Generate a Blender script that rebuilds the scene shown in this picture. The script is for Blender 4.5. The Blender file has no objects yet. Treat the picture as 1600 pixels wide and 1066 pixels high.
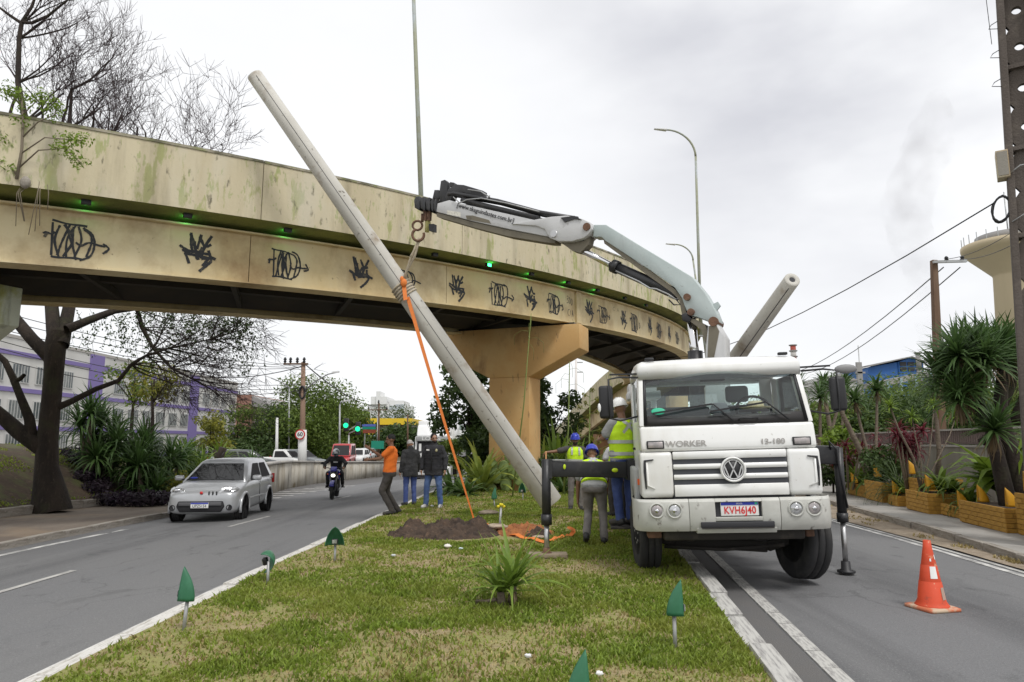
import bpy, bmesh, math, random
import numpy as np
from mathutils import Vector, Matrix, Euler
R = math.radians
random.seed(7); RNG = np.random.default_rng(7)
S = bpy.context.scene
COL = S.collection
# ---------------------------------------------------------------- camera, sky, sun, exposure
CAM_H = 1.70; FPX = 1067.0; PITCH = math.atan(157/1067)
cam_d = bpy.data.cameras.new('camera'); cam = bpy.data.objects.new('camera', cam_d); COL.objects.link(cam)
cam_d.sensor_width = 36.0; cam_d.lens = 36.0*FPX/1600; cam_d.clip_end = 3000; cam_d.clip_start = 0.1
cam.location = (0, 0, CAM_H); cam.rotation_euler = (math.pi/2+PITCH, 0, 0)
S.camera = cam
S.view_settings.view_transform = 'Standard'; S.view_settings.look = 'None'
S.view_settings.exposure = 0.30; S.view_settings.gamma = 1.0; S.view_settings.use_curve_mapping = False
SUN_EL, SUN_AZ = R(58), R(150)      # azimuth clockwise from +Y
W = bpy.data.worlds.new('World'); S.world = W; W.use_nodes = True
def _world():
    nt = W.node_tree; N = nt.nodes; L = nt.links; N.clear()
    out = N.new('ShaderNodeOutputWorld'); bg = N.new('ShaderNodeBackground'); bg.inputs[1].default_value = 0.10
    sky = N.new('ShaderNodeTexSky'); sky.sky_type = 'NISHITA'; sky.sun_disc = False
    sky.sun_elevation = SUN_EL; sky.sun_rotation = SUN_AZ
    tc = N.new('ShaderNodeTexCoord')
    # overcast deck: broad soft cloud structure mixed over the clear sky
    mp = N.new('ShaderNodeMapping'); mp.inputs['Scale'].default_value = (1, 1, 2.2)
    n1 = N.new('ShaderNodeTexNoise'); n1.inputs['Scale'].default_value = 2.3; n1.inputs['Detail'].default_value = 5; n1.inputs['Roughness'].default_value = .5
    dot = N.new('ShaderNodeVectorMath'); dot.operation = 'DOT_PRODUCT'
    d = Vector((0.50, 0.62, 0.60)).normalized(); dot.inputs[1].default_value = d
    mr = N.new('ShaderNodeMapRange'); mr.interpolation_type = 'SMOOTHSTEP'
    mr.inputs[1].default_value = .80; mr.inputs[2].default_value = 1.0
    nr = N.new('ShaderNodeMapRange'); nr.inputs[1].default_value = .30; nr.inputs[2].default_value = .62
    mul = N.new('ShaderNodeMath'); mul.operation = 'MULTIPLY'
    nr2 = N.new('ShaderNodeMapRange'); nr2.inputs[1].default_value = .35; nr2.inputs[2].default_value = .75; nr2.inputs[4].default_value = .2
    add = N.new('ShaderNodeMath'); add.operation = 'ADD'; add.use_clamp = True
    cr = N.new('ShaderNodeMix'); cr.data_type = 'RGBA'
    cr.inputs[6].default_value = (8.7, 8.75, 8.85, 1); cr.inputs[7].default_value = (5.6, 5.65, 6.05, 1)
    mx = N.new('ShaderNodeMix'); mx.data_type = 'RGBA'; mx.inputs[0].default_value = .95
    L.new(tc.outputs['Generated'], mp.inputs[0]); L.new(mp.outputs[0], n1.inputs[0])
    L.new(tc.outputs['Generated'], dot.inputs[0]); L.new(dot.outputs['Value'], mr.inputs[0])
    L.new(n1.outputs[0], nr.inputs[0]); L.new(mr.outputs[0], mul.inputs[0]); L.new(nr.outputs[0], mul.inputs[1])
    L.new(n1.outputs[0], nr2.inputs[0]); L.new(mul.outputs[0], add.inputs[0]); L.new(nr2.outputs[0], add.inputs[1])
    L.new(add.outputs[0], cr.inputs[0]); L.new(sky.outputs[0], mx.inputs[6]); L.new(cr.outputs[2], mx.inputs[7])
    L.new(mx.outputs[2], bg.inputs[0]); L.new(bg.outputs[0], out.inputs[0])
_world()
sun_d = bpy.data.lights.new('sun', 'SUN'); sun = bpy.data.objects.new('sun', sun_d); COL.objects.link(sun)
sun_d.energy = 1.5; sun_d.angle = R(14); sun_d.color = (1, .975, .94)
sun.rotation_euler = (math.pi/2-SUN_EL, 0, math.pi-SUN_AZ); sun.location = (0, 0, 60)

# ---------------------------------------------------------------- surveying: photo measurements -> places on the ground / at a depth
def ray(px, py):
    x = (px-800)/FPX; y = (533-py)/FPX; c, s = math.cos(PITCH), math.sin(PITCH)
    return x, c-y*s, s+y*c
def zg(Y):
    s = max(0.0, Y-11); return max(-1.2, -0.022*s*s/(s+6)) if s else 0.0
def D(px, py, Y):
    x, y, z = ray(px, py); t = Y/y
    return Vector((x*t, Y, CAM_H+z*t))
def G(px, py, dz=0.0):
    x, y, z = ray(px, py); Y = 10.0
    for i in range(40):
        t = (zg(Y)+dz-CAM_H)/z
        Y = .5*Y+.5*min(400, max(1, y*t))
    return Vector((x*t, y*t, zg(y*t)+dz))
def onplane(px, py, P, n):
    x, y, z = ray(px, py); d = Vector((x, y, z)); o = Vector((0, 0, CAM_H))
    return o+d*((Vector(P)-o).dot(Vector(n))/d.dot(Vector(n)))

# ---------------------------------------------------------------- objects
def tag(o, label=None, cat=None, group=None, kind=None):
    if label: o['label'] = label
    if cat: o['category'] = cat
    if group: o['group'] = group
    if kind: o['kind'] = kind
    return o
def thing(name, label, cat, loc=(0, 0, 0), rot=(0, 0, 0), group=None):
    o = bpy.data.objects.new(name, None); COL.objects.link(o); o.empty_display_size = .2
    o.location = loc; o.rotation_euler = rot if not isinstance(rot, (int, float)) else (0, 0, rot)
    return tag(o, label, cat, group)
def xf(o): return Matrix.Translation(o.location) @ o.rotation_euler.to_matrix().to_4x4()
def link(name, me, parent=None, world=False):
    o = bpy.data.objects.new(name, me); COL.objects.link(o)
    if parent is not None:
        o.parent = parent
        if world: o.matrix_parent_inverse = xf(parent).inverted()
    return o
def kids(o): return KIDS.get(o.name, [])
def copy_tree(o, parent=None):
    allk = list(o.children)
    c = o.copy(); COL.objects.link(c)
    if parent is not None: c.parent = parent; c.matrix_parent_inverse = o.matrix_parent_inverse.copy()
    for ch in allk: copy_tree(ch, c)
    return c

class MB:
    def __init__(s): s.v = []; s.f = []; s.sm = []
    def add(s, vs, fs, sm=False, M=None):
        n = len(s.v)
        s.v.extend([tuple(M @ Vector(v)) for v in vs] if M is not None else [tuple(v) for v in vs])
        s.f.extend([tuple(i+n for i in f) for f in fs]); s.sm.extend([sm]*len(fs)); return s
    def box(s, c, d, M=None, rz=0):
        x, y, z = d[0]/2, d[1]/2, d[2]/2
        m = Matrix.Translation(c)
        if rz: m = m @ Matrix.Rotation(rz, 4, 'Z')
        if M is not None: m = M @ m
        vs = [(-x,-y,-z),(x,-y,-z),(x,y,-z),(-x,y,-z),(-x,-y,z),(x,-y,z),(x,y,z),(-x,y,z)]
        return s.add(vs, [(0,3,2,1),(4,5,6,7),(0,1,5,4),(1,2,6,5),(2,3,7,6),(3,0,4,7)], False, m)
    def bx(s, x0, x1, y0, y1, z0, z1, M=None):
        return s.box(((x0+x1)/2, (y0+y1)/2, (z0+z1)/2), (x1-x0, y1-y0, z1-z0), M)
    def frame(s, p0, p1, up=(0, 0, 1)):
        d = (Vector(p1)-Vector(p0)).normalized(); u = Vector(up)
        if abs(d.dot(u)) > .97: u = Vector((0, 1, 0))
        a = d.cross(u).normalized(); b = a.cross(d).normalized(); return d, a, b
    def bar(s, p0, p1, w, h, up=(0, 0, 1), w1=None, h1=None):
        p0, p1 = Vector(p0), Vector(p1); d, a, b = s.frame(p0, p1, up); w1 = w if w1 is None else w1; h1 = h if h1 is None else h1
        vs = [p0-a*w/2-b*h/2, p0+a*w/2-b*h/2, p0+a*w/2+b*h/2, p0-a*w/2+b*h/2, p1-a*w1/2-b*h1/2, p1+a*w1/2-b*h1/2, p1+a*w1/2+b*h1/2, p1-a*w1/2+b*h1/2]
        return s.add(vs, [(0,3,2,1),(4,5,6,7),(0,1,5,4),(1,2,6,5),(2,3,7,6),(3,0,4,7)])
    def tube(s, pts, r, n=8, cap=True, sm=True, flat=1.0):
        pts = [Vector(p) for p in pts]; k = len(pts)
        rs = r if isinstance(r, (list, tuple)) else [r]*k
        vs = []; fs = []; a = None
        for i, p in enumerate(pts):
            d = (pts[min(i+1, k-1)]-pts[max(i-1, 0)])
            d = d.normalized() if d.length > 1e-9 else Vector((0, 0, 1))
            if a is None:
                u = Vector((0, 0, 1)) if abs(d.z) < .9 else Vector((1, 0, 0)); a = d.cross(u).normalized()
            else:
                a = (a-d*a.dot(d)); a = a.normalized() if a.length > 1e-6 else d.orthogonal().normalized()
            b = d.cross(a)
            for j in range(n):
                t = 2*math.pi*j/n; vs.append(p+a*(math.cos(t)*rs[i])+b*(math.sin(t)*rs[i]*flat))
        for i in range(k-1):
            for j in range(n):
                j2 = (j+1) % n; fs.append((i*n+j, i*n+j2, (i+1)*n+j2, (i+1)*n+j))
        s.add(vs, fs, sm)
        if cap:
            m = len(s.v)-k*n
            s.f.append(tuple(m+j for j in reversed(range(n)))); s.sm.append(False)
            s.f.append(tuple(m+(k-1)*n+j for j in range(n))); s.sm.append(False)
        return s
    def cyl(s, p0, p1, r, n=16, r1=None, sm=True): return s.tube([p0, p1], [r, r if r1 is None else r1], n, True, sm)
    def prism(s, poly, axis, a0, a1, M=None):
        """poly in the two other axes (x:(y,z) y:(x,z) z:(x,y)), extruded a0..a1"""
        n = len(poly)
        def P(p, a): return (a, p[0], p[1]) if axis == 'x' else ((p[0], a, p[1]) if axis == 'y' else (p[0], p[1], a))
        vs = [P(p, a0) for p in poly]+[P(p, a1) for p in poly]
        fs = [tuple(reversed(range(n))), tuple(range(n, 2*n))]+[(i, (i+1) % n, n+(i+1) % n, n+i) for i in range(n)]
        return s.add(vs, fs, False, M)
    def loft(s, rings, cap=True, sm=True, closed=True):
        n = len(rings[0]); vs = [p for r in rings for p in r]; fs = []
        for i in range(len(rings)-1):
            for j in range(n if closed else n-1):
                j2 = (j+1) % n; fs.append((i*n+j, i*n+j2, (i+1)*n+j2, (i+1)*n+j))
        if cap and closed: fs += [tuple(reversed(range(n))), tuple((len(rings)-1)*n+j for j in range(n))]
        return s.add(vs, fs, sm)
    def ell(s, c, r, nu=16, nv=10, M=None, v0=0.0, v1=1.0):
        r = (r, r, r) if isinstance(r, (int, float)) else r
        vs = []; fs = []
        for i in range(nv+1):
            t = math.pi*(v0+(v1-v0)*i/nv)
            for j in range(nu):
                a = 2*math.pi*j/nu; vs.append((c[0]+r[0]*math.sin(t)*math.cos(a), c[1]+r[1]*math.sin(t)*math.sin(a), c[2]+r[2]*math.cos(t)))
        for i in range(nv):
            for j in range(nu): j2 = (j+1) % nu; fs.append((i*nu+j, (i+1)*nu+j, (i+1)*nu+j2, i*nu+j2))
        return s.add(vs, fs, True, M)
    def lathe(s, prof, c=(0, 0, 0), n=20, M=None):
        rings = [[(c[0]+r*math.cos(2*math.pi*j/n), c[1]+r*math.sin(2*math.pi*j/n), c[2]+z) for j in range(n)] for r, z in prof]
        m = MB(); m.loft(rings); return s.add(m.v, m.f, True, M)
    def quad(s, a, b, c, d, sm=False): return s.add([a, b, c, d], [(0, 1, 2, 3)], sm)
    def ribbon(s, pts, w, nrm, off=0.0):
        """flat strip of width w along pts lying against a surface with normal nrm (function or vector)"""
        P = [Vector(p) for p in pts]; vs = []
        for i, p in enumerate(P):
            d = P[min(i+1, len(P)-1)]-P[max(i-1, 0)]; nn = Vector(nrm(i) if callable(nrm) else nrm)
            a = d.cross(nn); a = a.normalized() if a.length > 1e-9 else Vector((1, 0, 0))
            ww = w[i] if isinstance(w, (list, tuple)) else w
            vs += [p-a*ww/2+nn*off, p+a*ww/2+nn*off]
        return s.add(vs, [(2*i, 2*i+1, 2*i+3, 2*i+2) for i in range(len(P)-1)])
    def mesh(s, name, mat):
        me = bpy.data.meshes.new(name); me.from_pydata(s.v, [], s.f); me.update()
        me.polygons.foreach_set('use_smooth', s.sm); me.materials.append(mat); return me
    def build(s, name, mat, parent=None, world=False, bevel=0, seg=2, sub=0, fix=True):
        me = s.mesh(name, mat)
        if fix:
            b = bmesh.new(); b.from_mesh(me); bmesh.ops.recalc_face_normals(b, faces=b.faces); b.to_mesh(me); b.free()
        o = link(name, me, parent, world)
        if bevel:
            m = o.modifiers.new('bevel', 'BEVEL'); m.width = bevel; m.segments = seg; m.limit_method = 'ANGLE'; m.angle_limit = R(40); m.harden_normals = False
            me.polygons.foreach_set('use_smooth', [True]*len(me.polygons))
            me.set_sharp_from_angle(angle=R(50)) if not bevel else None
        if sub:
            m = o.modifiers.new('sub', 'SUBSURF'); m.levels = sub; m.render_levels = sub
            me.polygons.foreach_set('use_smooth', [True]*len(me.polygons))
        return o
def np_mesh(name, V, F, mat, smooth=False):
    """V (n,3) array, F (m,k) array"""
    me = bpy.data.meshes.new(name); n, m, k = len(V), len(F), F.shape[1]
    me.vertices.add(n); me.vertices.foreach_set('co', np.asarray(V, dtype=np.float32).ravel())
    me.loops.add(m*k); me.loops.foreach_set('vertex_index', np.asarray(F, dtype=np.int32).ravel())
    me.polygons.add(m); me.polygons.foreach_set('loop_start', np.arange(0, m*k, k, dtype=np.int32))
    me.polygons.foreach_set('loop_total', np.full(m, k, dtype=np.int32))
    me.polygons.foreach_set('use_smooth', np.full(m, smooth)); me.update(calc_edges=True); me.materials.append(mat); return me
_LAT = RNG.random((64, 64))
def vnoise(x, y):
    x = np.asarray(x, float); y = np.asarray(y, float); xi = np.floor(x).astype(int); yi = np.floor(y).astype(int)
    fx = x-xi; fy = y-yi; fx = fx*fx*(3-2*fx); fy = fy*fy*(3-2*fy); g = lambda a, b: _LAT[a % 64, b % 64]
    return (g(xi, yi)*(1-fx)+g(xi+1, yi)*fx)*(1-fy)+(g(xi, yi+1)*(1-fx)+g(xi+1, yi+1)*fx)*fy
def fbm(x, y, o=4):
    t = 0; a = .5; x = np.asarray(x, float); y = np.asarray(y, float)
    for i in range(o): t = t+a*vnoise(x*2**i+17*i, y*2**i+5*i); a *= .5
    return t

# ---------------------------------------------------------------- materials
def mat(name, col, rough=.6, metal=0.0, layers=(), bump=0.0, bscale=30, spec=.5, coat=0.0, emit=None, estr=1.0, island=0.0, bdetail=4):
    """layers: (colour, scale, lo, hi, stretch(xyz), strength)"""
    m = bpy.data.materials.new(name); m.use_nodes = True; nt = m.node_tree; N = nt.nodes; L = nt.links
    b = N['Principled BSDF']; b.inputs['Roughness'].default_value = rough; b.inputs['Metallic'].default_value = metal
    b.inputs['Specular IOR Level'].default_value = spec; b.inputs['Coat Weight'].default_value = coat; b.inputs['Coat Roughness'].default_value = .08
    c4 = lambda c: (c[0], c[1], c[2], 1)
    b.inputs['Base Color'].default_value = c4(col)
    if layers or bump: tc = N.new('ShaderNodeTexCoord')
    prev = None
    if island:
        g = N.new('ShaderNodeNewGeometry'); h = N.new('ShaderNodeMix'); h.data_type = 'RGBA'
        k = 1-island; h.inputs[6].default_value = c4([x*k for x in col]); h.inputs[7].default_value = c4([min(1, x*(1+island)) for x in col])
        L.new(g.outputs['Random Per Island'], h.inputs[0]); prev = h.outputs[2]
    for (c2, sc, lo, hi, st, fac) in layers:
        mp = N.new('ShaderNodeMapping'); mp.inputs['Scale'].default_value = st; mp.inputs['Location'].default_value = (sc*1.37, fac*3.1, lo*7)
        n = N.new('ShaderNodeTexNoise'); n.inputs['Scale'].default_value = sc; n.inputs['Detail'].default_value = 6; n.inputs['Roughness'].default_value = .62
        r = N.new('ShaderNodeMapRange'); r.inputs[1].default_value = lo; r.inputs[2].default_value = hi; r.inputs[4].default_value = fac
        x = N.new('ShaderNodeMix'); x.data_type = 'RGBA'
        L.new(tc.outputs['Object'], mp.inputs[0]); L.new(mp.outputs[0], n.inputs[0]); L.new(n.outputs[0], r.inputs[0]); L.new(r.outputs[0], x.inputs[0])
        if prev is None: x.inputs[6].default_value = c4(col)
        else: L.new(prev, x.inputs[6])
        x.inputs[7].default_value = c4(c2); prev = x.outputs[2]
    if prev is not None: L.new(prev, b.inputs['Base Color'])
    if bump:
        n = N.new('ShaderNodeTexNoise'); n.inputs['Scale'].default_value = bscale; n.inputs['Detail'].default_value = bdetail
        bp = N.new('ShaderNodeBump'); bp.inputs['Strength'].default_value = bump; bp.inputs['Distance'].default_value = .02
        L.new(tc.outputs['Object'], n.inputs[0]); L.new(n.outputs[0], bp.inputs['Height']); L.new(bp.outputs[0], b.inputs['Normal'])
    if emit: b.inputs['Emission Color'].default_value = c4(emit); b.inputs['Emission Strength'].default_value = estr
    return m
def leafmat(name, col, col2=None, trans=.35, var=.35, rough=.5, scale=1.2):
    m = mat(name, col, rough, island=var, spec=.35, layers=[(col2, scale, .42, .62, (1, 1, 1), .8)] if col2 else ())
    nt = m.node_tree; N = nt.nodes; L = nt.links; b = N['Principled BSDF']; out = N['Material Output']
    t = N.new('ShaderNodeBsdfTranslucent'); x = N.new('ShaderNodeMixShader'); x.inputs[0].default_value = trans
    src = b.inputs['Base Color'].links
    if src: L.new(src[0].from_socket, t.inputs[0])
    else: t.inputs[0].default_value = (*col, 1)
    L.new(b.outputs[0], x.inputs[1]); L.new(t.outputs[0], x.inputs[2]); L.new(x.outputs[0], out.inputs[0]); return m
def glassmat(name, tint=(.9, .95, .95), refl=.1, dark=0.0, ior=1.5):
    m = bpy.data.materials.new(name); m.use_nodes = True; nt = m.node_tree; N = nt.nodes; L = nt.links
    N.remove(N['Principled BSDF']); out = N['Material Output']
    tr = N.new('ShaderNodeBsdfTransparent'); tr.inputs[0].default_value = (*[c*(1-dark) for c in tint], 1)
    gl = N.new('ShaderNodeBsdfGlossy'); gl.inputs['Roughness'].default_value = .03
    fr = N.new('ShaderNodeFresnel'); fr.inputs[0].default_value = ior
    ad = N.new('ShaderNodeMath'); ad.operation = 'ADD'; ad.inputs[1].default_value = refl; ad.use_clamp = True
    x = N.new('ShaderNodeMixShader'); L.new(fr.outputs[0], ad.inputs[0]); L.new(ad.outputs[0], x.inputs[0])
    L.new(tr.outputs[0], x.inputs[1]); L.new(gl.outputs[0], x.inputs[2]); L.new(x.outputs[0], out.inputs[0]); return m
U = (1, 1, 1); V = (1, 1, .12)   # isotropic / vertical streaks
m_asphalt = mat('asphalt', (.16, .16, .163), .9, layers=[((.18, .178, .175), .35, .4, .65, (1, .25, 1), .8), ((.085, .085, .088), .9, .50, .70, (1, .06, 1), .75), ((.07, .07, .072), 2.6, .60, .70, (1, .5, 1), .6), ((.075, .075, .076), .45, .58, .72, (1, .35, 1), .7), ((.27, .27, .265), 55, .55, .72, U, .8), ((.06, .06, .06), 75, .56, .72, U, .6)], bump=.5, bscale=90)
def cracks(m):
    nt = m.node_tree; N = nt.nodes; L = nt.links; b = N['Principled BSDF']; src = b.inputs['Base Color'].links[0].from_socket
    tc = N.new('ShaderNodeTexCoord'); n = N.new('ShaderNodeTexNoise'); n.inputs['Scale'].default_value = 1.6; n.inputs['Detail'].default_value = 4
    ad = N.new('ShaderNodeVectorMath'); ad.operation = 'MULTIPLY_ADD'; ad.inputs[1].default_value = (1.1, 1.1, 0); v = N.new('ShaderNodeTexVoronoi'); v.feature = 'DISTANCE_TO_EDGE'; v.inputs['Scale'].default_value = .42
    r = N.new('ShaderNodeMapRange'); r.inputs[1].default_value = .002; r.inputs[2].default_value = .009; r.inputs[3].default_value = .3; r.inputs[4].default_value = 0
    n2 = N.new('ShaderNodeTexNoise'); n2.inputs['Scale'].default_value = .3; r2 = N.new('ShaderNodeMapRange'); r2.inputs[1].default_value = .45; r2.inputs[2].default_value = .6; mu = N.new('ShaderNodeMath'); mu.operation = 'MULTIPLY'
    x = N.new('ShaderNodeMix'); x.data_type = 'RGBA'; x.inputs[7].default_value = (.035, .035, .035, 1)
    L.new(tc.outputs['Object'], n.inputs[0]); L.new(n.outputs['Color'], ad.inputs[0]); L.new(tc.outputs['Object'], ad.inputs[2]); L.new(ad.outputs[0], v.inputs[0]); L.new(v.outputs['Distance'], r.inputs[0])
    L.new(tc.outputs['Object'], n2.inputs[0]); L.new(n2.outputs[0], r2.inputs[0]); L.new(r.outputs[0], mu.inputs[0]); L.new(r2.outputs[0], mu.inputs[1]); L.new(mu.outputs[0], x.inputs[0]); L.new(src, x.inputs[6]); L.new(x.outputs[2], b.inputs['Base Color'])
cracks(m_asphalt)
m_asphalt_dark = mat('patched asphalt', (.115, .112, .11), .92, layers=[((.13, .12, .11), 1.2, .45, .7, U, .6), ((.2, .19, .17), 70, .58, .75, U, .5)], bump=.5, bscale=80)
m_white_line = mat('road paint', (.62, .61, .58), .8, layers=[((.22, .215, .21), 5, .44, .62, (1, .5, 1), .85)], bump=.2, bscale=60)
m_old_line = mat('worn road paint', (.48, .47, .44), .85, layers=[((.2, .19, .185), 6, .46, .64, (1, .5, 1), .85)], bump=.3, bscale=60)
m_kerb_white = mat('whitewashed kerb', (.66, .64, .60), .85, layers=[((.36, .33, .28), 5, .48, .68, U, .85), ((.16, .14, .11), 14, .58, .7, U, .7)], bump=.5, bscale=30)
m_kerb = mat('kerb concrete', (.33, .30, .26), .9, layers=[((.18, .15, .12), 3, .45, .65, U, .8), ((.5, .47, .42), 9, .55, .7, U, .6)], bump=.6, bscale=25)
m_pave_l = mat('dirty pavement', (.20, .165, .13), .95, layers=[((.13, .10, .078), .8, .42, .62, (1, .5, 1), .85), ((.30, .22, .14), .6, .52, .7, U, .6), ((.1, .075, .05), 9, .6, .72, U, .6)], bump=.4, bscale=25)
m_pave_r = mat('concrete pavement', (.33, .315, .29), .92, layers=[((.22, .205, .185), 1.2, .45, .65, U, .7), ((.4, .38, .35), 8, .55, .7, U, .4)], bump=.3, bscale=30)
m_dirt = mat('sandy dirt', (.31, .25, .185), .97, layers=[((.19, .145, .10), 2.2, .42, .62, U, .8), ((.4, .34, .26), 6, .5, .7, U, .6), ((.14, .12, .07), 20, .58, .68, U, .6)], bump=.9, bscale=25)
m_soil = mat('median soil', (.29, .225, .125), .97, layers=[((.36, .28, .165), 3.6, .45, .62, U, .8), ((.22, .235, .06), 3.4, .38, .56, U, .75), ((.17, .125, .07), 9, .55, .7, U, .6)], bump=.9, bscale=30)
m_bank = mat('bank soil', (.085, .058, .036), .97, layers=[((.05, .033, .02), 1.1, .42, .6, U, .8), ((.085, .10, .028), 1.3, .48, .62, U, .8), ((.16, .11, .07), 7, .56, .7, U, .6)], bump=.9, bscale=14)  # soil colour darkened to hold the shade of the viaduct and tree
m_far_ground = mat('distant ground', (.16, .15, .12), .97, layers=[((.07, .10, .035), .05, .42, .6, U, .9)])
m_black = mat('black plastic', (.018, .018, .02), .5)
m_blacksteel = mat('black painted steel', (.022, .022, .024), .42, layers=[((.06, .055, .05), 6, .55, .72, U, .7)], bump=.1, bscale=20)
m_rubber = mat('tyre rubber', (.022, .022, .023), .85, layers=[((.075, .07, .062), 5, .5, .7, U, .6)])
m_steel = mat('bare steel', (.5, .5, .5), .35, .9, layers=[((.25, .22, .2), 5, .5, .7, U, .6)])
m_galv = mat('galvanised steel', (.42, .43, .43), .5, .6, layers=[((.3, .29, .28), 4, .45, .65, U, .7)])
m_chrome = mat('chrome', (.75, .75, .76), .12, 1.0)
m_rust = mat('rusty steel', (.17, .09, .055), .85, layers=[((.08, .045, .03), 7, .45, .65, U, .8), ((.3, .2, .13), 9, .55, .7, U, .5)], bump=.4)
# ---------------------------------------------------------------- setting: ground, roads, kerbs
def curve(pts, dz=0.0, y0=-6, y1=170):
    """survey points along a line on the ground -> function X(Y)"""
    P = sorted([(G(p[0], p[1], dz).y, G(p[0], p[1], dz).x) for p in pts])
    ys = np.array([p[0] for p in P]); xs = np.array([p[1] for p in P])
    k0 = (xs[1]-xs[0])/(ys[1]-ys[0]); k1 = (xs[-1]-xs[-2])/(ys[-1]-ys[-2])
    def f(Y):
        if Y < ys[0]: return xs[0]+k0*.5*(Y-ys[0])
        if Y > ys[-1]: return xs[-1]+k1*(Y-ys[-1])
        return float(np.interp(Y, ys, xs))
    def g(Y): return sum(f(Y+d)*w for d, w in ((-2, .2), (-1, .2), (0, .2), (1, .2), (2, .2)))
    return g
def bend(Y): return .0042*max(0, Y-24)**2 if Y < 80 else .0042*56**2+.47*(Y-80)    # the left road swings right beyond the bridge
xm = lambda Y: -3.42+.30/(1+math.exp(-(Y-11)/2.2))+bend(Y)           # left road / median edge
xl = lambda Y: -8.42+bend(Y)                                         # left edge line
xk = lambda Y: -8.88-.018*max(0, Y-14)+bend(Y)*.95                   # left kerb face
x2 = lambda Y: -12.5+.05*(Y-17)                                      # second kerb, foot of the bank
mr = lambda Y: 1.30+.125*Y-.0006*max(0, Y-12)**2                     # right median kerb (road side face)
gr = lambda Y: 1.74+.121*Y                                           # worn gutter line
er = lambda Y: 5.72+.087*Y                                           # right edge line
kr = lambda Y: 5.25+.2*Y                                           # right kerb face
wr = lambda Y: 6.08+.207*Y                                           # planters' front
def zx(x, Y): return zg(Y)-.03*min(5.6, max(0, xm(Y)-x))      # left road falls away from the median
def strip(name, xa, xb, dz, m, y0, y1, n=60, kind='structure', parent=None, cols=1, rough=0.0):
    mb = MB(); vs = []
    Ys = [y0+(y1-y0)*(i/n)**1.6 for i in range(n+1)]
    for Y in Ys:
        a, b = xa(Y), xb(Y)
        for c in range(cols+1): vs.append((a+(b-a)*c/cols, Y, zx(a+(b-a)*c/cols, Y)+(dz(Y) if callable(dz) else dz)+(rough*(fbm(np.array((a+(b-a)*c/cols)*1.3), np.array(Y*1.3))-.5) if rough else 0)))
    k = cols+1
    mb.add(vs, [(i*k+c, i*k+c+1, (i+1)*k+c+1, (i+1)*k+c) for i in range(n) for c in range(cols)], rough > 0)
    o = mb.build(name, m, parent, fix=False)
    if parent is None: tag(o, kind=kind)
    return o
go = MB(); go.add([(-900, -60, -1.32), (900, -60, -1.32), (900, 1500, -1.32), (-900, 1500, -1.32)], [(0, 1, 2, 3)])
tag(go.build('ground', m_far_ground), kind='structure')
strip('near_ground', lambda Y: -14, lambda Y: 16, -.06, m_dirt, -6, 120, cols=30)
left_road = strip('left_road', lambda Y: xk(Y)-.1, lambda Y: xm(Y)+.1, 0.0, m_asphalt, -6, 165, 90)
right_road = strip('right_road', lambda Y: mr(Y)-.1, lambda Y: er(Y)+.25, 0.004, m_asphalt, -6, 120, 70)
strip('edge_line', lambda Y: xl(Y)-.07, lambda Y: xl(Y)+.07, .006, m_white_line, -6, 120, 70)
strip('hatching_line', lambda Y: xl(Y)-.06+.0, lambda Y: xl(Y)+.06, .0065, m_white_line, 120, 160, 20)
strip('kerb_line', lambda Y: xm(Y)-.12, lambda Y: xm(Y)+.10, .012, m_white_line, -6, 120, 90)
# dashes of the centre line
for i, (a, b) in enumerate(((-.6, 1.6), (7.9, 9.9), (15.2, 17.7), (24.0, 26.4), (33, 36), (43, 46), (53, 56))):
    strip('lane_dash', lambda Y: -6.12+bend(Y)*.95-.05, lambda Y: -6.12+bend(Y)*.95+.05, .006, m_old_line, a, b, 6)
# painted hatching in front of the retaining wall
hb = lambda Y: min(xl(Y)-.2, -9.6+.16*(Y-26)+bend(Y)*.4)
for i in range(9):
    y = 24.6+i*1.5
    strip('hatching_bar', lambda Y: xl(Y)-2.1+bend(Y)*.02, lambda Y: xl(Y)-.1, .007, m_old_line, y, y+.42, 3)
strip('hatch_apron', lambda Y: -13, lambda Y: xk(Y)-.05, .0, m_asphalt_dark, 21.5, 120, 30)
# right side lines and verge
strip('edge_line', lambda Y: er(Y)-.05, lambda Y: er(Y)+.05, .010, m_white_line, -6, 110, 60)
strip('edge_line', lambda Y: er(Y)+.12, lambda Y: er(Y)+.19, .010, m_old_line, -6, 110, 60)
strip('gutter', lambda Y: mr(Y)-.02, lambda Y: gr(Y)-.09, .010, m_asphalt_dark, -6, 60, 40)
strip('dirt_verge', lambda Y: er(Y)+.24, lambda Y: kr(Y)+.06, .018, m_dirt, -6, 110, 80, cols=6, rough=.05)
strip('right_pavement', lambda Y: kr(Y)+.02, lambda Y: wr(Y)+3.2, .125, m_pave_r, -6, 110, 60)
strip('left_pavement', lambda Y: x2(Y)-.2, lambda Y: xk(Y)-.1, .10, m_pave_l, -6, 21.6, 30)
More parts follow.
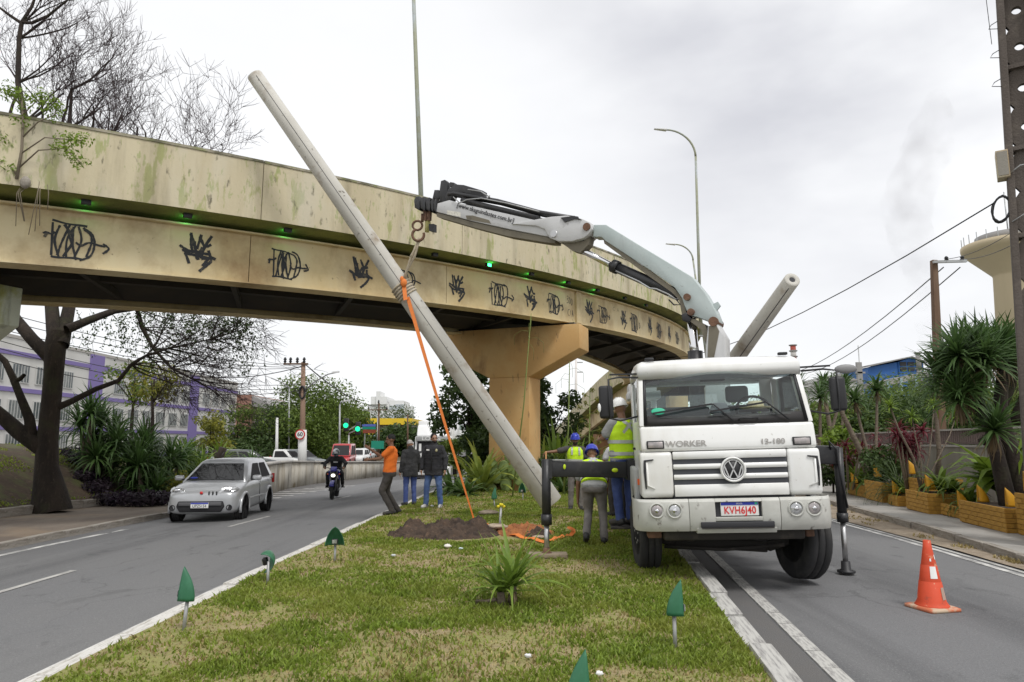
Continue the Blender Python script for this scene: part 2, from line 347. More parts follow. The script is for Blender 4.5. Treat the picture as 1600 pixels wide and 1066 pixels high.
# kerb stones, each a piece
def stones(name, xa, w, z0, z1, L, m, y0, y1, gap=.012, jit=.008, lab=None, skip=()):
    root = MB(); root.add([(xa(y0), y0, zx(xa(y0), y0)+z0-.08), (xa(y0)+w, y0, zx(xa(y0), y0)+z0-.08), (xa(y1)+w, y1, zx(xa(y1), y1)+z0-.08), (xa(y1), y1, zx(xa(y1), y1)+z0-.08)], [(0, 1, 2, 3)])
    o = root.build(name, m, fix=False); tag(o, kind='structure')
    me = MB().bx(-.5, .5, -.5, .5, 0, 1).mesh('kerb_stone', m)
    y = y0; i = 0
    while y < y1:
        if i not in skip:
            st = link('kerb_stone', me, o); x = xa(y+L/2)
            a = math.atan2(xa(y+L)-xa(y), L)
            st.location = (x+w/2+random.uniform(-jit, jit), y+L/2, zx(x, y+L/2)+z0); st.rotation_euler = (random.uniform(-.008, .008)+math.atan2(zg(y+L)-zg(y), L), random.uniform(-.02, .02), -a)
            st.scale = (w, L-gap, z1-z0+random.uniform(-jit, jit))
            b = st.modifiers.new('bevel', 'BEVEL'); b.width = .018; b.segments = 2
        y += L; i += 1
    return o
stones('median_kerb', lambda Y: xm(Y)+.11, .15, -.05, .115, 1.0, m_kerb_white, 2, 42)
stones('median_kerb', lambda Y: mr(Y)-.17, .17, -.05, .145, .9, m_old_line, 2, 34, jit=.012)
stones('left_kerb', lambda Y: xk(Y)-.16, .16, -.05, .125, 1.0, m_kerb, 4, 21.5, jit=.012)
stones('right_kerb', lambda Y: kr(Y)-.10, .13, -.05, .13, 1.0, m_kerb, 3, 60, jit=.012)
stones('bank_kerb', lambda Y: x2(Y)-.16, .18, .05, .32, 1.1, m_kerb, 8, 25, jit=.012)
# worn painted gutter blocks along the right road
stones('gutter_line', lambda Y: gr(Y)-.065, .13, -.03, .020, .42, m_old_line, 2.5, 26, gap=.014, jit=.003)
# median: earth sheet
md = lambda Y: (xm(Y)+.26, mr(Y)-.16)
def median_h(x, Y):
    a, b = md(Y); t = (x-a)/max(.1, b-a)
    return -.65*zg(Y)*max(0, min(1, 6*t, 6*(1-t)))+.115+.025*max(0, min(1, 4*t*(1-t)))+.05*(float(fbm(np.array(x*.9), np.array(Y*.9)))-.45)
def _median():
    mb = MB(); vs = []; n, k = 90, 26
    Ys = [1.5+(46-1.5)*(i/n)**1.4 for i in range(n+1)]
    for Y in Ys:
        a, b = md(Y)
        for c in range(k+1):
            x = a+(b-a)*c/k; vs.append((x, Y, zg(Y)+median_h(x, Y)))
    q = k+1; mb.add(vs, [(i*q+c, i*q+c+1, (i+1)*q+c+1, (i+1)*q+c) for i in range(n) for c in range(k)], True)
    tag(mb.build('median', m_soil, fix=False), kind='structure')
_median()
def mz(x, Y): return zg(Y)+median_h(x, Y)
# bank at the left
def bank_h(x, Y):
    d = max(0, x2(Y)-.16-x); up = 1.78*(1-math.exp(-(d/2.6)**1.3)); f = 1/(1+math.exp((Y-31)/3.0))
    low = -.75*min(1, d/1.5)
    return .20+(up*f+low*(1-f))+.10*(float(fbm(np.array(x*.7), np.array(Y*.7)))-.45)*min(1, d)
def bz(x, Y): return (zg(Y)-.17)*(1-min(1, max(0, x2(Y)-x)/2.5))+bank_h(x, Y)
def _bank():
    mb = MB(); vs = []; n, k = 56, 34
    for i in range(n+1):
        Y = 5+(110-5)*(i/n)**1.5
        for c in range(k+1):
            x = x2(Y)-.05-30*(c/k)**1.7; vs.append((x, Y, bz(x, Y)))
    q = k+1; mb.add(vs, [(i*q+c, i*q+c+1, (i+1)*q+c+1, (i+1)*q+c) for i in range(n) for c in range(k)], True)
    tag(mb.build('bank', m_bank), kind='structure')
_bank()

def GM(px, py):
    g = G(px, py, .14)
    for i in range(12): g = G(px, py, median_h(g.x, g.y))
    return g
# ---------------------------------------------------------------- viaduct
m_para = mat('parapet concrete', (.60, .53, .37), .9, layers=[((.48, .41, .27), .8, .42, .62, V, .7), ((.30, .33, .10), 3.0, .56, .615, (1, 1, .30), .75), ((.34, .37, .16), 7.0, .58, .64, (1, 1, .35), .8), ((.60, .56, .46), 1.3, .5, .7, (1, 1, .3), .5), ((.10, .09, .06), 6.0, .60, .70, (1, 1, .4), .85), ((.20, .17, .11), 1.1, .52, .70, V, .6)], bump=.25, bscale=12)
m_cope = mat('grimy coping', (.33, .30, .23), .95, layers=[((.10, .095, .06), 2.5, .42, .6, U, .85), ((.2, .22, .08), 4, .5, .65, U, .7)], bump=.5)
m_web = mat('girder paint', (.60, .47, .25), .7, layers=[((.66, .57, .37), .45, .4, .62, (1, 1, .5), .8), ((.25, .15, .06), .5, .48, .68, (1, 1, .9), .85), ((.34, .23, .12), 2.2, .58, .74, (1, 1, .25), .6), ((.12, .07, .04), 9, .66, .74, U, .7)], bump=.08, bscale=8)
m_under = mat('dark underside', (.028, .024, .02), .9, layers=[((.05, .038, .026), .8, .45, .7, U, .8)])  # near-black base colour for the faces between the girders
m_soffit = mat('mossy soffit', (.22, .23, .06), .95, layers=[((.11, .115, .035), .9, .42, .62, U, .8), ((.2, .18, .08), 3, .56, .72, U, .6)], bump=.3)
m_pier = mat('pier paint', (.55, .33, .13), .85, layers=[((.60, .41, .19), .7, .42, .62, U, .8), ((.22, .11, .05), .9, .54, .72, (1, 1, .5), .8), ((.1, .06, .035), 5, .62, .72, (1, 1, .3), .7)], bump=.2, bscale=10)
m_pierc = mat('mossy pier concrete', (.50, .52, .42), .9, layers=[((.30, .30, .06), .8, .5, .62, U, .9), ((.16, .16, .12), 3, .55, .7, V, .8)], bump=.3)
m_spray = mat('black spray paint', (.014, .015, .018), .6, layers=[((.16, .13, .08), 5, .58, .72, U, .6)])
def make_path(P0, h0, ks, n, du=.25):
    x, y, h = P0[0], P0[1], h0; out = []
    for i in range(n):
        u = i*du; out.append((x, y, h)); k = np.interp(u, [a for a, b in ks], [b for a, b in ks])
        x += math.cos(h)*du; y += math.sin(h)*du; h += k*du
    return out
class Deck:
    def __init__(s, path, zf, drop, wid, u0, du=.25): s.p = path; s.zf = zf; s.drop = drop; s.wid = wid; s.u0 = u0; s.du = du
    def at(s, u, lat, dz):
        """lat > 0 is towards the camera side of the near web"""
        t = max(0, min(len(s.p)-1.001, (u-s.u0)/s.du)); i = int(t); f = t-i
        x, y, h = [s.p[i][k]*(1-f)+s.p[i+1][k]*f for k in range(3)]
        return Vector((x+math.sin(h)*lat, y-math.cos(h)*lat, s.zf(u)+dz-(s.drop(u)*(-lat/s.wid))))
    def nrm(s, u):
        t = max(0, min(len(s.p)-1.001, (u-s.u0)/s.du)); h = s.p[int(t)][2]; return Vector((math.sin(h), -math.cos(h), 0))
    def sweep(s, name, m, parent, prof, ua, ub, step=.5, bevel=0, sm=False):
        n = max(1, int(round((ub-ua)/step))); mb = MB()
        mb.loft([[s.at(ua+(ub-ua)*i/n, l, z) for l, z in prof] for i in range(n+1)], True, False)
        return mb.build(name, m, parent, bevel=bevel)
P0 = (-9.651, 12.371); H0 = .5587; UB = -8.0
_pre = make_path(P0, H0+math.pi, [(0, -.0226), (9, -.0226)], 33)     # run backwards out of frame
_pre = [(x, y, h-math.pi) for x, y, h in reversed(_pre[1:])]
_fwd = make_path(P0, H0, [(0, .0226), (17, .0226), (20, .019), (30, .02), (36, .03), (60, .03)], 190)
deck = Deck(_pre+_fwd, lambda u: 5.01+.0427*u if u < 30 else 5.01+.0427*30+.02*(u-30), lambda u: .12+.9/(1+math.exp(-(u-26)/3.5)), 4.0, UB)
bridge = thing('viaduct', 'long curved beige concrete viaduct with sprayed steel girders crossing over the road', 'bridge', (2.3, 22.4, 0))
bridge_inv = xf(bridge).inverted()
def bpart(o):
    o.matrix_parent_inverse = bridge_inv.copy(); return o
UE = 44.0
joints = [UB, -2.4, 4.55, 10.0, 16.2, 21.5, 26.5, 31.5, 36.5, UE]
for a, b in zip(joints, joints[1:]):
    g = .008
    pp = bpart(deck.sweep('parapet_panel', m_para, bridge, [(.65, 1.30), (.65, 2.60), (.44, 2.60), (.44, 1.51)], a+g, b-g))
    cp = deck.sweep('coping', m_cope, pp, [(.67, 2.602), (.665, 2.66), (.42, 2.66), (.42, 2.602)], a+g, b-g)
    bpart(deck.sweep('girder_panel', m_web, bridge, [(0, .03), (0, 1.12), (-.05, 1.12), (-.05, .03)], a+g, b-g))
bpart(deck.sweep('deck_slab', m_soffit, bridge, [(.645, 1.302), (.43, 1.50), (-4.43, 1.50), (-4.645, 1.302), (-4.0, 1.25), (-3.4, 1.24), (-.6, 1.24), (.0, 1.27)], UB, UE))
bpart(deck.sweep('top_flange', m_web, bridge, [(.13, 1.122), (.13, 1.16), (-.3, 1.16), (-.3, 1.122)], UB, UE))
bpart(deck.sweep('bottom_flange', m_web, bridge, [(.05, 0), (.05, .028), (-.42, .028), (-.42, 0)], UB, UE))
bpart(deck.sweep('far_girder', m_web, bridge, [(-4.0, .0), (-3.6, 0), (-3.6, .03), (-3.9, .03), (-3.9, 1.2), (-4.0, 1.2)], UB, UE))
bpart(deck.sweep('far_parapet', m_para, bridge, [(-4.65, 1.3), (-4.65, 2.65), (-4.44, 2.65), (-4.44, 1.51)], UB, UE))
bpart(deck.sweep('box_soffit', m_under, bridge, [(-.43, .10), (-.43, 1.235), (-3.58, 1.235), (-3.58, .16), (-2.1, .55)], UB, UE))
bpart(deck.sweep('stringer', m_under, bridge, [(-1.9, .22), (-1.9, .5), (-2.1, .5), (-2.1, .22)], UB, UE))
for i in range(16):
    u = -5+i*3.1
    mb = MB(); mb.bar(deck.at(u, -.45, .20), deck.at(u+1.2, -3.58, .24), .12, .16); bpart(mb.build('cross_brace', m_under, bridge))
for u, w in ((-.55, .34), (16.2, .30)):
    bpart(deck.sweep('splice_plate', m_web, bridge, [(.004, .03), (.075, .03), (.075, 1.118), (.004, 1.118)], u-w/2, u+w/2, .2))
# --- spray tags on the girder panels
def tagpath(kind):
    if kind == 'A':
        L = [[(.10, .95), (.16, .05)], [(.08, .98), (.80, .90)], [(.14, .06), (.80, .02)],
             [(.30, .93), (.22, .5), (.30, .06)], [(.34, .93), (.52, .5), (.36, .06)], [(.42, .92), (.30, .45), (.24, .06)], [(.46, .92), (.44, .5), (.50, .05)],
             [(.60, .93), (.46, .55), (.44, .05)], [(.62, .92), (.74, .5), (.60, .04)], [(.56, .9), (.58, .45), (.66, .04)], [(.38, .9), (.62, .1)],
             [(.70, .92), (.90, .80), (.98, .5), (.90, .16), (.72, .02)], [(.76, .88), (.86, .7), (.88, .45), (.80, .12)],
             [(.62, .5), (.74, .38), (.90, .48), (1.10, .46), (1.24, .42)], [(1.16, .58), (1.26, .40), (1.14, .28)], [(-.04, .62), (.02, .68), (.14, .66), (.2, .74)], [(-.06, .54), (0, .68)]]
        return L, 1.0
    if kind == 'B':
        return [[(.30, 1.0), (.36, .62), (.40, .45)], [(.34, .96), (.50, .55), (.58, .35)], [(.62, .98), (.46, .62)], [(.58, .92), (.74, .70), (.92, .72)], [(.94, .98), (.70, .62), (.66, .40)],
                [(.05, .62), (.30, .52), (.60, .46), (.95, .50)], [(.08, .55), (.34, .45), (.75, .40)], [(.22, .46), (.32, .20)], [(.26, .48), (.36, .24)],
                [(.60, .42), (.96, .36), (.86, .20), (.62, .02)], [(.66, .30), (.84, .34), (.72, .14)], [(.44, .80), (.50, .42), (.56, .34)], [(.72, .66), (.62, .5), (.80, .42), (.98, .44)], [(.84, .60), (.90, .42), (1.1, .38)]], 1.35
    if kind == '3': return [[(0, .95), (.25, 1), (.3, .8), (.1, .62), (.32, .5), (.25, .2), (0, .1)]], .6
    if kind == '0': return [[(.08, .9), (0, .5), (.12, .1), (.3, .5), (.08, .9)]], .6
    if kind == 'C': return [[(.3, .9), (.05, .8), (0, .3), (.3, .1)]], .6
    if kind == 'I': return [[(.5, .8), (.52, .15)]], .6
    return [[(.7, .1), (.78, .45), (.85, .9), (.92, .45), (.76, .42), (.95, .40), (1.0, .1)]], .6
def spray(kind, u, z0, hgt, wid, seed):
    rnd = random.Random(seed); L, wk = tagpath(kind); mb = MB(); lw = .042*wk*hgt/.75*(1 if kind in 'AB' else 2.2)
    for li, st in enumerate(L):
        if kind in 'AB' and rnd.random() < .10: continue
        st = [(a+rnd.uniform(-.03, .03), b+rnd.uniform(-.03, .03)) for a, b in st]
        pts = []
        k = 7
        for a in range(len(st)-1):     # Catmull-Rom through the strokes
            p = [st[max(0, a-1)], st[a], st[a+1], st[min(len(st)-1, a+2)]]
            for t in range(k):
                t /= k; q = []
                for c in (0, 1): q.append(.5*((2*p[1][c])+(-p[0][c]+p[2][c])*t+(2*p[0][c]-5*p[1][c]+4*p[2][c]-p[3][c])*t*t+(-p[0][c]+3*p[1][c]-3*p[2][c]+p[3][c])*t**3))
                pts.append(q)
        pts.append(st[-1])
        jx, jy = rnd.uniform(-.03, .03), rnd.uniform(-.03, .03)
        P = [deck.at(u+(q[0]+jx)*wid, .003+li*.0006, z0+(q[1]+jy)*hgt+.012*math.sin(9*q[0]+seed*2.3+li)) for q in pts]
        mb.ribbon(P, [lw*rnd.uniform(.75, 1.2) for _ in P], lambda i: deck.nrm(u))
    return bpart(mb.build('graffiti', m_spray, bridge, fix=False))
for i, u in enumerate((.75, 4.95, 8.25, 11.55, 14.55, 17.55, 20.6, 23.8, 27.4)):
    spray('A', u+.12*math.sin(i*2.7), .16+.03*(i % 3), .74-.05*((i*7) % 3), .82-.06*((i*5) % 3), i)
for i, u in enumerate((2.95, 6.75, 9.9, 13.05, 16.55, 19.4, 22.4, 25.6)):
    spray('B', u+.15, .16, .84-.04*(i % 3), .66-.02*i, 40+i)
spray('3', 15.55, .62, .28, .30, 77); spray('0', 15.68, .62, .28, .30, 80); spray('0', 15.81, .61, .28, .30, 81); [spray(k, 15.6, .22, .28, .34, 78) for k in 'CIV']; [spray(k, 18.9, .78, .16, .5, 79) for k in 'CV']
# --- piers
def pier(loc, name_label, m, ztop, zbot):
    p = thing('bridge_pier', name_label, 'bridge pier', loc, math.atan2(.36, -.93))
    # local x runs along the cap from its near end, local y is its thickness (towards the camera after rotation: +y)
    h = ztop
    MB().prism([(0, h-.82), (0, h), (5.0, h), (5.0, h-.82), (3.25, h-1.72), (1.78, h-1.72)], 'y', -1.15, 0).build('pier_cap', m, p, bevel=.02)
    MB().bx(1.78, 3.25, -1.147, -.003, zbot, h-1.722).build('column', m, p, bevel=.02)
    for x, y in ((.5, -.5), (4.3, -.5)):
        MB().bx(x-.25, x+.25, y-.25, y+.25, h+.002, h+.10).build('bearing_pad', m_blacksteel, p)
    return p
pier((2.24, 22.35, 0), 'orange painted hammerhead pier rising from the planted median under the viaduct', m_pier, 5.58, -.6)
pier((-10.75, 13.05, 0), 'pale mossy hammerhead pier end at the left edge under the viaduct joint', m_pierc, 4.90, -.4)
# --- green flood lamps under the overhang
m_green = mat('lit green lamp', (.02, .6, .2), .4, emit=(.05, 1.0, .35), estr=5)
m_greenoff = mat('green lamp lens', (.02, .35, .12), .3, emit=(.03, .9, .25), estr=.35)
for i, u in enumerate((1.35, 3.15, 5.25, 7.3, 9.3, 11.25, 13.15, 15.1, 17.0, 19.2, 21.4)):
    c = deck.at(u, .36, 1.225); n = deck.nrm(u); lit = i == 5
    a = math.atan2(n.y, n.x)+math.pi/2
    lab = ['small black flood lamp under the parapet above the first sprayed barrel', 'small black flood lamp under the parapet, second from the left pier', 'small black flood lamp under the parapet above the second sprayed barrel',
           'small black flood lamp under the parapet just behind the raised pole', 'small black flood lamp under the parapet right of the crane hook', 'brightly lit green flood lamp under the parapet below the crane boom'][i] if i < 6 else ['small black flood lamp, first to the right of the brightly lit green one', 'small black flood lamp, second to the right of the brightly lit green one', 'small black flood lamp above the girder splice over the orange pier', 'small black flood lamp, second from the right end of the row under the crane boom', 'last small black flood lamp under the parapet beside the crane cylinder'][i-6]
    t = thing('flood_lamp', lab, 'flood lamp', c, a, 'green flood lamps under the viaduct')
    MB().box((0, 0, .02), (.17, .10, .10)).build('housing', m_black, t, bevel=.008)
    MB().bx(-.02, .02, -.02, .02, .05, .10).build('bracket', m_black, t)
    MB().box((0, .054, .015) if not lit else (0, -.054, .01), (.13, .008, .075)).build('lens', m_green if lit else m_greenoff, t)
    if i in (0, 1, 2, 5, 6, 7, 8):
        ld = bpy.data.lights.new('flood_light', 'POINT'); ld.energy = 1.2 if lit else .75; ld.color = (.1, 1, .22); ld.shadow_soft_size = .04
        lo = bpy.data.objects.new('flood_light', ld); COL.objects.link(lo); lo.parent = t; lo.location = (0, .13 if not lit else -.09, .0)
# --- second ramp beyond
rp = [(5.6, 96), (5.9, 84), (6.1, 74), (6.45, 63), (7.1, 53), (8.0, 47), (8.9, 43.2)]
_r = []
for i in range(len(rp)-1):
    for k in range(12):
        f = k/12; p = [rp[max(0, i-1)], rp[i], rp[i+1], rp[min(len(rp)-1, i+2)]]
        q = [.5*(2*p[1][c]+(-p[0][c]+p[2][c])*f+(2*p[0][c]-5*p[1][c]+4*p[2][c]-p[3][c])*f*f+(-p[0][c]+3*p[1][c]-3*p[2][c]+p[3][c])*f**3) for c in (0, 1)]; _r.append(q)
_r = list(reversed(_r)); ramp_path = []
for i, q in enumerate(_r):
    a, b = _r[max(0, i-1)], _r[min(len(_r)-1, i+1)]; ramp_path.append((q[0], q[1], math.atan2(b[1]-a[1], b[0]-a[0])))
def rz(i): y = ramp_path[min(len(ramp_path)-1, int(i))][1]; return float(np.interp(y, [40, 47, 53, 63, 75, 96], [4.85, 4.35, 3.45, 2.2, 1.0, -.2]))
ramp = Deck(ramp_path, rz, lambda u: 0, 4, 0, 1.0)
rampo = thing('ramp', 'pale concrete access ramp descending behind the orange pier', 'bridge ramp', (7.1, 53, 0))
_ri = xf(rampo).inverted(); RL = len(ramp_path)-2
def rpart(name, m, prof):
    pr = [(-l, z) for l, z in prof]
    o = ramp.sweep(name, m, rampo, pr, 0, RL, 1.0); o.matrix_parent_inverse = _ri.copy()
rpart('parapet', m_para, [(.75, 1.25), (.75, 2.62), (.5, 2.62), (.5, 1.45)])
rpart('far_parapet', m_para, [(-5.0, 1.3), (-5.0, 2.62), (-4.8, 2.62), (-4.8, 1.45)])
rpart('soffit', m_soffit, [(.745, 1.25), (.745, 1.44), (-4.99, 1.44), (-4.99, 1.25)])
rpart('girder', m_web, [(0, 0), (0, 1.245), (-.25, 1.245), (-.25, 0)])
rpart('far_girder', m_under, [(-4.1, 0), (-4.1, 1.245), (-3.8, 1.245), (-3.8, 0)])
for i in (2.0, 16.0):
    q = ramp.at(i, 2.0, 0); pc = MB().bx(q.x-.6, q.x+.6, q.y-.5, q.y+.5, -1.4, q.z+.02).build('column', m_pier, rampo); pc.matrix_parent_inverse = _ri.copy()
wl = thing('ramp_abutment', 'brown painted wall with a green mural under the far ramp', 'wall', (7.6, 57, 0), R(8))
mb = MB(); mb.bx(-.6, 3.2, 0, 1.2, -1.5, 2.3); mb.build('wall', mat('abutment paint', (.30, .16, .075), .9, layers=[((.17, .09, .045), 1.2, .45, .65, V, .8)]), wl)
mb = MB(); mb.bx(-.2, 2.6, -.006, -.002, -1.2, .35); mb.build('mural', mat('green mural', (.03, .28, .20), .8, layers=[((.02, .1, .2), 2, .5, .6, U, .8), ((.5, .3, .1), 3, .6, .66, U, .8)]), wl)
mb = MB()
for i in range(7):
    x = -.1+i*.38; mb.tube([(x+.15+.13*math.cos(t), -.012, .55+.13*math.sin(t)) for t in np.linspace(.6, 5.6 if i % 2 else 6.6, 12)], .028, 4)
mb.build('graffiti', m_spray, wl)
# --- lamp posts on the viaduct
m_lpole = mat('weathered lamp post', (.30, .31, .22), .7, layers=[((.38, .42, .44), 1.1, .5, .6, (1, 1, .4), .9), ((.2, .17, .1), 4, .55, .7, U, .6)])
m_head = mat('lamp head', (.7, .7, .7), .4)
def lamp_post(base, top, arm, label, r0=.075, r1=.05, group='lamp posts along the viaduct'):
    base, top = Vector(base), Vector(top); t = thing('street_lamp', label, 'street lamp', base, 0, group)
    l = top-base; mb = MB(); mb.tube([(0, 0, 0), l*.5, l], [r0, (r0+r1)/2, r1], 8); mb.build('post', m_lpole, t)
    MB().bx(-.16, .16, -.16, .16, -.02, .03).build('base_plate', m_galv, t)
    if arm is not None:
        a = Vector(arm)-base; P = []
        for i in range(11):
            f = i/10*math.pi/2; P.append(l+Vector(((a.x-l.x)*(1-math.cos(f)), (a.y-l.y)*(1-math.cos(f)), (a.z-l.z)*math.sin(f))))
        MB().tube(P, [r1-.015*i/10 for i in range(11)], 8).build('arm', m_lpole, t)
        d = (P[-1]-P[-2]).normalized(); hd = MB(); hd.bar(P[-1]-d*.05, P[-1]+d*.62, .24, .11, w1=.16, h1=.05); hd.build('lamp_head', m_head, t, bevel=.02)
    return t
c = deck.at(9.3, -3.6, 1.5); cy = c.y
b = D(664, 300, cy); tp = D(643, -90, cy); b = b+(b-tp)*.03; b.z = deck.at(9.3, -3.6, 1.5).z
lamp_post(b, tp, tp+Vector((-.5, -1.6, 1.0)), 'tall peeling lamp post rising above the viaduct behind the crane hook', .085, .055)
for (bx_, by_), (tx, ty), (ax, ay), u, la in (((1093, 450), (1087, 245), (1040, 203), 27.5, 'tall curved lamp post above the crane elbow on the viaduct'), ((1087, 436), (1083, 407), (1054, 382), 41.0, 'small distant lamp post beside the tall one on the viaduct')):
    Y = deck.at(u, -3.9, 0).y; tp = D(tx, ty, Y); bb = D(bx_, by_, Y); z = deck.at(u, -3.9, 1.5).z
    bb = tp+(bb-tp)*((tp.z-z)/(tp.z-bb.z)); lamp_post(bb, tp, D(ax, ay, Y), la, .09, .06)
# ---------------------------------------------------------------- crane truck
m_cab = mat('white cab paint', (.80, .80, .78), .32, coat=.35, layers=[((.60, .57, .49), 1.6, .48, .72, (1, 1, .4), .55), ((.3, .26, .2), 16, .66, .76, U, .6)])
m_bump = mat('scuffed grey bumper', (.52, .52, .48), .5, layers=[((.42, .41, .37), 2.0, .45, .65, (.6, 1, 1), .7), ((.62, .61, .57), 7, .52, .7, U, .5), ((.14, .12, .10), 9, .61, .68, (1, 1, .6), .85), ((.30, .26, .20), 1.4, .52, .72, (1, 1, .3), .5)], bump=.06, bscale=15)
m_fender = mat('grey fender plastic', (.42, .43, .42), .55, layers=[((.3, .29, .27), 3, .5, .7, V, .6)])
m_dark = mat('dark recess', (.03, .03, .034), .7)
m_grillebk = mat('dark grille mesh', (.075, .078, .09), .7)  # even dark colour behind the grille bars
m_frame = mat('chassis grime', (.030, .027, .024), .8, layers=[((.09, .075, .06), 4, .55, .72, U, .7)], bump=.2)
m_cowl = mat('black cowl', (.035, .033, .034), .55, layers=[((.06, .055, .05), 3, .45, .7, U, .7)])
m_glass = glassmat('windscreen glass', (.90, .97, .96), .055, .0, 1.2)
m_seat = mat('seat fabric', (.15, .16, .17), .9)  # fabric grey lightened to hold the sky's reflection in the windscreen
m_trim = mat('interior trim', (.30, .30, .29), .8)
m_lens = mat('clear lamp lens', (.62, .63, .64), .12, .55, layers=[((.3, .3, .3), 14, .45, .6, U, .7)])
m_lens2 = mat('grey lamp lens', (.33, .31, .31), .2, .3, layers=[((.5, .45, .44), 10, .45, .6, U, .7)])
m_emb = mat('emblem silver', (.55, .55, .55), .45, .2)
m_orange = mat('orange reflector', (.75, .13, .02), .3)
m_crane = mat('pale grey crane paint', (.40, .46, .45), .45, layers=[((.48, .53, .52), 1.2, .45, .65, U, .6), ((.33, .36, .35), 2.6, .56, .72, V, .6), ((.10, .08, .06), 11, .66, .73, U, .85)], bump=.05)
m_crane2 = mat('worn white crane paint', (.56, .56, .56), .5, layers=[((.5, .5, .49), 1.6, .5, .7, U, .6), ((.22, .19, .16), 8, .62, .72, U, .8)], bump=.05)
m_crane_dark = mat('dark crane steel', (.17, .15, .11), .7, layers=[((.08, .07, .05), 4, .5, .7, U, .7)])  # darker brown tone for the boom undersides, webs and slot
m_redtxt = mat('red print', (.62, .03, .03), .5); m_blueband = mat('blue print', (.03, .05, .42), .5)
m_plate = mat('plate white', (.80, .80, .78), .4); m_greytxt = mat('chrome lettering', (.42, .40, .38), .35, .3); m_inktxt = mat('black lettering', (.03, .03, .035), .5)
m_ggreen = mat('green sticker', (.02, .42, .24), .5); m_lime = mat('lime paint', (.55, .72, .02), .6)
def text(name, s, size, m, parent, M, ext=.004, world=False, align='CENTER', sp=1.0, off=0.0):
    cu = bpy.data.curves.new(name, 'FONT'); cu.body = s; cu.size = size; cu.extrude = ext; cu.align_x = align; cu.align_y = 'CENTER'; cu.space_character = sp; cu.offset = off
    o = bpy.data.objects.new(name+'_tmp', cu); COL.objects.link(o); bpy.context.view_layer.update()
    me = bpy.data.meshes.new_from_object(o.evaluated_get(bpy.context.evaluated_depsgraph_get())); me.transform(M)
    bpy.data.objects.remove(o); bpy.data.curves.remove(cu); me.materials.clear(); me.materials.append(m)
    me.name = name; return link(name, me, parent, world)
def front(x, y, z, tilt=0.0, sx=1.0):    # text facing the camera side (-y)
    return Matrix.Translation((x, y, z)) @ Matrix.Rotation(math.pi/2-tilt, 4, 'X') @ Matrix.Diagonal((sx, 1, 1, 1))
truck = thing('crane_truck', 'white cab-over crane truck parked half on the grass with its crane raised', 'truck', (2.53, 7.93, .085), (0, -.03, -.122))
T = truck
def wheel(name, parent, c, r, w, rim=.6, hubm=None, axis='x', n=28, M=None, tm=None, face=-1):
    Mx = Matrix.Translation(c) @ (M or Matrix.Identity(4)) @ Matrix.Rotation(math.pi/2, 4, 'Y')
    prof = [(r*rim, -w/2*.86), (r*.86, -w/2), (r*.955, -w/2*.92), (r, -w/2*.72), (r, -w*.17), (r*.972, -w*.165), (r*.972, -w*.12), (r, -w*.115), (r, w*.115), (r*.972, w*.12), (r*.972, w*.165), (r, w*.17), (r, w/2*.72), (r*.955, w/2*.92), (r*.86, w/2), (r*rim, w/2*.86)]
    mb = MB(); mb.lathe(prof+[prof[0]], n=n, M=Mx); o = mb.build(name, tm or m_rubber, parent)
    mb = MB(); f = face
    mb.lathe([(r*rim*1.02, -w*.40), (r*rim*1.02, w*.40)], n=n, M=Mx)
    mb.lathe([(r*rim*1.0, f*w*.40), (r*rim*.92, f*w*.36), (r*rim*.62, f*w*.20), (r*rim*.58, f*w*.34), (r*rim*.25, f*w*.40), (.001, f*w*.42)], n=n, M=Mx)
    for i in range(8):
        a = i*math.pi/4; mb.cyl(Mx @ Vector((r*rim*.47*math.cos(a), r*rim*.47*math.sin(a), f*w*.30)), Mx @ Vector((r*rim*.47*math.cos(a), r*rim*.47*math.sin(a), f*w*.44)), r*.03, 6)
    mb.build('rim', hubm or m_bump, o); return o
# nose side panels with vents
for s in (-1, 1):
    x0, x1 = (.64, 1.0) if s > 0 else (-1.0, -.64)
    mb = MB(); mb.prism([(.05, .995), (.0, 1.03), (-.012, 1.25), (.0, 1.49), (.03, 1.515), (.5, 1.515), (.5, .995)], 'x', x0+.004*s, x1); o = mb.build('nose_panel', m_cab, T, bevel=.03, seg=3)
    xv = s*.955; mb = MB(); mb.tube([(xv-s*.10, -.016, 1.432), (xv, -.016, 1.42), (xv+s*.004, -.016, 1.30), (xv, -.016, 1.10)], [.008, .016, .018, .008], 6); mb.build('vent', m_dark, o)
    mb = MB(); mb.tube([(xv-s*.02, -.012, 1.40), (xv-s*.02, -.012, 1.14), (xv-s*.10, -.012, 1.10)], [.016, .016, .008], 6); mb.build('vent_lip', m_cab, o)
# grille frame bars and dark back
MB().bx(-.636, .636, .03, .06, 1.0, 1.50).build('grille_back', m_grillebk, T)
for z0, z1, yb in ((1.425, 1.515, 0), (1.312, 1.372, -.004), (1.195, 1.255, -.006), (1.005, 1.140, -.004)):
    mb = MB(); mb.prism([(yb+.05, z0+.012), (yb, z0), (yb-.012, (z0+z1)/2), (yb, z1), (yb+.05, z1-.006)], 'x', -.632, .632); mb.build('grille_bar', m_cab, T, bevel=.008)
MB().bx(-.64, .64, .05, .09, .94, 1.02).build('bumper_gap', m_dark, T)
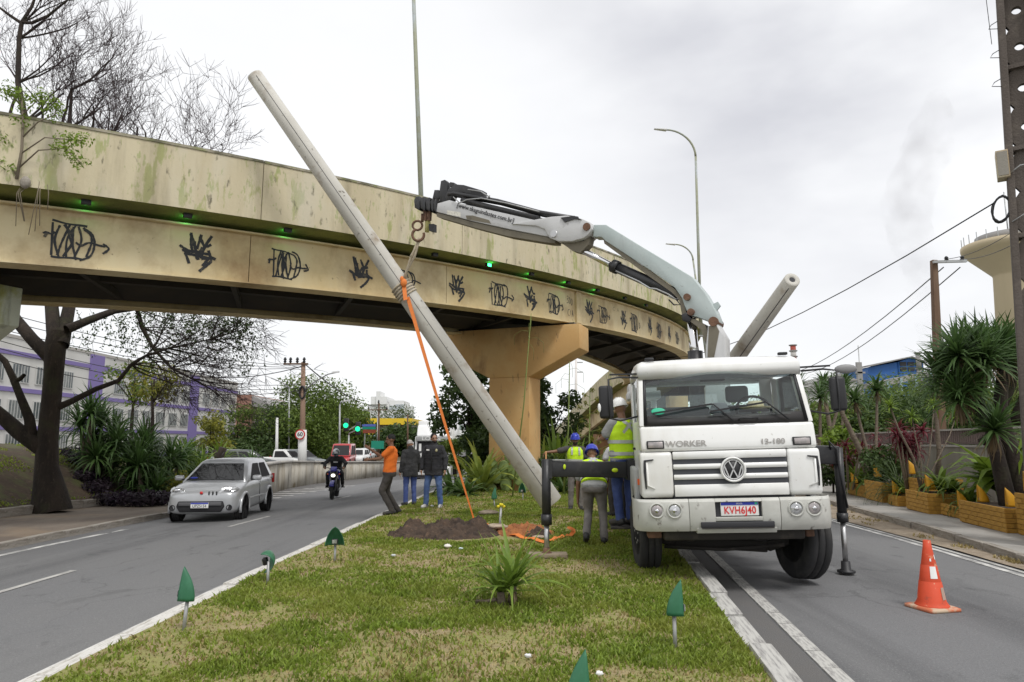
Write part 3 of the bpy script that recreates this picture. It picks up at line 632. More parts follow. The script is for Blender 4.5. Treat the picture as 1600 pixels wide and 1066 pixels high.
# emblem: ring, disc, letters
def emblem():
    r = .142; c = Vector((.03, -.03, 1.30)); M_ = Matrix.Translation(c) @ Matrix.Rotation(math.pi/2, 4, 'X')
    mb = MB(); mb.lathe([(r, -.02), (r, .012), (r*.93, .022), (r*.84, .012), (r*.84, -.02)], n=36, M=M_); e = mb.build('emblem', m_cab, T)
    mb = MB(); mb.lathe([(.001, .003), (r*.835, .003), (r*.835, -.01)], n=30, M=M_); mb.build('disc', m_black, e)
    q = r*.80; mb = MB()
    mb.lathe([(q, .002), (q, .008), (q*.93, .010), (q*.88, .008), (q*.88, .002)], n=36, M=M_)
    def st(p, w=.014):
        for a, b in zip(p, p[1:]): mb.bar(c+Vector((a[0]*q, -.006, a[1]*q)), c+Vector((b[0]*q, -.0065, b[1]*q)), .010, w, up=(0, -1, 0)) if False else mb.ribbon([c+Vector((a[0]*q, -.0085, a[1]*q)), c+Vector((b[0]*q, -.0085, b[1]*q))], w, (0, -1, 0))
    st([(-.40, .86), (0, .06), (.40, .86)]); st([(-.86, .42), (-.42, -.84), (0, .02)]); st([(.86, .42), (.42, -.84), (0, .02)])
    mb.build('letters', m_emb, e)
emblem()
# upper front panel between grille and windscreen
mb = MB(); mb.prism([(.03, 1.52), (.02, 1.56), (.03, 1.62), (.07, 1.81), (.16, 1.83), (.5, 1.83), (.5, 1.52)], 'x', -.985, .985); mb.build('front_panel', m_cab, T, bevel=.03, seg=3)
MB().bx(-.70, .62, .021, .03, 1.556, 1.645).build('badge_strip', m_fender, T) if False else None
for s in (-1, 1):
    o = MB().box((s*.82, .022, 1.600), (.20, .03, .095)).build('indicator', m_black, T, bevel=.008)
    MB().box((s*.82, .004, 1.600), (.17, .012, .068)).build('lens', m_lens2, o, bevel=.005)
text('lettering', 'WORKER', .095, m_greytxt, T, front(-.47, .017, 1.602, 0, 1.15), .003, off=.0014)
text('lettering', '13-180', .085, m_greytxt, T, front(.50, .017, 1.602, 0, 1.15), .003, off=.0014)
# cowl, windscreen, pillars, roof
tl = math.atan2(.24, .60)
def ws(x, f): return Vector((x*(1-.045*f), .09+.25*f, 1.83+.63*f))     # windscreen surface point
mb = MB(); mb.loft([[ws(-.93, -.02), ws(-.92, .17), ws(-.5, .15), ws(0, .14), ws(.5, .15), ws(.92, .17), ws(.93, -.02)]]*1+[[p+Vector((0, .03, .01)) for p in [ws(-.93, -.02), ws(-.92, .17), ws(-.5, .15), ws(0, .14), ws(.5, .15), ws(.92, .17), ws(.93, -.02)]]]); mb.build('cowl', m_cowl, T)
mb = MB(); n = 14
mb.loft([[ws(-.91+1.82*i/n, f)+Vector((0, .012-.05*math.cos((i/n-.5)*math.pi), 0)) for i in range(n+1)] for f in (.13, 1.02)], False, True, False); mb.build('windscreen', m_glass, T)
mb = MB(); mb.loft([[ws(-.90+1.80*i/n, f)+Vector((0, .022-.05*math.cos((i/n-.5)*math.pi), 0)) for i in range(n+1)] for f in (.84, 1.02)], False, True, False); mb.build('sun_strip', glassmat('tinted strip', (.10, .12, .13), .02), T)
for s in (-1, 1):   # A pillars and door frames
    mb = MB(); P = [ws(s*.985, -.02), ws(s*.90, -.02), ws(s*.905, 1.04), ws(s*1.0, 1.04)]; mb.loft([P, [p+Vector((s*.012, .16, 0)) for p in P]]); mb.build('pillar', m_cab, T, bevel=.012)
    mb = MB(); P = [ws(s*.935, .0), ws(s*.895, .0), ws(s*.905, 1.03), ws(s*.94, 1.03)]; mb.loft([[p+Vector((0, -.004, 0)) for p in P], [p+Vector((0, .01, 0)) for p in P]]); mb.build('windscreen_seal', m_black, T)
    xo = s*.955
    mb = MB(); mb.prism([(.5, .98), (.5, 1.83), (.20, 1.86), (.45, 1.90), (1.40, 1.90), (1.40, 2.42), (1.72, 2.46), (1.72, .80), (1.45, .80), (1.32, 1.0), (.62, 1.0)], 'x', min(xo, xo+s*.03), max(xo, xo+s*.03)); d = mb.build('door', m_cab, T, bevel=.012)
    mb = MB(); mb.prism([(.30, 1.91), (1.40, 1.91), (1.40, 2.42), (.50, 2.42)], 'x', xo-.003, xo+.003); mb.build('side_window', m_glass, d)
    MB().bar((xo+s*.045, 1.2, 1.55), (xo+s*.045, 1.36, 1.55), .03, .03).build('handle', m_black, d)
mb = MB()
prof = lambda y, z, hw, r=.06: [(-hw, y, z-.16), (-hw, y, z-r), (-hw+r*.3, y, z-r*.3), (-hw+r, y, z), (0, y, z+.02), (hw-r, y, z), (hw-r*.3, y, z-r*.3), (hw, y, z-r), (hw, y, z-.16)]
mb.loft([prof(.30, 2.55, .95, .05), prof(.33, 2.585, .965, .07), prof(.45, 2.625, .975, .08), prof(1.0, 2.65, .985, .08), prof(1.68, 2.63, .985, .08), prof(1.75, 2.56, .97, .08)]); mb.build('roof', m_cab, T)
for s in (-1, 1): MB().box((s*.80, .42, 2.652), (.11, .06, .035)).build('marker_lamp', m_black, T, bevel=.01)
mb = MB(); mb.bx(-.95, .95, 1.70, 1.745, .85, 1.95); mb.bx(-.95, -.84, 1.70, 1.745, 1.951, 2.50); mb.bx(.80, .95, 1.70, 1.745, 1.951, 2.50); mb.bx(-.839, .799, 1.70, 1.745, 2.45, 2.50); mb.build('cab_back', m_cab, T)
MB().bx(-.84, .80, 1.715, 1.725, 1.952, 2.449).build('rear_window', m_glass, T)
# interior
mb = MB(); mb.prism([(.16, 1.70), (.20, 1.90), (.5, 1.93), (.62, 1.86), (.62, 1.5), (.2, 1.5)], 'x', -.93, .93); mb.build('dashboard', mat('dash plastic', (.10, .11, .11), .8), T, bevel=.02)
MB().bx(-.94, .94, .1, 1.69, 1.02, 1.06).build('cab_floor', m_dark, T)
for x, w in ((.42, .50), (-.38, .85)):
    o = MB().box((x, 1.05, 1.46), (w, .5, .18)).build('seat', m_seat, T, bevel=.05)
    MB().box((x, 1.38, 1.80), (w, .13, .58)).build('backrest', m_seat, o, bevel=.05)
MB().box((.42, 1.40, 2.24), (.30, .10, .22)).build('headrest', m_seat, T, bevel=.04)
mb = MB(); mb.tube([(.45+.21*math.cos(t), .60+.06*math.sin(t), 1.98+.18*math.sin(t)) for t in np.linspace(0, 2*math.pi, 24)], .016, 6); mb.cyl((.45, .62, 1.97), (.45, .5, 1.80), .03); mb.bar((.27, .60, 1.98), (.63, .60, 1.98), .03, .03); mb.build('steering_wheel', m_black, T)
mb = MB(); mb.box((-.02, .62, 2.42), (.28, .12, .10)); mb.build('mirror_console', m_dark, T)
o = MB().box((-.79, ws(0, .90).y-.006, ws(0, .9).z), (.16, .004, .14), M=None).build('stickered_panel', m_cowl, T)
mb = MB(); mb.ell((0, 0, 0), (.085, .004, .045), 16, 8, M=Matrix.Translation(ws(-.76, .26)+Vector((0, -.012, 0))) @ Matrix.Rotation(-tl, 4, 'X')); mb.build('sticker', m_ggreen, T)
# wipers
for x, x2_, sg in ((.10, -.83, 1), (.72, -.16, 1)):
    a = ws(x, .02)+Vector((0, -.03, 0)); b = ws(x-.22*sg, .36)+Vector((0, -.075, 0)); c = ws(x2_, .22)+Vector((0, -.06, 0))
    o = MB().tube([a, b, b+(c-b)*.3], [.013, .010, .009], 6).build('wiper_arm', m_black, T)
    mb = MB(); mb.bar(b+(c-b)*.02, c, .016, .022); mb.build('wiper_blade', m_black, o)
mb = MB(); mb.tube([(.16, .085, 1.86), (.17, .04, 1.875), (.36, .04, 1.878), (.37, .085, 1.862)], .012, 6); mb.build('grab_handle', m_black, T)
# bumper
def bumper_prof(d=0): return [(.02+d, .965), (-.055+d, .985), (-.095+d, .955), (-.10+d, .80), (-.085+d, .70), (-.04+d, .625), (.06+d, .625)]
for s in (-1, 1):
    rings = []
    for x, d in ((.50, 0), (.80, .005), (.96, .03), (1.045, .09), (1.09, .20), (1.10, .48)):
        rings.append([(s*x, y+d, z) for y, z in bumper_prof()])
    if s > 0: rings = rings[::-1]
    mb = MB(); mb.loft(rings); o = mb.build('bumper_corner', m_bump, T, bevel=.01)
    MB().bx(*sorted((s*.52, s*1.0)), -.104, -.098, .778, .783).build('crease', m_fender, o) if False else None
    for x in (.66, .855):
        cx = s*x; dy = .0 if x < .8 else .012
        M_ = Matrix.Translation((cx, -.102+dy, .862)) @ Matrix.Rotation(math.pi/2, 4, 'X')
        h = MB().lathe([(.088, -.02), (.088, .008), (.074, .012), (.070, 0)], n=24, M=M_).build('headlight', m_bump, T)
        MB().lathe([(.001, .016), (.03, .014), (.055, .009), (.070, -.002)], n=22, M=M_).build('lens', m_lens if x < .8 else m_lens2, h)
        MB().lathe([(.001, .020), (.02, .019), (.026, .014)], n=14, M=M_).build('bulb', m_chrome, h)
mb = MB(); mb.prism(bumper_prof(), 'x', -.494, -.21); mb.prism(bumper_prof(), 'x', .30, .494)
mb.prism([(.02, .94), (-.055, .985), (-.095, .955), (-.095, .945)], 'x', -.21, .30); mb.prism([(.02, .78), (-.10, .78), (-.09, .735), (.02, .735)], 'x', -.21, .30); mb.prism([(.0, .66), (-.075, .66), (-.04, .60), (.06, .60)], 'x', -.42, .45)
mb.build('bumper', m_bump, T, bevel=.008)
MB().bx(-.209, .299, -.05, .0, .78, .945).build('plate_recess', m_dark, T)
mb = MB(); mb.bx(-.38, .42, -.108, -.085, .665, .730); mb.build('air_intake', m_dark, T, bevel=.01)
MB().bx(-.37, .41, -.125, -.10, .655, .668).build('intake_step', m_frame, T)
pl = MB().box((.06, -.062, .866), (.415, .012, .150)).build('number_plate', m_plate, T, bevel=.006)
MB().box((.06, -.0705, .924), (.405, .006, .032)).build('plate_band', m_blueband, pl)
text('plate_text', 'BRASIL', .024, m_plate, pl, front(.06, -.0745, .924), .001)
text('plate_text', 'KVH6J40', .112, m_redtxt, pl, front(.062, -.0705, .848, 0, .80), .003, sp=1.06, off=.0016)
MB().box((.24, -.0745, .924), (.028, .002, .022)).build('flag', m_ggreen, pl)
# fenders, steps, front axle and wheels
for s in (-1, 1):
    mb = MB(); P = [(.50, .66), (.50, 1.32), (1.42, 1.32), (1.60, 1.12), (1.60, .62), (1.46, .62), (1.36, .92), (1.15, 1.06), (.90, 1.06), (.68, .92), (.62, .66)]
    mb.prism(P, 'x', min(s*.99, s*1.06), max(s*.99, s*1.06)); mb.build('fender', m_fender, T, bevel=.02)
    MB().box((s*1.01, .42, 1.16), (.035, .06, .07)).build('side_reflector', m_orange, T)
mb = MB(); mb.bar((-.85, 1.0, .44), (-.55, 1.0, .38), .14, .13); mb.bar((-.56, 1.0, .38), (.56, 1.0, .30), .14, .14); mb.bar((.55, 1.0, .30), (.85, 1.0, .40), .14, .13); mb.build('front_axle', m_frame, T, bevel=.02)
mb = MB(); mb.tube([(-.72, .80, .34), (0, .78, .30), (.72, .80, .34)], .025, 6); mb.build('tie_rod', m_frame, T)
for s in (-1, 1):
    mb = MB(); mb.tube([(s*.43, .15+.14*i, .46+.10*math.sin(math.pi*i/12)*-1+.06) for i in range(13)], .035, 6, flat=.6); mb.build('leaf_spring', m_frame, T)
    mb = MB(); mb.bar((s*.40, .05, .74), (s*.40, 6.9, .74), .08, .24); mb.build('chassis_rail', m_frame, T)
mb = MB(); mb.bx(-.5, .5, .35, 1.5, .52, .95); mb.bx(-.78, .8, .12, .30, .50, .64); mb.build('engine_sump', m_frame, T, bevel=.03)
MB().box((-.88, .22, .58), (.16, .18, .10)).build('tow_bracket', m_rust, T, bevel=.015); MB().box((.86, .24, .58), (.10, .16, .12)).build('tow_bracket', m_rust, T, bevel=.015)
wheel('wheel', T, (-.93, 1.0, .50), .475, .27, M=Matrix.Rotation(R(5), 4, 'Z'), face=-1)
wheel('wheel', T, (.96, .90, .40), .475, .30, M=Matrix.Rotation(R(13), 4, 'Z') @ Matrix.Rotation(R(5), 4, 'Y'), face=1)
for s in (-1, 1):
    for dx in (0, .31): wheel('wheel', T, (s*(1.0-dx), 4.9, .50), .475, .25, face=s)
mb = MB(); mb.cyl((-.9, 4.9, .5), (.9, 4.9, .5), .09, 10); mb.ell((0, 4.9, .5), .22); mb.build('rear_axle', m_frame, T)
for y0, y1 in ((1.85, 2.6), (2.7, 3.6)):
    mb = MB(); mb.bx(-1.05, -.55, y0, y1, .55, 1.0); mb.build('side_tank', m_frame, T, bevel=.06)
mb = MB(); mb.bx(-1.08, -.80, 1.62, 1.95, .42, .47); mb.bx(-1.08, -.82, 1.62, 1.95, .72, .75); mb.build('cab_step', m_frame, T)
# mirrors
for s in (-1, 1):
    o = MB().box((s*1.36 if s < 0 else 1.33, .22, 2.13), (.17, .10, .40)).build('mirror', m_black, T, bevel=.035, seg=3)
    xm_ = s*1.35; mb = MB(); mb.tube([(s*.96, .30, 2.42), (s*1.2, .26, 2.43), (xm_-s*.03, .17, 2.40), (xm_-s*.03, .155, 2.1), (xm_-s*.03, .17, 1.93), (s*1.2, .22, 1.90), (s*.97, .26, 1.95)], .013, 6); mb.bar((s*.96, .36, 2.47), (s*1.30, .30, 2.47), .03, .02); mb.build('mirror_arm', m_black, o)
    if s > 0:
        mb = MB(); mb.ell((1.46, .26, 2.42), (.13, .03, .055), 16, 8); mb.build('wide_mirror', mat('mirror back', (.22, .22, .22), .5), o)
    else:
        mb = MB(); mb.ell((-1.445, .16, 2.06), (.02, .02, .055), 10, 8); mb.build('mirror_decal', m_plate, o)
# flatbed behind the crane
mb = MB(); mb.bx(-1.08, 1.08, 2.75, 7.1, .98, 1.10); mb.build('flatbed', m_rust, T, bevel=.01)
for s in (-1, 1):
    mb = MB(); mb.bx(*sorted((s*1.05, s*1.09)), 2.75, 7.1, 1.11, 1.42); mb.build('side_board', m_crane2, T, bevel=.008)
mb = MB(); mb.bx(-1.08, 1.08, 2.70, 2.745, 1.10, 1.75); mb.build('headboard', m_crane2, T, bevel=.01)
mb = MB(); mb.bx(-.95, .9, 2.0, 2.6, .98, 1.12); mb.bx(-1.02, -.55, 1.85, 2.45, 2.25, 2.36); mb.bar((-.9, 2.1, 1.1), (-.9, 2.1, 2.26), .08, .08); mb.bar((-.62, 2.3, 1.1), (-.62, 2.3, 2.26), .08, .08); mb.bx(-1.0, -.60, 1.88, 2.40, 2.362, 2.47); mb.build('valve_rack', m_crane2, T, bevel=.01)
# ---- crane (built where the survey puts it, then carried by the truck)
CP = Vector((3.15, 10.6, 0)); CN = Vector((.522, .853, 0)); CH = Vector((-.853, .522, 0))
def cp(px, py): return onplane(px, py, CP, CN)
def slab(pts, w, off=0.0):
    P = [cp(*p) for p in pts]; n = len(P); mb = MB()
    mb.add([p-CN*(w/2)+CN*off for p in P]+[p+CN*(w/2)+CN*off for p in P], [tuple(range(n)), tuple(range(2*n-1, n-1, -1))]+[(i, n+i, n+(i+1) % n, (i+1) % n) for i in range(n)]); return mb
def ctube(pts, r, off=0.0, n=12): return MB().tube([cp(*p)+CN*off for p in pts], r, n)
def pin(px, py, r, w): c = cp(px, py); return MB().cyl(c-CN*w/2, c+CN*w/2, r, 12)
base = MB(); lc = cp(1122, 551); Tm = xf(T).inverted()
loc = Tm @ lc
mb = MB(); mb.bx(loc.x-.42, loc.x+.42, 1.95, 2.62, 1.125, 1.55); mb.cyl((loc.x, loc.y, 1.5), (loc.x, loc.y, 1.95), .30, 20)
crane = mb.build('crane', m_crane2, T, bevel=.02)
def cb(mb, name, m, bevel=0, seg=2): 
    o = mb.build(name, m, None, bevel=bevel, seg=seg); o.parent = crane; o.matrix_parent_inverse = Tm.copy(); return o
cb(slab([(1110, 512), (1124, 508), (1137, 530), (1138, 640), (1106, 640), (1106, 551)], .30), 'column', m_crane2, .015)
cb(slab([(1112, 512), (1122, 508), (1128, 520), (1120, 560), (1110, 560)], .32), 'column_web', m_crane_dark)
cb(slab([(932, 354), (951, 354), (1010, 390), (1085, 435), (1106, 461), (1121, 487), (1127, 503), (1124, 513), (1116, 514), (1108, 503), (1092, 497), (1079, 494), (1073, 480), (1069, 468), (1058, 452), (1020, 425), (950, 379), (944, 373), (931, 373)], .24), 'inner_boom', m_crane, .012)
cb(slab([(946, 374), (952, 380), (1020, 426), (1058, 454), (1070, 470), (1077, 498), (1090, 501), (1104, 508), (1112, 530), (1106, 540), (1098, 516), (1080, 503), (1070, 500), (1064, 470), (1052, 458), (1016, 433), (948, 383)], .20), 'boom_underside', m_crane_dark)
for px, py, r in ((1119, 505, .075), (1078, 467, .055), (1084, 490, .055)): cb(pin(px, py, r, .36), 'pivot_pin', m_rust)
cb(slab([(1114, 476), (1122, 472), (1126, 478), (1120, 486)], .05), 'lifting_eye', m_crane)
cb(slab([(807, 354), (867, 343), (893, 341), (916, 346), (929, 352), (932, 362), (926, 370), (919, 376), (900, 381), (880, 381), (866, 376), (858, 362), (845, 357)], .36), 'outer_bracket', m_crane2, .012)
cb(pin(924, 359, .07, .42), 'pivot_pin', m_rust); cb(pin(873, 370, .065, .42), 'pivot_pin', m_steel)
cb(slab([(880, 381), (915, 379), (926, 371), (923, 384), (910, 397), (898, 394)], .18), 'bracket_web', m_crane_dark)
cb(slab([(884, 345), (905, 342), (916, 348), (905, 347), (890, 352)], .40), 'bracket_cap', m_blacksteel)
cb(slab([(690, 321), (708, 316), (735, 323), (850, 349), (870, 352), (872, 374), (856, 372), (800, 361), (746, 349), (688, 334)], .28), 'outer_boom', m_crane2, .012)
cb(slab([(688, 335), (746, 350), (800, 362), (858, 373), (872, 376), (872, 382), (862, 382), (800, 372), (746, 358), (688, 341)], .24), 'boom_underside', m_crane_dark)
cb(slab([(734, 340), (745, 340), (770, 347), (774, 353), (736, 346)], .286), 'inspection_slot', m_crane_dark)
bt = cp(764, 336); d1 = (cp(812, 350)-cp(720, 324)).normalized()
zz = CN*-1
Mt = Matrix(((d1.x, (zz.cross(d1)).x, zz.x, bt.x-CN.x*.15), (d1.y, (zz.cross(d1)).y, zz.y, bt.y-CN.y*.15), (d1.z, (zz.cross(d1)).z, zz.z, bt.z), (0, 0, 0, 1)))
o = text('lettering', '[www.tkaguindastes.com.br]', .125, m_inktxt, None, Mt, .003); o.parent = crane; o.matrix_parent_inverse = Tm.copy()
cb(slab([(705, 332), (726, 335), (726, 342), (705, 338)], .284), 'worn_label', mat('torn label', (.72, .70, .62), .8, layers=[((.5, .48, .42), 20, .45, .6, U, .8)]))
for off in (-.07, .07):
    cb(ctube([(704, 306), (712, 304), (780, 316), (846, 334), (905, 344)], .045, off), 'ram', m_blacksteel)
    cb(ctube([(726, 315), (770, 326), (846, 344)], .055, off*1.3), 'ram', m_blacksteel)
cb(ctube([(716, 312), (726, 321), (738, 316), (760, 314), (800, 322), (850, 335)], .012, -.17), 'hose', m_galv)
cb(ctube([(772, 309), (765, 316), (772, 312), (758, 303), (738, 300)], .012, -.15), 'hose', m_galv)
cb(slab([(699, 310), (704, 297), (715, 290), (728, 291), (758, 300), (757, 309), (726, 303), (712, 304), (707, 317), (702, 317)], .16), 'ram_bracket', m_blacksteel, .008)
cb(slab([(688, 306), (691, 284), (697, 282), (702, 286), (700, 317), (690, 317)], .10), 'lug', m_blacksteel, .008)
cb(slab([(705, 293), (706, 286), (712, 287), (713, 292)], .12), 'lug', m_blacksteel)
cb(slab([(678, 311), (681, 298), (688, 298), (688, 312)], .10), 'lug', m_blacksteel, .006)
for i, (xa, xb) in enumerate(((652, 660), (662, 669), (671, 677), (679, 683), (684, 688))):
    y = 309+1.1*i; cb(slab([(xa, y+6), (xa+3, y+1), (xb, y), (xb+1, y+16), (xb, y+22), (xa+1, y+18)], .22+.02*i), 'boom_stage', m_blacksteel, .008)
cb(slab([(656, 314), (690, 322), (690, 334), (656, 326)], .18), 'boom_stage', m_blacksteel)
for px in (672, 666): cb(slab([(px-4, 328), (px+2, 328), (px+1, 345), (px-3, 345)], .05), 'tip_lug', m_rust)
cb(slab([(672, 351), (680, 351), (680, 363), (673, 362)], .10), 'limit_box', m_black)
cb(ctube([(879, 375), (961, 418)], .055), 'cylinder_rod', m_chrome)
cb(ctube([(957, 415), (966, 419)], .115), 'cylinder_collar', m_blacksteel); cb(ctube([(962, 417), (1062, 462)], .092), 'cylinder_barrel', m_blacksteel)
cb(ctube([(965, 425), (1000, 441), (1018, 452), (1028, 453), (1046, 461), (1060, 470)], .014, -.08), 'hose', m_galv)
cb(slab([(1045, 458), (1062, 463), (1066, 470), (1046, 465)], .12), 'cylinder_clevis', m_bump)
cb(ctube([(1048, 470), (1056, 478), (1066, 478), (1060, 470)], .012, -.1), 'hose', m_black)
cb(ctube([(1080, 498), (1088, 580)], .075), 'cylinder_rod', m_chrome); cb(slab([(1068, 494), (1076, 490), (1084, 500), (1080, 506), (1070, 503)], .26), 'cylinder_head', m_blacksteel, .01)
cb(ctube([(1086, 549), (1090, 640)], .12), 'cylinder_barrel', m_blacksteel)
# hook block
HK = cp(660, 338)
mb = MB(); mb.tube([HK+Vector((0, 0, .05)), HK+Vector((0, 0, -.12))], .03, 8); mb.tube([HK+Vector((-.10+.10*math.cos(t), .0, -.20+.10*math.sin(t))) for t in np.linspace(0, 6.28, 14)], .025, 6); mb.tube([HK+Vector((-.08+.12*math.cos(t), 0, -.40+.13*math.sin(t))) for t in np.linspace(2.2, 6.6, 14)], .03, 6); cb(mb, 'hook', m_rust)
mb = MB(); mb.tube([HK+Vector((.10, 0, .0)), HK+Vector((.12, 0, -.15)), HK+Vector((.10, 0, -.34))], [.05, .06, .045], 8); cb(mb, 'swivel', mat('worn yellow steel', (.45, .42, .16), .7))
# outriggers
orx = MB()
oa, ob = D(852, 733, 9.55), D(985, 745, 9.75); Yb = 9.55
def orig(mb, name, m, par, bevel=0):
    o = mb.build(name, m, None, bevel=bevel); o.parent = par; return o
zt, zb_ = D(900, 720, 9.6).z, D(900, 745, 9.6).z
mb = MB(); mb.bar(Vector((.50, 9.60, (zt+zb_)/2)), Vector((1.75, 9.72, (zt+zb_)/2-.02)), .16, zt-zb_); outr = mb.build('outrigger', m_blacksteel, None, bevel=.012); outr.parent = T; outr.matrix_parent_inverse = Tm.copy()
mb = MB(); mb.bar(Vector((1.6, 9.7, (zt+zb_)/2-.02)), Vector((3.9, 9.7, (zt+zb_)/2)), .2, zt-zb_+.05); orig(mb, 'beam_sleeve', m_blacksteel, outr)
L0 = Vector((.47, 9.55, 0)); mb = MB(); mb.cyl(L0+Vector((0, 0, .62)), L0+Vector((0, 0, 1.46)), .062, 16); mb.cyl(L0+Vector((0, 0, .58)), L0+Vector((0, 0, .72)), .074, 16); mb.bx(.42, .55, 9.50, 9.62, zb_-.02, zt+.02); orig(mb, 'leg_barrel', m_blacksteel, outr)
orig(MB().cyl(L0+Vector((0, 0, .20)), L0+Vector((0, 0, .60)), .036, 14), 'leg_rod', m_steel, outr)
orig(MB().lathe([(.09, .17), (.09, .20), (.05, .23), (.045, .28)], (L0.x, L0.y, .0), 16), 'foot', m_rust, outr)
mb = MB(); mb.ell((1.42, 9.58, (zt+zb_)/2-.02), (.045, .02, .03), 12, 6); mb.ell((.72, 9.515, zt-.08), (.02, .006, .035), 8, 6); orig(mb, 'paint_mark', m_lime, outr)
mb = MB(); mb.tube([(.55+.05*i, 9.52, zt+.01) for i in range(5)], .008, 4); orig(mb, 'hose', m_galv, outr)
R0 = D(1309, 700, 9.15); mb = MB(); mb.bar((R0.x-.7, 9.3, 1.55), (R0.x, 9.15, 1.52), .16, .24); o2 = mb.build('outrigger', m_blacksteel, None, bevel=.012); o2.parent = T; o2.matrix_parent_inverse = Tm.copy()
mb = MB(); mb.cyl((R0.x, 9.15, .70), (R0.x, 9.15, 1.62), .060, 14); mb.cyl((R0.x, 9.15, .66), (R0.x, 9.15, .78), .072, 14); orig(mb, 'leg_barrel', m_blacksteel, o2)
mb = MB(); mb.tube([(R0.x-.12, 9.1, 1.6), (R0.x-.16, 9.05, 1.70), (R0.x-.06, 9.05, 1.60), (R0.x-.04, 9.05, 1.3), (R0.x+.03, 9.06, .85)], .016, 6); orig(mb, 'hose', m_black, o2)
orig(MB().cyl((R0.x, 9.15, .10), (R0.x, 9.15, .68), .034, 12), 'leg_rod', m_steel, o2)
orig(MB().lathe([(.11, .03), (.11, .055), (.06, .07), (.055, .17)], (R0.x, 9.15, 0), 16), 'foot', m_black, o2)
# timber under the left outrigger foot
m_timber = mat('muddy timber', (.30, .24, .17), .9, layers=[((.16, .12, .08), 5, .45, .65, (.3, 1, 1), .8)], bump=.4)
tb = MB().box((0, 0, .03), (.55, .22, .06)).build('timber_pad', m_timber, bevel=.008); tb.location = (L0.x, L0.y, mz(L0.x, L0.y)+.005); tag(tb, 'muddy timber pad under the black outrigger foot', 'timber pad')
# straw hat lying on the dashboard
Th = xf(T) @ Vector((.42, .36, 1.985))
hat = thing('straw_hat', 'pale straw hat lying behind the truck windscreen', 'hat', Th, (0, -.03, .2))
m_straw = mat('straw', (.62, .54, .36), .85, layers=[((.45, .37, .22), 30, .45, .6, U, .6)], bump=.4, bscale=80)
MB().lathe([(.10, .0), (.095, .07), (.075, .10), (.03, .105), (.001, .10)], n=20).build('crown', m_straw, hat); MB().lathe([(.095, .0), (.15, .005), (.195, .025), (.195, .03), (.14, .012), (.095, .008)], n=24).build('brim', m_straw, hat)
# dark bag on the dash
bag = MB().loft([[(x*(1-.5*f), .10*y*(1-.3*f), .16*f) for x, y in ((-.16, -1), (.16, -1), (.18, 1), (-.18, 1))] for f in (0, .5, .85, 1)]).build('bag', m_seat, sub=2); bag.location = xf(T) @ Vector((.0, .38, 1.925)); tag(bag, 'dark cloth bag slumped on the dashboard behind the windscreen', 'bag')
# ---------------------------------------------------------------- concrete poles and sling
m_cpole = mat('pole concrete', (.56, .54, .49), .85, layers=[((.46, .44, .39), .7, .42, .62, U, .8), ((.24, .17, .10), 1.6, .55, .7, U, .8), ((.52, .50, .46), 3, .55, .7, U, .6), ((.12, .10, .08), 9, .64, .7, U, .8)], bump=.15, bscale=25)
def concrete_pole(a, b, ra, rb, label):
    a, b = Vector(a), Vector(b); t = thing('concrete_pole', label, 'pole', a)
    n = 24; L_ = b-a; d, u, v = MB().frame(a, b); mb = MB()
    ri = lambda r: [(r*math.cos(2*math.pi*j/n), r*math.sin(2*math.pi*j/n)) for j in range(n)]
    rings = []
    for f, k in ((0.004, .35), (0, .40), (0, .97), (.001, 1), (.25, 1), (.5, 1), (.75, 1), (.999, 1), (1, .97), (1, .40), (.996, .35)):
        r = (ra+(rb-ra)*f)*k; rings.append([L_*f+u*x+v*y for x, y in ri(r)])
    mb.loft(rings); mb.build('shaft', m_cpole, t)
    for f in (0.0, 1.0):
        r = (ra+(rb-ra)*f)*.38; c = L_*f; s_ = .01 if f else -.01
        mb = MB(); mb.add([c+u*(r*math.cos(2*math.pi*j/12))+v*(r*math.sin(2*math.pi*j/12))-d*s_*.3 for j in range(12)], [tuple(range(12))]); mb.build('core_hole', m_dark, t, fix=False)
    w = -(Vector((0, -1, .25))); w = (w-d*w.dot(d)).normalized(); mb = MB()
    mb.ribbon([L_*f-w*((ra+(rb-ra)*f)+.0012)+Vector((0, 0, 0)) for f in np.linspace(.01, .99, 12)], .012, -w); mb.build('mould_seam', m_dark, t, fix=False)
    return t
PB = D(862, 786, 14.6); PB.z = max(PB.z, mz(PB.x, PB.y)+.28)
PT = D(398, 118, 13.6)
big = concrete_pole(PB, PT, .245, .165, 'long grey concrete pole hanging diagonally from the crane, foot on the grass')
concrete_pole(D(1238, 437, 9.3), xf(T) @ Vector((.1, 7.9, 1.35)), .108, .19, 'second concrete pole end sticking up from the flatbed behind the cab')
# sling: rope from hook to pole, wraps, orange strap down to the ground
m_rope = mat('dirty rope', (.50, .43, .32), .95, layers=[((.3, .25, .18), 12, .45, .65, U, .7)], bump=.5)
m_strap = mat('orange webbing', (.72, .20, .035), .7, layers=[((.42, .12, .03), 14, .5, .7, U, .5)])
ff = .49; WP = PB+(PT-PB)*ff; wr_ = .245+(.165-.245)*ff; pd = (PT-PB).normalized(); pu = pd.orthogonal().normalized(); pv = pd.cross(pu)
hk = HK+Vector((-.06, 0, -.46))
rope = thing('sling_rope', 'dirty cream rope sling from the crane hook down to the pole', 'rope', hk)
for k in range(3):
    e = WP+Vector((.03*k-.03, -.2+.06*k, .12)); mb = MB(); mb.tube([Vector((.02*k, .02*k, 0)), (e-hk)*.4+Vector((.05*math.sin(k*2), -.03*k, 0)), (e-hk)*.75+Vector((-.03*k, .02, 0)), e-hk], [.03, .045, .042, .04], 6, flat=.5); mb.build('strand', m_rope, rope)
mb = MB(); P = []
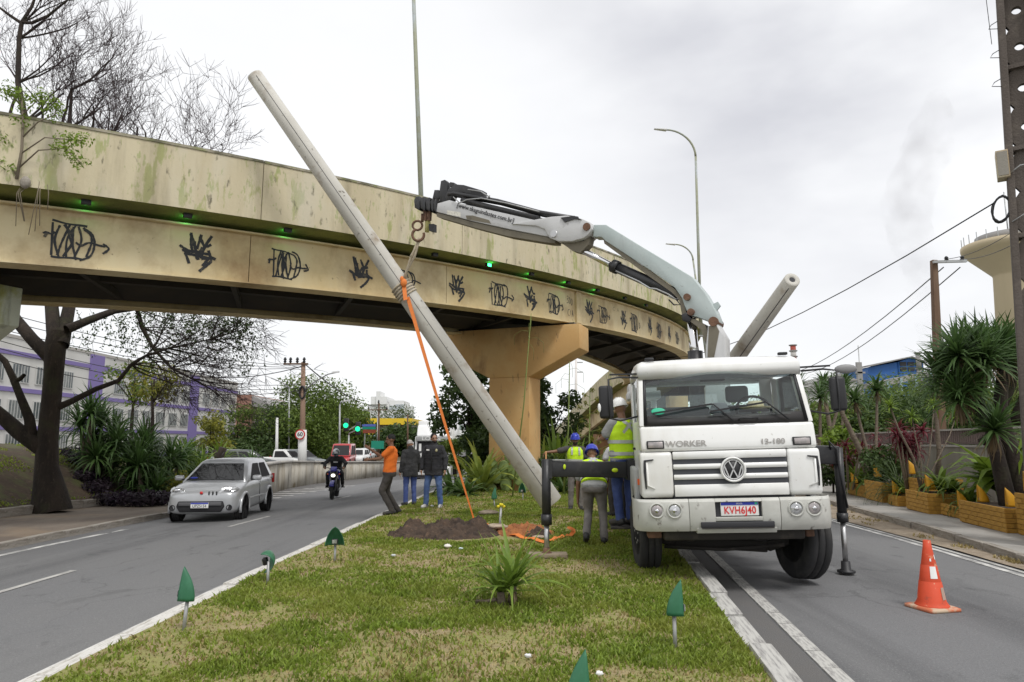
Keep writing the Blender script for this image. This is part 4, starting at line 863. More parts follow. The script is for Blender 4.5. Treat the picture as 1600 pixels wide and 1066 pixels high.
for i in range(90):
    t = i/90*2*math.pi*5; P.append(WP-hk+pd*(-.16+.32*i/90)+(pu*math.cos(t)+pv*math.sin(t))*(wr_+.012))
mb.tube(P, .024, 5); mb.build('coil', m_rope, rope)
kn = WP+Vector((0.02, -wr_-.03, .10)); g1 = GM(742, 778); g1 = Vector((-.78, 14.2, mz(-.78, 14.2)+.03)); g2 = GM(800, 838); g3 = GM(850, 850); g4 = GM(878, 842); g5 = G(893, 834, .2)
strap = thing('strap', 'bright orange strap hanging from the pole down to the dug earth', 'strap', kn)
def _strap():
    pts = [kn, kn+Vector((.05, -.05, -.35))]
    for i in range(1, 22):
        f = i/21; p = kn*(1-f)+g1*f; p = p+Vector((.10*math.sin(f*3.1), 0, -.35*math.sin(math.pi*f))); pts.append(p)
    mb = MB(); nn = Vector((.35, -1, 0)).normalized(); P = [p-kn for p in pts]
    mb.ribbon(P, [.085*(1-.68*i/len(P)) for i in range(len(P))], nn); mb.ribbon(P, [.085*(1-.68*i/len(P)) for i in range(len(P))], nn, -.006); mb.build('webbing', m_strap, strap, fix=False)
    mb = MB(); mb.ell((0, -.02, .02), (.07, .05, .09), 10, 8); mb.ell((-.04, -.03, .10), (.04, .03, .06), 8, 6); mb.build('knot', m_strap, strap)
    st = tag(MB().build('strap_tail', m_strap), None) if False else None
    t2 = thing('loose_strap', 'loose orange strap end curled on the grass beside the outrigger foot', 'strap', g3)
    P = []
    for a, b in ((g1, g2), (g2, g3), (g3, g4), (g4, g5)):
        for k in range(6): f = k/6; p = a.lerp(b, f); P.append(Vector((p.x, p.y, mz(p.x, p.y)+.035+.02*math.sin(k*1.9)))-g3)
    P += [g5-g3+Vector((.02*math.cos(t)*2, .03*math.sin(t), .04+.06*math.sin(t*.5))) for t in np.linspace(0, 5, 9)]
    mb = MB(); mb.ribbon(P, .07, Vector((0, -.5, .85))); mb.ribbon(P, .07, Vector((0, -.5, .85)), -.006); mb.build('webbing', m_strap, t2, fix=False)
_strap()
# ---------------------------------------------------------------- people
m_skin = mat('skin', (.36, .20, .13), .5, spec=.4); m_skin2 = mat('darker skin', (.22, .115, .07), .5, spec=.4)
m_hair = mat('black hair', (.012, .010, .009), .7, bump=.5, bscale=120); m_greyhair = mat('grey hair', (.50, .47, .44), .8, layers=[((.25, .23, .22), 60, .4, .6, U, .7)], bump=.5, bscale=120)
m_eye = mat('dark eye', (.02, .015, .012), .2); m_lip = mat('lip', (.30, .12, .09), .5)
CL = lambda n, c, c2, sc=6, b=.5: mat(n, c, .9, layers=[(c2, sc, .42, .66, U, .7)], bump=b, bscale=14, bdetail=3)
m_orangeT = CL('orange cotton', (.86, .20, .025), (.70, .14, .02)); m_puff = CL('black quilted nylon', (.022, .022, .026), (.045, .045, .05)); m_leather = CL('black leather', (.018, .018, .019), (.05, .05, .052), 5, .8)
m_jean = CL('blue denim', (.055, .10, .25), (.11, .18, .34), 5); m_jean2 = CL('dark blue denim', (.04, .065, .20), (.075, .11, .28), 5); m_dtrous = CL('charcoal trousers', (.048, .042, .038), (.09, .08, .07), 5)
m_gtrous = CL('grey work trousers', (.17, .155, .145), (.25, .23, .215), 4); m_gshirt = CL('grey cotton', (.27, .27, .27), (.37, .37, .37), 4); m_dshirt = CL('dark grey cotton', (.06, .055, .055), (.09, .085, .08), 4)
m_vest = mat('lime vest', (.62, .92, .02), .75, layers=[((.50, .74, .015), 5, .45, .65, U, .7)], bump=.4, bscale=12); m_refl = mat('reflective tape', (.48, .49, .48), .4, .3)
m_hblue = mat('blue helmet', (.03, .05, .42), .28); m_hwhite = mat('white helmet', (.78, .78, .77), .28); m_shoe = mat('black boot', (.02, .02, .02), .6, layers=[((.09, .075, .06), 6, .5, .7, U, .7)]); m_shoew = mat('pale trainer', (.55, .54, .52), .6, layers=[((.06, .06, .07), 9, .48, .55, U, .9)])
def capsule(mb, a, b, ra, rb, n=12, k=4, up=None, flat=1.0):
    """tapered rounded limb"""
    a, b = Vector(a), Vector(b); d, u, v = mb.frame(a, b, up or (0, 1, 0) if abs((b-a).normalized().y) < .9 else (0, 0, 1)); rings = []
    for i in range(k+1):
        t = math.pi/2*(1-i/k); rings.append((a-d*ra*math.sin(t), max(.0005, ra*math.cos(t))))
    for i in range(k+1):
        t = math.pi/2*i/k; rings.append((b+d*rb*math.sin(t), max(.0005, rb*math.cos(t))))
    mb.loft([[c+u*(r*math.cos(2*math.pi*j/n))+v*(r*flat*math.sin(2*math.pi*j/n)) for j in range(n)] for c, r in rings]); return mb
def torso(mb, secs, n=20):
    """secs: (centre, right axis, forward axis, half width, half depth)"""
    rings = []
    for c, rx, fy, w, d in secs:
        r = []
        for j in range(n):
            t = 2*math.pi*j/n; cx, sy = math.cos(t), math.sin(t); e = .8
            r.append(Vector(c)+rx*(w*math.copysign(abs(cx)**e, cx))+fy*(d*math.copysign(abs(sy)**e, sy)))
        rings.append(r)
    mb.loft(rings); return mb
def fuse(mb, name, m, parent, vox=.014, smooth=3, wrinkle=0.0):
    me = mb.mesh(name+'_raw', m); b = bmesh.new(); b.from_mesh(me); bmesh.ops.recalc_face_normals(b, faces=b.faces); b.to_mesh(me); b.free()
    o = bpy.data.objects.new(name+'_tmp', me); COL.objects.link(o)
    r = o.modifiers.new('r', 'REMESH'); r.mode = 'VOXEL'; r.voxel_size = vox; s = o.modifiers.new('s', 'SMOOTH'); s.iterations = smooth; s.factor = .5
    bpy.context.view_layer.update(); me2 = bpy.data.meshes.new_from_object(o.evaluated_get(bpy.context.evaluated_depsgraph_get()))
    bpy.data.objects.remove(o); bpy.data.meshes.remove(me); me2.name = name; me2.materials.clear(); me2.materials.append(m)
    if wrinkle:
        n = len(me2.vertices); co = np.empty(n*3, np.float32); me2.vertices.foreach_get('co', co); co = co.reshape(-1, 3); no = np.empty(n*3, np.float32); me2.vertices.foreach_get('normal', no); no = no.reshape(-1, 3)
        w = fbm(co[:, 0]*9+co[:, 1]*7+31, co[:, 2]*13+co[:, 1]*5, 3)-.45; co += no*(w*wrinkle)[:, None]; me2.vertices.foreach_set('co', co.ravel())
    me2.polygons.foreach_set('use_smooth', [True]*len(me2.polygons)); me2.update(); return link(name, me2, parent)
def lerp(a, b, t): return Vector(a).lerp(Vector(b), t)
def hand(mb, wrist, d, thumb, curl=.5, s=1.0):
    """palm and five fingers; d: pointing direction, thumb: direction of the thumb side"""
    d = Vector(d).normalized(); t = Vector(thumb); t = (t-d*t.dot(d)).normalized(); nrm = d.cross(t); w = Vector(wrist)
    capsule(mb, w+d*.02*s, w+d*.075*s+t*.018, .026*s, .022*s, 8, 3); capsule(mb, w+d*.02*s, w+d*.075*s-t*.020, .024*s, .020*s, 8, 3)
    for k, (off, ln) in enumerate(((.030, .070), (.010, .080), (-.010, .074), (-.029, .058))):
        b = w+d*.085*s+t*off*s; m = b+(d*math.cos(curl*.6)+nrm*math.sin(curl*.6))*ln*.5*s; e = m+(d*math.cos(curl*1.5)+nrm*math.sin(curl*1.5))*ln*.5*s
        capsule(mb, b, m, .0095*s, .009*s, 6, 2); capsule(mb, m, e, .009*s, .0075*s, 6, 2)
    b = w+d*.035*s+t*.03*s; m = b+(d*.6+t*.8)*.035*s; capsule(mb, b, m, .012*s, .0105*s, 6, 2); capsule(mb, m, m+(d*.85+t*.35+nrm*.3)*.032*s, .0105*s, .009*s, 6, 2)
def person(label, loc, face, J=None, h=1.75, skin=None, top=None, top_kind='tee', legs=None, shoes=None, hair=None, helmet=None, vest=False, girth=1.0, look=0.0, group=None, curl=(.5, .5), shirt_under=None, beard=False, nod=0.0, holes=None):
    """local frame: x = the person's right, y = the way they face, z up; joints J override a standing pose for 1.75 m"""
    p = thing('person', label, 'person', loc, face, group); q = h/1.75
    K = dict(pel=(0, 0, .95), che=(0, .01, 1.28), nec=(0, .0, 1.49), hea=(0, .025, 1.63), hipR=(.095, 0, .92), hipL=(-.095, 0, .92), kneR=(.11, .02, .50), kneL=(-.11, .02, .50), ankR=(.12, -.02, .085), ankL=(-.12, -.02, .085),
             shoR=(.172, 0, 1.405), shoL=(-.172, 0, 1.405), elbR=(.235, -.03, 1.14), elbL=(-.235, -.03, 1.14), wriR=(.25, .04, .89), wriL=(-.25, .04, .89), toeR=None, toeL=None)
    if J: K.update(J)
    for k in K:
        if K[k] is not None: K[k] = Vector(K[k])*q
    X = (K['shoR']-K['shoL']).normalized(); Xp = (K['hipR']-K['hipL']).normalized()
    sp = (K['nec']-K['pel']).normalized(); F = (sp.cross(X)*1.0).normalized(); Fp = Vector((0, 0, 1)).cross(Xp).normalized()
    sp2 = (K['nec']-K['che']).normalized(); F2 = sp2.cross(X).normalized()
    toe = {s: (K['toe'+s] if K['toe'+s] is not None else K['ank'+s]+Vector((.03 if s == 'R' else -.03, .17, -.05))*q) for s in 'RL'}
    g = girth
    def trunk(mb, e=0.0, lo=-.10, hi=1.0, wide=1.0):
        c0, c1, c2 = K['pel'], K['che'], K['nec']; S_ = []
        if lo < 0: S_.append((c0+Vector((0, 0, lo))*q, Xp, Fp, ((.155 if lo > -.12 else .178)*g+e)*q, ((.105 if lo > -.12 else .124)*g+e)*q))
        S_ += [(c0, Xp, Fp, (.172*g+e)*q, (.124*g+e)*q), (lerp(c0, c1, .45), X, F, (.158*g+e)*q*wide, (.112*g+e)*q), (c1, X, F, (.165*g+e)*q*wide, (.122*g+e)*q), (lerp(c1, c2, .52), X, F2, (.160*g+e)*q, (.112*g+e)*q), (lerp(c1, c2, .80), X, F2, (.115+e)*q, (.080+e)*q), (lerp(c1, c2, .98), X, F2, (.065+e*.6)*q, (.062+e*.6)*q)]
        torso(mb, S_)
        for s in 'RL': capsule(mb, lerp(K['nec'], K['sho'+s], .45)-sp2*.03*q, K['sho'+s], (.058+e*.6)*q, (.058+e*.6)*q, 12, 4)
    # body
    mb = MB(); trunk(mb, -.006)
    H_ = K['hea']; up = (H_-K['nec']).normalized(); lookd = Vector((math.sin(look), math.cos(look), nod)); lookd = (lookd-up*lookd.dot(up)*.8).normalized(); rt = lookd.cross(up).normalized(); up2 = rt.cross(lookd)
    capsule(mb, K['nec']-sp2*.04*q, H_-up*.05*q, .058*q, .052*q, 12, 3)
    Mh = Matrix.Translation(H_) @ Matrix((rt, lookd, up2)).transposed().to_4x4()
    mb.ell((0, -.012*q, .028*q), (.074*q, .093*q, .094*q), 18, 12, M=Mh); mb.ell((0, .022*q, -.045*q), (.056*q, .066*q, .075*q), 16, 10, M=Mh)
    capsule(mb, Mh @ Vector((0, .085*q, .012*q)), Mh @ Vector((0, .108*q, -.028*q)), .010*q, .016*q, 8, 3)
    for s in (-1, 1): mb.ell((s*.076*q, -.012*q, -.01*q), (.012*q, .022*q, .034*q), 8, 6, M=Mh); mb.ell((s*.03*q, .078*q, .034*q), (.03*q, .014*q, .012*q), 8, 6, M=Mh)
    for i, s in enumerate('RL'):
        capsule(mb, K['sho'+s], K['elb'+s], .050*q, .041*q); capsule(mb, K['elb'+s], K['wri'+s], .040*q, .027*q)
        fd = (K['wri'+s]-K['elb'+s]).normalized(); side = Vector((0, 1, 0)) if abs(fd.y) < .8 else Vector((0, 0, 1)); 
        hd = fd if holes is None or s not in holes else Vector(holes[s]).normalized()
        hand(mb, K['wri'+s], hd, side if s == 'R' else side, curl[i]*(1 if s == 'L' else -1), q)
        capsule(mb, K['hip'+s], K['kne'+s], .078*q*g, .054*q); capsule(mb, K['kne'+s], lerp(K['kne'+s], K['ank'+s], .35), .054*q, .056*q); capsule(mb, lerp(K['kne'+s], K['ank'+s], .35), K['ank'+s], .056*q, .038*q)
        capsule(mb, K['ank'+s]+Vector((0, -.02, -.03))*q, toe[s], .040*q, .032*q)
    fuse(mb, 'body', skin or m_skin, p, .0115*q, 2)
    # face details
    for s in (-1, 1):
        MB().ell((s*.030*q, .0905*q, .012*q), (.011*q, .006*q, .0065*q), 8, 6, M=Mh).build('eye', m_eye, p)
        MB().ell((s*.031*q, .094*q, .032*q), (.018*q, .006*q, .005*q), 8, 6, M=Mh).build('eyebrow', m_hair, p)
    MB().ell((0, .083*q, -.058*q), (.024*q, .010*q, .007*q), 10, 6, M=Mh).build('mouth', m_lip, p)
    if beard:
        mb = MB(); mb.ell((0, .026*q, -.060*q), (.058*q, .066*q, .068*q), 16, 10, v0=.42); o = mb.build('beard', m_hair, p); o.matrix_local = Mh
    if hair and not helmet:
        mb = MB(); mb.ell((0, -.018*q, .036*q), (.081*q, .098*q, .097*q), 20, 12, v1=.58, M=Mh @ Matrix.Rotation(R(9), 4, 'X')); mb.build('hair', hair, p)
    if helmet:
        mb = MB(); Mk = Mh @ Matrix.Translation((0, -.008*q, .045*q)) @ Matrix.Rotation(R(3), 4, 'X')
        mb.lathe([(.120, -.010), (.118, .0), (.114, .035), (.100, .075), (.072, .103), (.035, .116), (.001, .119)], n=24, M=Mk @ Matrix.Diagonal((q*.94, q*1.10, q, 1)))
        hm = mb.build('helmet', helmet, p)
        mb = MB(); mb.loft([[Mk @ Vector((x*q, y*q, z*q)) for x, y, z in ((.112*math.cos(t), .125*math.sin(t)-.0, -.008), (.112*math.cos(t)*1.12, .125*math.sin(t)*(1.12 if math.sin(t) < .2 else 1.42), -.016), (.112*math.cos(t)*1.10, .125*math.sin(t)*(1.10 if math.sin(t) < .2 else 1.40), -.022), (.112*math.cos(t)*.98, .125*math.sin(t)*.98, -.014))] for t in np.linspace(0, 2*math.pi, 29)], False)
        mb.build('brim', helmet, hm)
        for a in (-.35, 0, .35):
            mb = MB(); mb.tube([Mk @ Vector((a*.10*q*math.cos(t*.0)+a*.06*q*math.cos(t), .122*q*math.cos(t), .004+.121*q*math.sin(t))) for t in np.linspace(.35, math.pi-.35, 9)], .006*q, 5); mb.build('ridge', helmet, hm)
    # trousers
    mb = MB(); torso(mb, [(K['pel']-Vector((0, 0, .13))*q, Xp, Fp, .158*q*g, .122*q*g), (K['pel']-Vector((0, 0, .06))*q, Xp, Fp, .182*q*g, .138*q*g), (K['pel'], Xp, Fp, .178*q*g, .132*q*g), (K['pel']+(K['che']-K['pel']).normalized()*.09*q, Xp, Fp if F.dot(Fp) > .7 else F, .166*q*g, .124*q*g)])
    if F.dot(Fp) < .8: torso(mb, [(K['pel']+sp*d*q-F*.015, X, F, .186*q*g, .142*q*g) for d in (.0, .07, .14, .19)])
    for s in 'RL':
        capsule(mb, K['hip'+s], K['kne'+s], .096*q*g, .073*q); capsule(mb, K['kne'+s], lerp(K['kne'+s], K['ank'+s], .82), .073*q, .063*q); capsule(mb, lerp(K['kne'+s], K['ank'+s], .82), lerp(K['kne'+s], K['ank'+s], .96), .066*q, .066*q)
    fuse(mb, 'trousers', legs, p, .016, 3, .022)
    for s in 'RL':
        d = (toe[s]-K['ank'+s]); d.z *= .6; a = K['ank'+s]+Vector((0, -.02, -.028))*q-d.normalized()*.02*q; mb = MB()
        capsule(mb, a, toe[s]+Vector((0, 0, .002)), .050*q, .042*q); capsule(mb, K['ank'+s]+Vector((0, 0, .02))*q, a+d*.25, .052*q, .054*q); fuse(mb, 'shoe', shoes or m_shoe, p, .013, 2)
    # top garment
    def upper(e, sl, lo, m, nm, wr_=.02, vox=.015, wide=1.0):
        mb = MB(); trunk(mb, e, lo, wide=wide)
        for s in 'RL':
            if sl > 0: capsule(mb, K['sho'+s], lerp(K['sho'+s], K['elb'+s], min(1, sl)), (.056+e)*q, (.050+e)*q)
            if sl > 1: capsule(mb, K['elb'+s], lerp(K['elb'+s], K['wri'+s], sl-1), (.050+e)*q, (.036+e)*q)
        return fuse(mb, nm, m, p, vox, 3, wr_)
    if vest: top_kind = 'vest'
    if top_kind == 'tee': upper(.016, .62, -.09, top, 'shirt', .03, wide=1.02)
    elif top_kind == 'jacket':
        o = upper(.020, 1.93, -.19, top, 'jacket', .03, wide=.98)
        mb = MB(); capsule(mb, K['nec']-sp2*.035*q, K['nec']+up*.03*q, .085*q, .078*q); fuse(mb, 'collar', top, p, .014, 2)
    else: upper(.022, .66, -.09, shirt_under or m_gshirt, 'shirt', .02)
    if vest:
        mb = MB(); trunk2 = [(K['pel']-sp*.02*q, Xp, Fp, .200*q*g, .150*q*g)]; c0, c1, c2 = K['pel'], K['che'], K['nec']
        torso(mb, [(c0-(c1-c0).normalized()*.03*q, X, F, .192*q*g, .148*q*g), (lerp(c0, c1, .45), X, F, .180*q*g, .140*q*g), (c1, X, F, .198*q*g, .148*q*g), (lerp(c1, c2, .52), X, F2, .195*q*g, .138*q*g), (lerp(c1, c2, .82), X, F2, .150*q, .108*q), (lerp(c1, c2, .93), X, F2, .085*q, .080*q)])
        v = fuse(mb, 'vest', m_vest, p, .015, 2, .02)
        def band(cs, w, dd, wid=.048):
            mb = MB(); n = 28; vs = []
            for k in (-.5, .5):
                for j in range(n+1):
                    t = 2*math.pi*j/n; cx, sy = math.cos(t), math.sin(t); e_ = .8
                    vs.append(cs+X*(w*math.copysign(abs(cx)**e_, cx))+F*(dd*math.copysign(abs(sy)**e_, sy))+sp*wid*k*q)
            mb.add(vs, [(j, j+1, n+1+j+1, n+1+j) for j in range(n)], True); o = mb.build('reflective_band', m_refl, p, fix=False)
        band(lerp(c0, c1, .12), .200*q*g, .158*q*g); band(lerp(c0, c1, .62), .198*q*g, .156*q*g)
        for sgn in (-1, 1):
            for fb in (-1, 1):
                a0 = lerp(c1, c2, .84)+X*sgn*.085*q+F2*fb*.100*q; b0 = c1+X*(sgn*.09 if fb > 0 else -sgn*.10)*q+F*fb*.158*q; m0 = lerp(c1, c2, .5)+X*(sgn*.088 if fb > 0 else 0)*q+F*fb*.158*q
                mb = MB(); mb.ribbon([a0, lerp(a0, m0, .5)+F*fb*.018, m0, lerp(m0, b0, .5)+F*fb*.002, b0], .045*q, F*fb); mb.build('reflective_band', m_refl, p, fix=False)
    p['rig'] = 0; del p['rig']; return p, K, Mh, F, X
GZ = lambda x, y: (x, y, mz(x, y))
# orange shirt, pointing across the road: side view facing left-away
gp = GM(607, 804)
person('man in a bright orange t-shirt gesturing with both raised arms', (gp.x, gp.y, gp.z), R(100), dict(
    ankR=(.10, -.20, .09), kneR=(.10, .06, .50), ankL=(-.10, -.08, .085), kneL=(-.09, .16, .52), toeL=(-.12, .09, .035), toeR=(.12, -.03, .035), che=(0, -.02, 1.28), nec=(0, -.03, 1.49), hea=(0, .0, 1.63),
    shoR=(.19, -.02, 1.43), shoL=(-.19, -.02, 1.43), elbR=(.22, .20, 1.26), wriR=(.17, .44, 1.42), elbL=(-.20, .22, 1.22), wriL=(-.13, .44, 1.20)), h=1.80, skin=m_skin2, top=m_orangeT, legs=m_dtrous, hair=m_hair, girth=1.12, look=-.1, curl=(.25, .5), shoes=m_shoe)
gp = GM(640, 790)
person('grey haired man in a black leather jacket standing with his back turned', (gp.x, gp.y, gp.z), R(28), dict(hea=(0, .06, 1.61), wriR=(.24, .10, .90), wriL=(-.27, .02, .90)), h=1.72, top=m_leather, top_kind='jacket', legs=m_jean2, hair=m_greyhair, girth=1.08, look=.35)
gp = GM(677, 794)
_, K, Mh, F, X = person('man in a black quilted jacket and jeans watching the work', (gp.x, gp.y, gp.z), R(168), dict(ankR=(.19, -.02, .085), kneR=(.16, .03, .50), ankL=(-.17, -.02, .085), kneL=(-.145, .02, .50), elbR=(.28, -.03, 1.15), wriR=(.29, .04, .90), elbL=(-.28, -.03, 1.15), wriL=(-.29, .04, .90)), h=1.80, top=m_puff, top_kind='jacket', legs=m_jean, hair=m_hair, girth=1.15, look=-.55, shoes=m_shoew, beard=True)
pz = bpy.data.objects[_.name]
for i in range(9):
    z = .93+i*.062; q = 1.80/1.75
    mb = MB(); mb.tube([Vector((.24*math.cos(t)*1.0, .185*math.copysign(abs(math.sin(t))**.8, math.sin(t))+.005, z*q)) for t in np.linspace(.35, math.pi-.35, 13)], .0045, 5); mb.build('quilt_seam', m_puff, pz)
MB().tube([(0, .19, .90*q), (0, .195, 1.2*q), (0, .178, 1.42*q)], .008, 5).build('zip', m_black, pz)
MB().box((.10, .176, 1.36*q), (.075, .014, .035)).build('chest_patch', m_plate, pz); MB().ell((-.11, .170, 1.35*q), (.032, .012, .038), 10, 6).build('crest', mat('pale crest', (.45, .42, .25), .7), pz)
# bending worker in front, back to the camera
gp = GM(930, 850)
person('worker bending forward with his back turned, lime vest and blue helmet', (gp.x, gp.y, gp.z), R(-8), dict(pel=(0, -.02, .93), hipR=(.10, -.02, .90), hipL=(-.10, -.02, .90), che=(-.02, .24, 1.13), nec=(-.03, .40, 1.27), hea=(-.04, .50, 1.40),
    shoR=(.17, .34, 1.19), shoL=(-.21, .32, 1.20), elbR=(.20, .50, .95), wriR=(.18, .60, .72), elbL=(-.27, .30, .92), wriL=(-.28, .33, .68), kneR=(.13, .06, .49), ankR=(.14, .0, .085), kneL=(-.10, .10, .50), ankL=(-.13, -.18, .15), toeL=(-.15, -.02, .045)), h=1.72, skin=m_skin2, legs=m_gtrous, helmet=m_hblue, vest=True, girth=1.12, group='workers in lime vests', nod=-.2)
# worker facing the camera, arm stretched to a shovel
gp = GM(900, 797)
person('bearded worker facing the road with one arm stretched out to a shovel', (gp.x, gp.y, gp.z), R(176), dict(shoR=(.20, .02, 1.42), elbR=(.47, .04, 1.36), wriR=(.70, .10, 1.34), wriL=(-.22, .08, .90)), h=1.74, skin=m_skin2, legs=m_gtrous, helmet=m_hblue, vest=True, shirt_under=m_dshirt, beard=True, group='workers in lime vests', holes={'R': (.6, .3, -.7)})
sx = gp.x-.70; sy = gp.y-.12
sh = thing('shovel', 'wooden handled shovel standing upright under the worker\'s stretched hand', 'shovel', (sx, sy, mz(sx, sy)))
MB().tube([(0, 0, .35), (0, 0, 1.36)], .018, 8).build('handle', mat('worn wood handle', (.48, .24, .10), .7), sh); MB().loft([[(x, y*.3, z) for x, y in ((-w, 0), (0, -.06), (w, 0), (0, .06))] for w, z in ((.02, .0), (.10, .10), (.11, .34), (.02, .40))]).build('blade', m_steel, sh)
# third worker behind, half hidden by the truck
gp = GM(966, 806)
person('worker in a pale grey shirt half hidden behind the truck fender', (gp.x-.1, gp.y, gp.z), R(60), dict(elbR=(.22, .12, 1.18), wriR=(.18, .33, 1.05), elbL=(-.22, .12, 1.18), wriL=(-.16, .33, 1.05)), h=1.74, skin=m_skin2, legs=m_dtrous, helmet=m_hblue, vest=True, shirt_under=mat('pale grey shirt', (.48, .48, .50), .9), group='workers in lime vests')
# operator standing on the step beside the cab
op = xf(T) @ Vector((-1.16, 1.82, .485))
person('crane operator in a white helmet and lime vest standing on the cab step', (op.x, op.y, op.z), R(28), dict(ankR=(.09, -.02, .085), ankL=(-.09, -.02, .085), elbR=(.25, .14, 1.20), wriR=(.18, .34, 1.10), elbL=(-.26, .12, 1.20), wriL=(-.17, .34, 1.18), hea=(0, .05, 1.62)), h=1.76, skin=m_skin2, legs=m_jean2, helmet=m_hwhite, vest=True, girth=1.08, look=.35, group='workers in lime vests', nod=.15)
MB().bx(-1.36, -.98, 1.62, 2.05, .455, .483).build('side_step', m_frame, T, bevel=.006)
# ---------------------------------------------------------------- vehicles
m_cglass = glassmat('car glass', (.22, .25, .26), .02, .2)
m_cdark = mat('car interior', (.02, .02, .022), .8)
m_tail = mat('tail lamp', (.45, .02, .015), .25); m_alloy = mat('dark steel rim', (.10, .10, .105), .5, .4)
def paint(name, c, met=.0): return mat(name, c, .28, met, coat=.5, layers=[(tuple(x*.8 for x in c), 2.2, .5, .72, U, .4)])
def ringx(w, zl, zb, cr, y):
    h = [(0, zl), (w*.80, zl), (w*.95, zl+.05), (w*.99, zl+.30*(zb-zl)), (w, zl+.62*(zb-zl)), (w*.985, zb-.06), (w*.93, zb), (w*.62, zb+cr*.75), (0, zb+cr)]
    return [(x, y, z) for x, z in h]+[(-x, y, z) for x, z in h[-2:0:-1]]
def rrect(hw, y0, y1, r, z, n=5):
    P = []
    for cx, cy, a in ((hw-r, y1-r, 0), (-hw+r, y1-r, 90), (-hw+r, y0+r, 180), (hw-r, y0+r, 270)):
        for i in range(n): t = R(a+90*i/(n-1)); P.append((cx+r*math.cos(t), cy+r*math.sin(t), z))
    return P
def car(name, label, cat, loc, rz, pm, st, gh, axles, wr_, hw, group=None, detail=False, rear_lamps=True, bed=None):
    """st: body stations (y, half width, z low, z belt, crown); gh: (z belt, z roof, y0 belt, y1 belt, y0 roof, y1 roof, half width belt, half width roof)"""
    c = thing(name, label, cat, loc, rz, group)
    mb = MB(); mb.loft([ringx(w, zl, zb, cr, y) for y, w, zl, zb, cr in st]); mb.build('body', pm, c, sub=1 if detail else 0)
    zb, zr, a0, a1, b0, b1, wb, wt = gh
    mb = MB(); mb.loft([rrect(wb, a0, a1, .06, zb-.05), rrect(wb, a0, a1, .08, zb), rrect(wt+.02, b0-.05, b1+.03, .12, zr-.07), rrect(wt-.05, b0+.06, b1-.03, .14, zr-.01), rrect(wt*.5, b0+.5, b1-.4, .2, zr+.015)]); mb.build('roof', pm, c)
    def pt(x, f, side):   # points on the glazed faces, f from belt to roof
        if side == 'f': return Vector((x*(wb+(wt-wb)*f), a0+(b0-.05-a0)*f-.012, zb+(zr-.07-zb)*f))
        if side == 'b': return Vector((x*(wb+(wt-wb)*f), a1+(b1+.03-a1)*f+.012, zb+(zr-.07-zb)*f))
    MB().quad(pt(-.90, .06, 'f'), pt(.90, .06, 'f'), pt(.88, .93, 'f'), pt(-.88, .93, 'f')).build('windscreen', m_cglass if detail else m_cdark, c, fix=False)
    MB().quad(pt(-.86, .12, 'b'), pt(.86, .12, 'b'), pt(.82, .9, 'b'), pt(-.82, .9, 'b')).build('rear_window', m_cdark, c)
    if detail:
        MB().quad(pt(-.89, .07, 'f')+Vector((0, .009, 0)), pt(.89, .07, 'f')+Vector((0, .009, 0)), pt(.87, .92, 'f')+Vector((0, .009, 0)), pt(-.87, .92, 'f')+Vector((0, .009, 0))).build('cabin_dark', m_cdark, c, fix=False)
    for s in (-1, 1):
        L_ = a1-a0; cuts = [(.20, .50), (.53, .86)] if not bed else [(.24, .9)]
        for (p, q) in cuts:
            def sp(t, f): return Vector((s*(wb+(wt+.02-wb)*f+.008), (a0+L_*t)*(1-f)+(b0-.05+(b1+.08-b0)*t)*f, zb+(zr-.07-zb)*f))
            t0 = p-.08 if p < .3 else p
            MB().quad(sp(t0, .08), sp(q, .08), sp(q-.01 if q < .6 else q-.02, .90), sp(p+.02, .90)).build('side_window', m_cdark, c)
        for y in axles:
            wheel('wheel', c, (s*(hw-.10), y, wr_), wr_, .19, .62, m_alloy, face=s, n=20)
            mb = MB(); mb.lathe([(.001, 0), (wr_+.055, 0)], n=20, M=Matrix.Translation((s*(hw+.004), y, wr_+.02)) @ Matrix.Rotation(math.pi/2, 4, 'Y')); mb.build('wheel_arch', m_cdark, c, fix=False)
        if rear_lamps: MB().box((s*hw*.86, st[-1][0]+.0, gh[0]-.05), (.16, .06, .26)).build('tail_lamp', m_tail, c, bevel=.02)
    return c, pt
m_silver = paint('silver paint', (.46, .47, .48), .35)
cp_ = G(320, 810)
uno, upt = car('hatchback', 'silver small hatchback driving towards the camera in the far lane', 'car', (-7.28, 16.35, zx(-7.28, 17.8)), R(6), m_silver,
    [(0, .60, .30, .62, .02), (.03, .70, .24, .70, .03), (.14, .78, .20, .76, .05), (.45, .815, .20, .86, .05), (.95, .82, .20, .93, .05), (1.6, .82, .20, .95, .03), (2.8, .82, .21, .96, .03), (3.5, .80, .22, .96, .02), (3.72, .74, .26, .93, .01), (3.77, .66, .34, .88, .01)],
    (.92, 1.45, .90, 3.70, 1.66, 3.42, .775, .57), (.70, 3.07), .295, .82, detail=True)
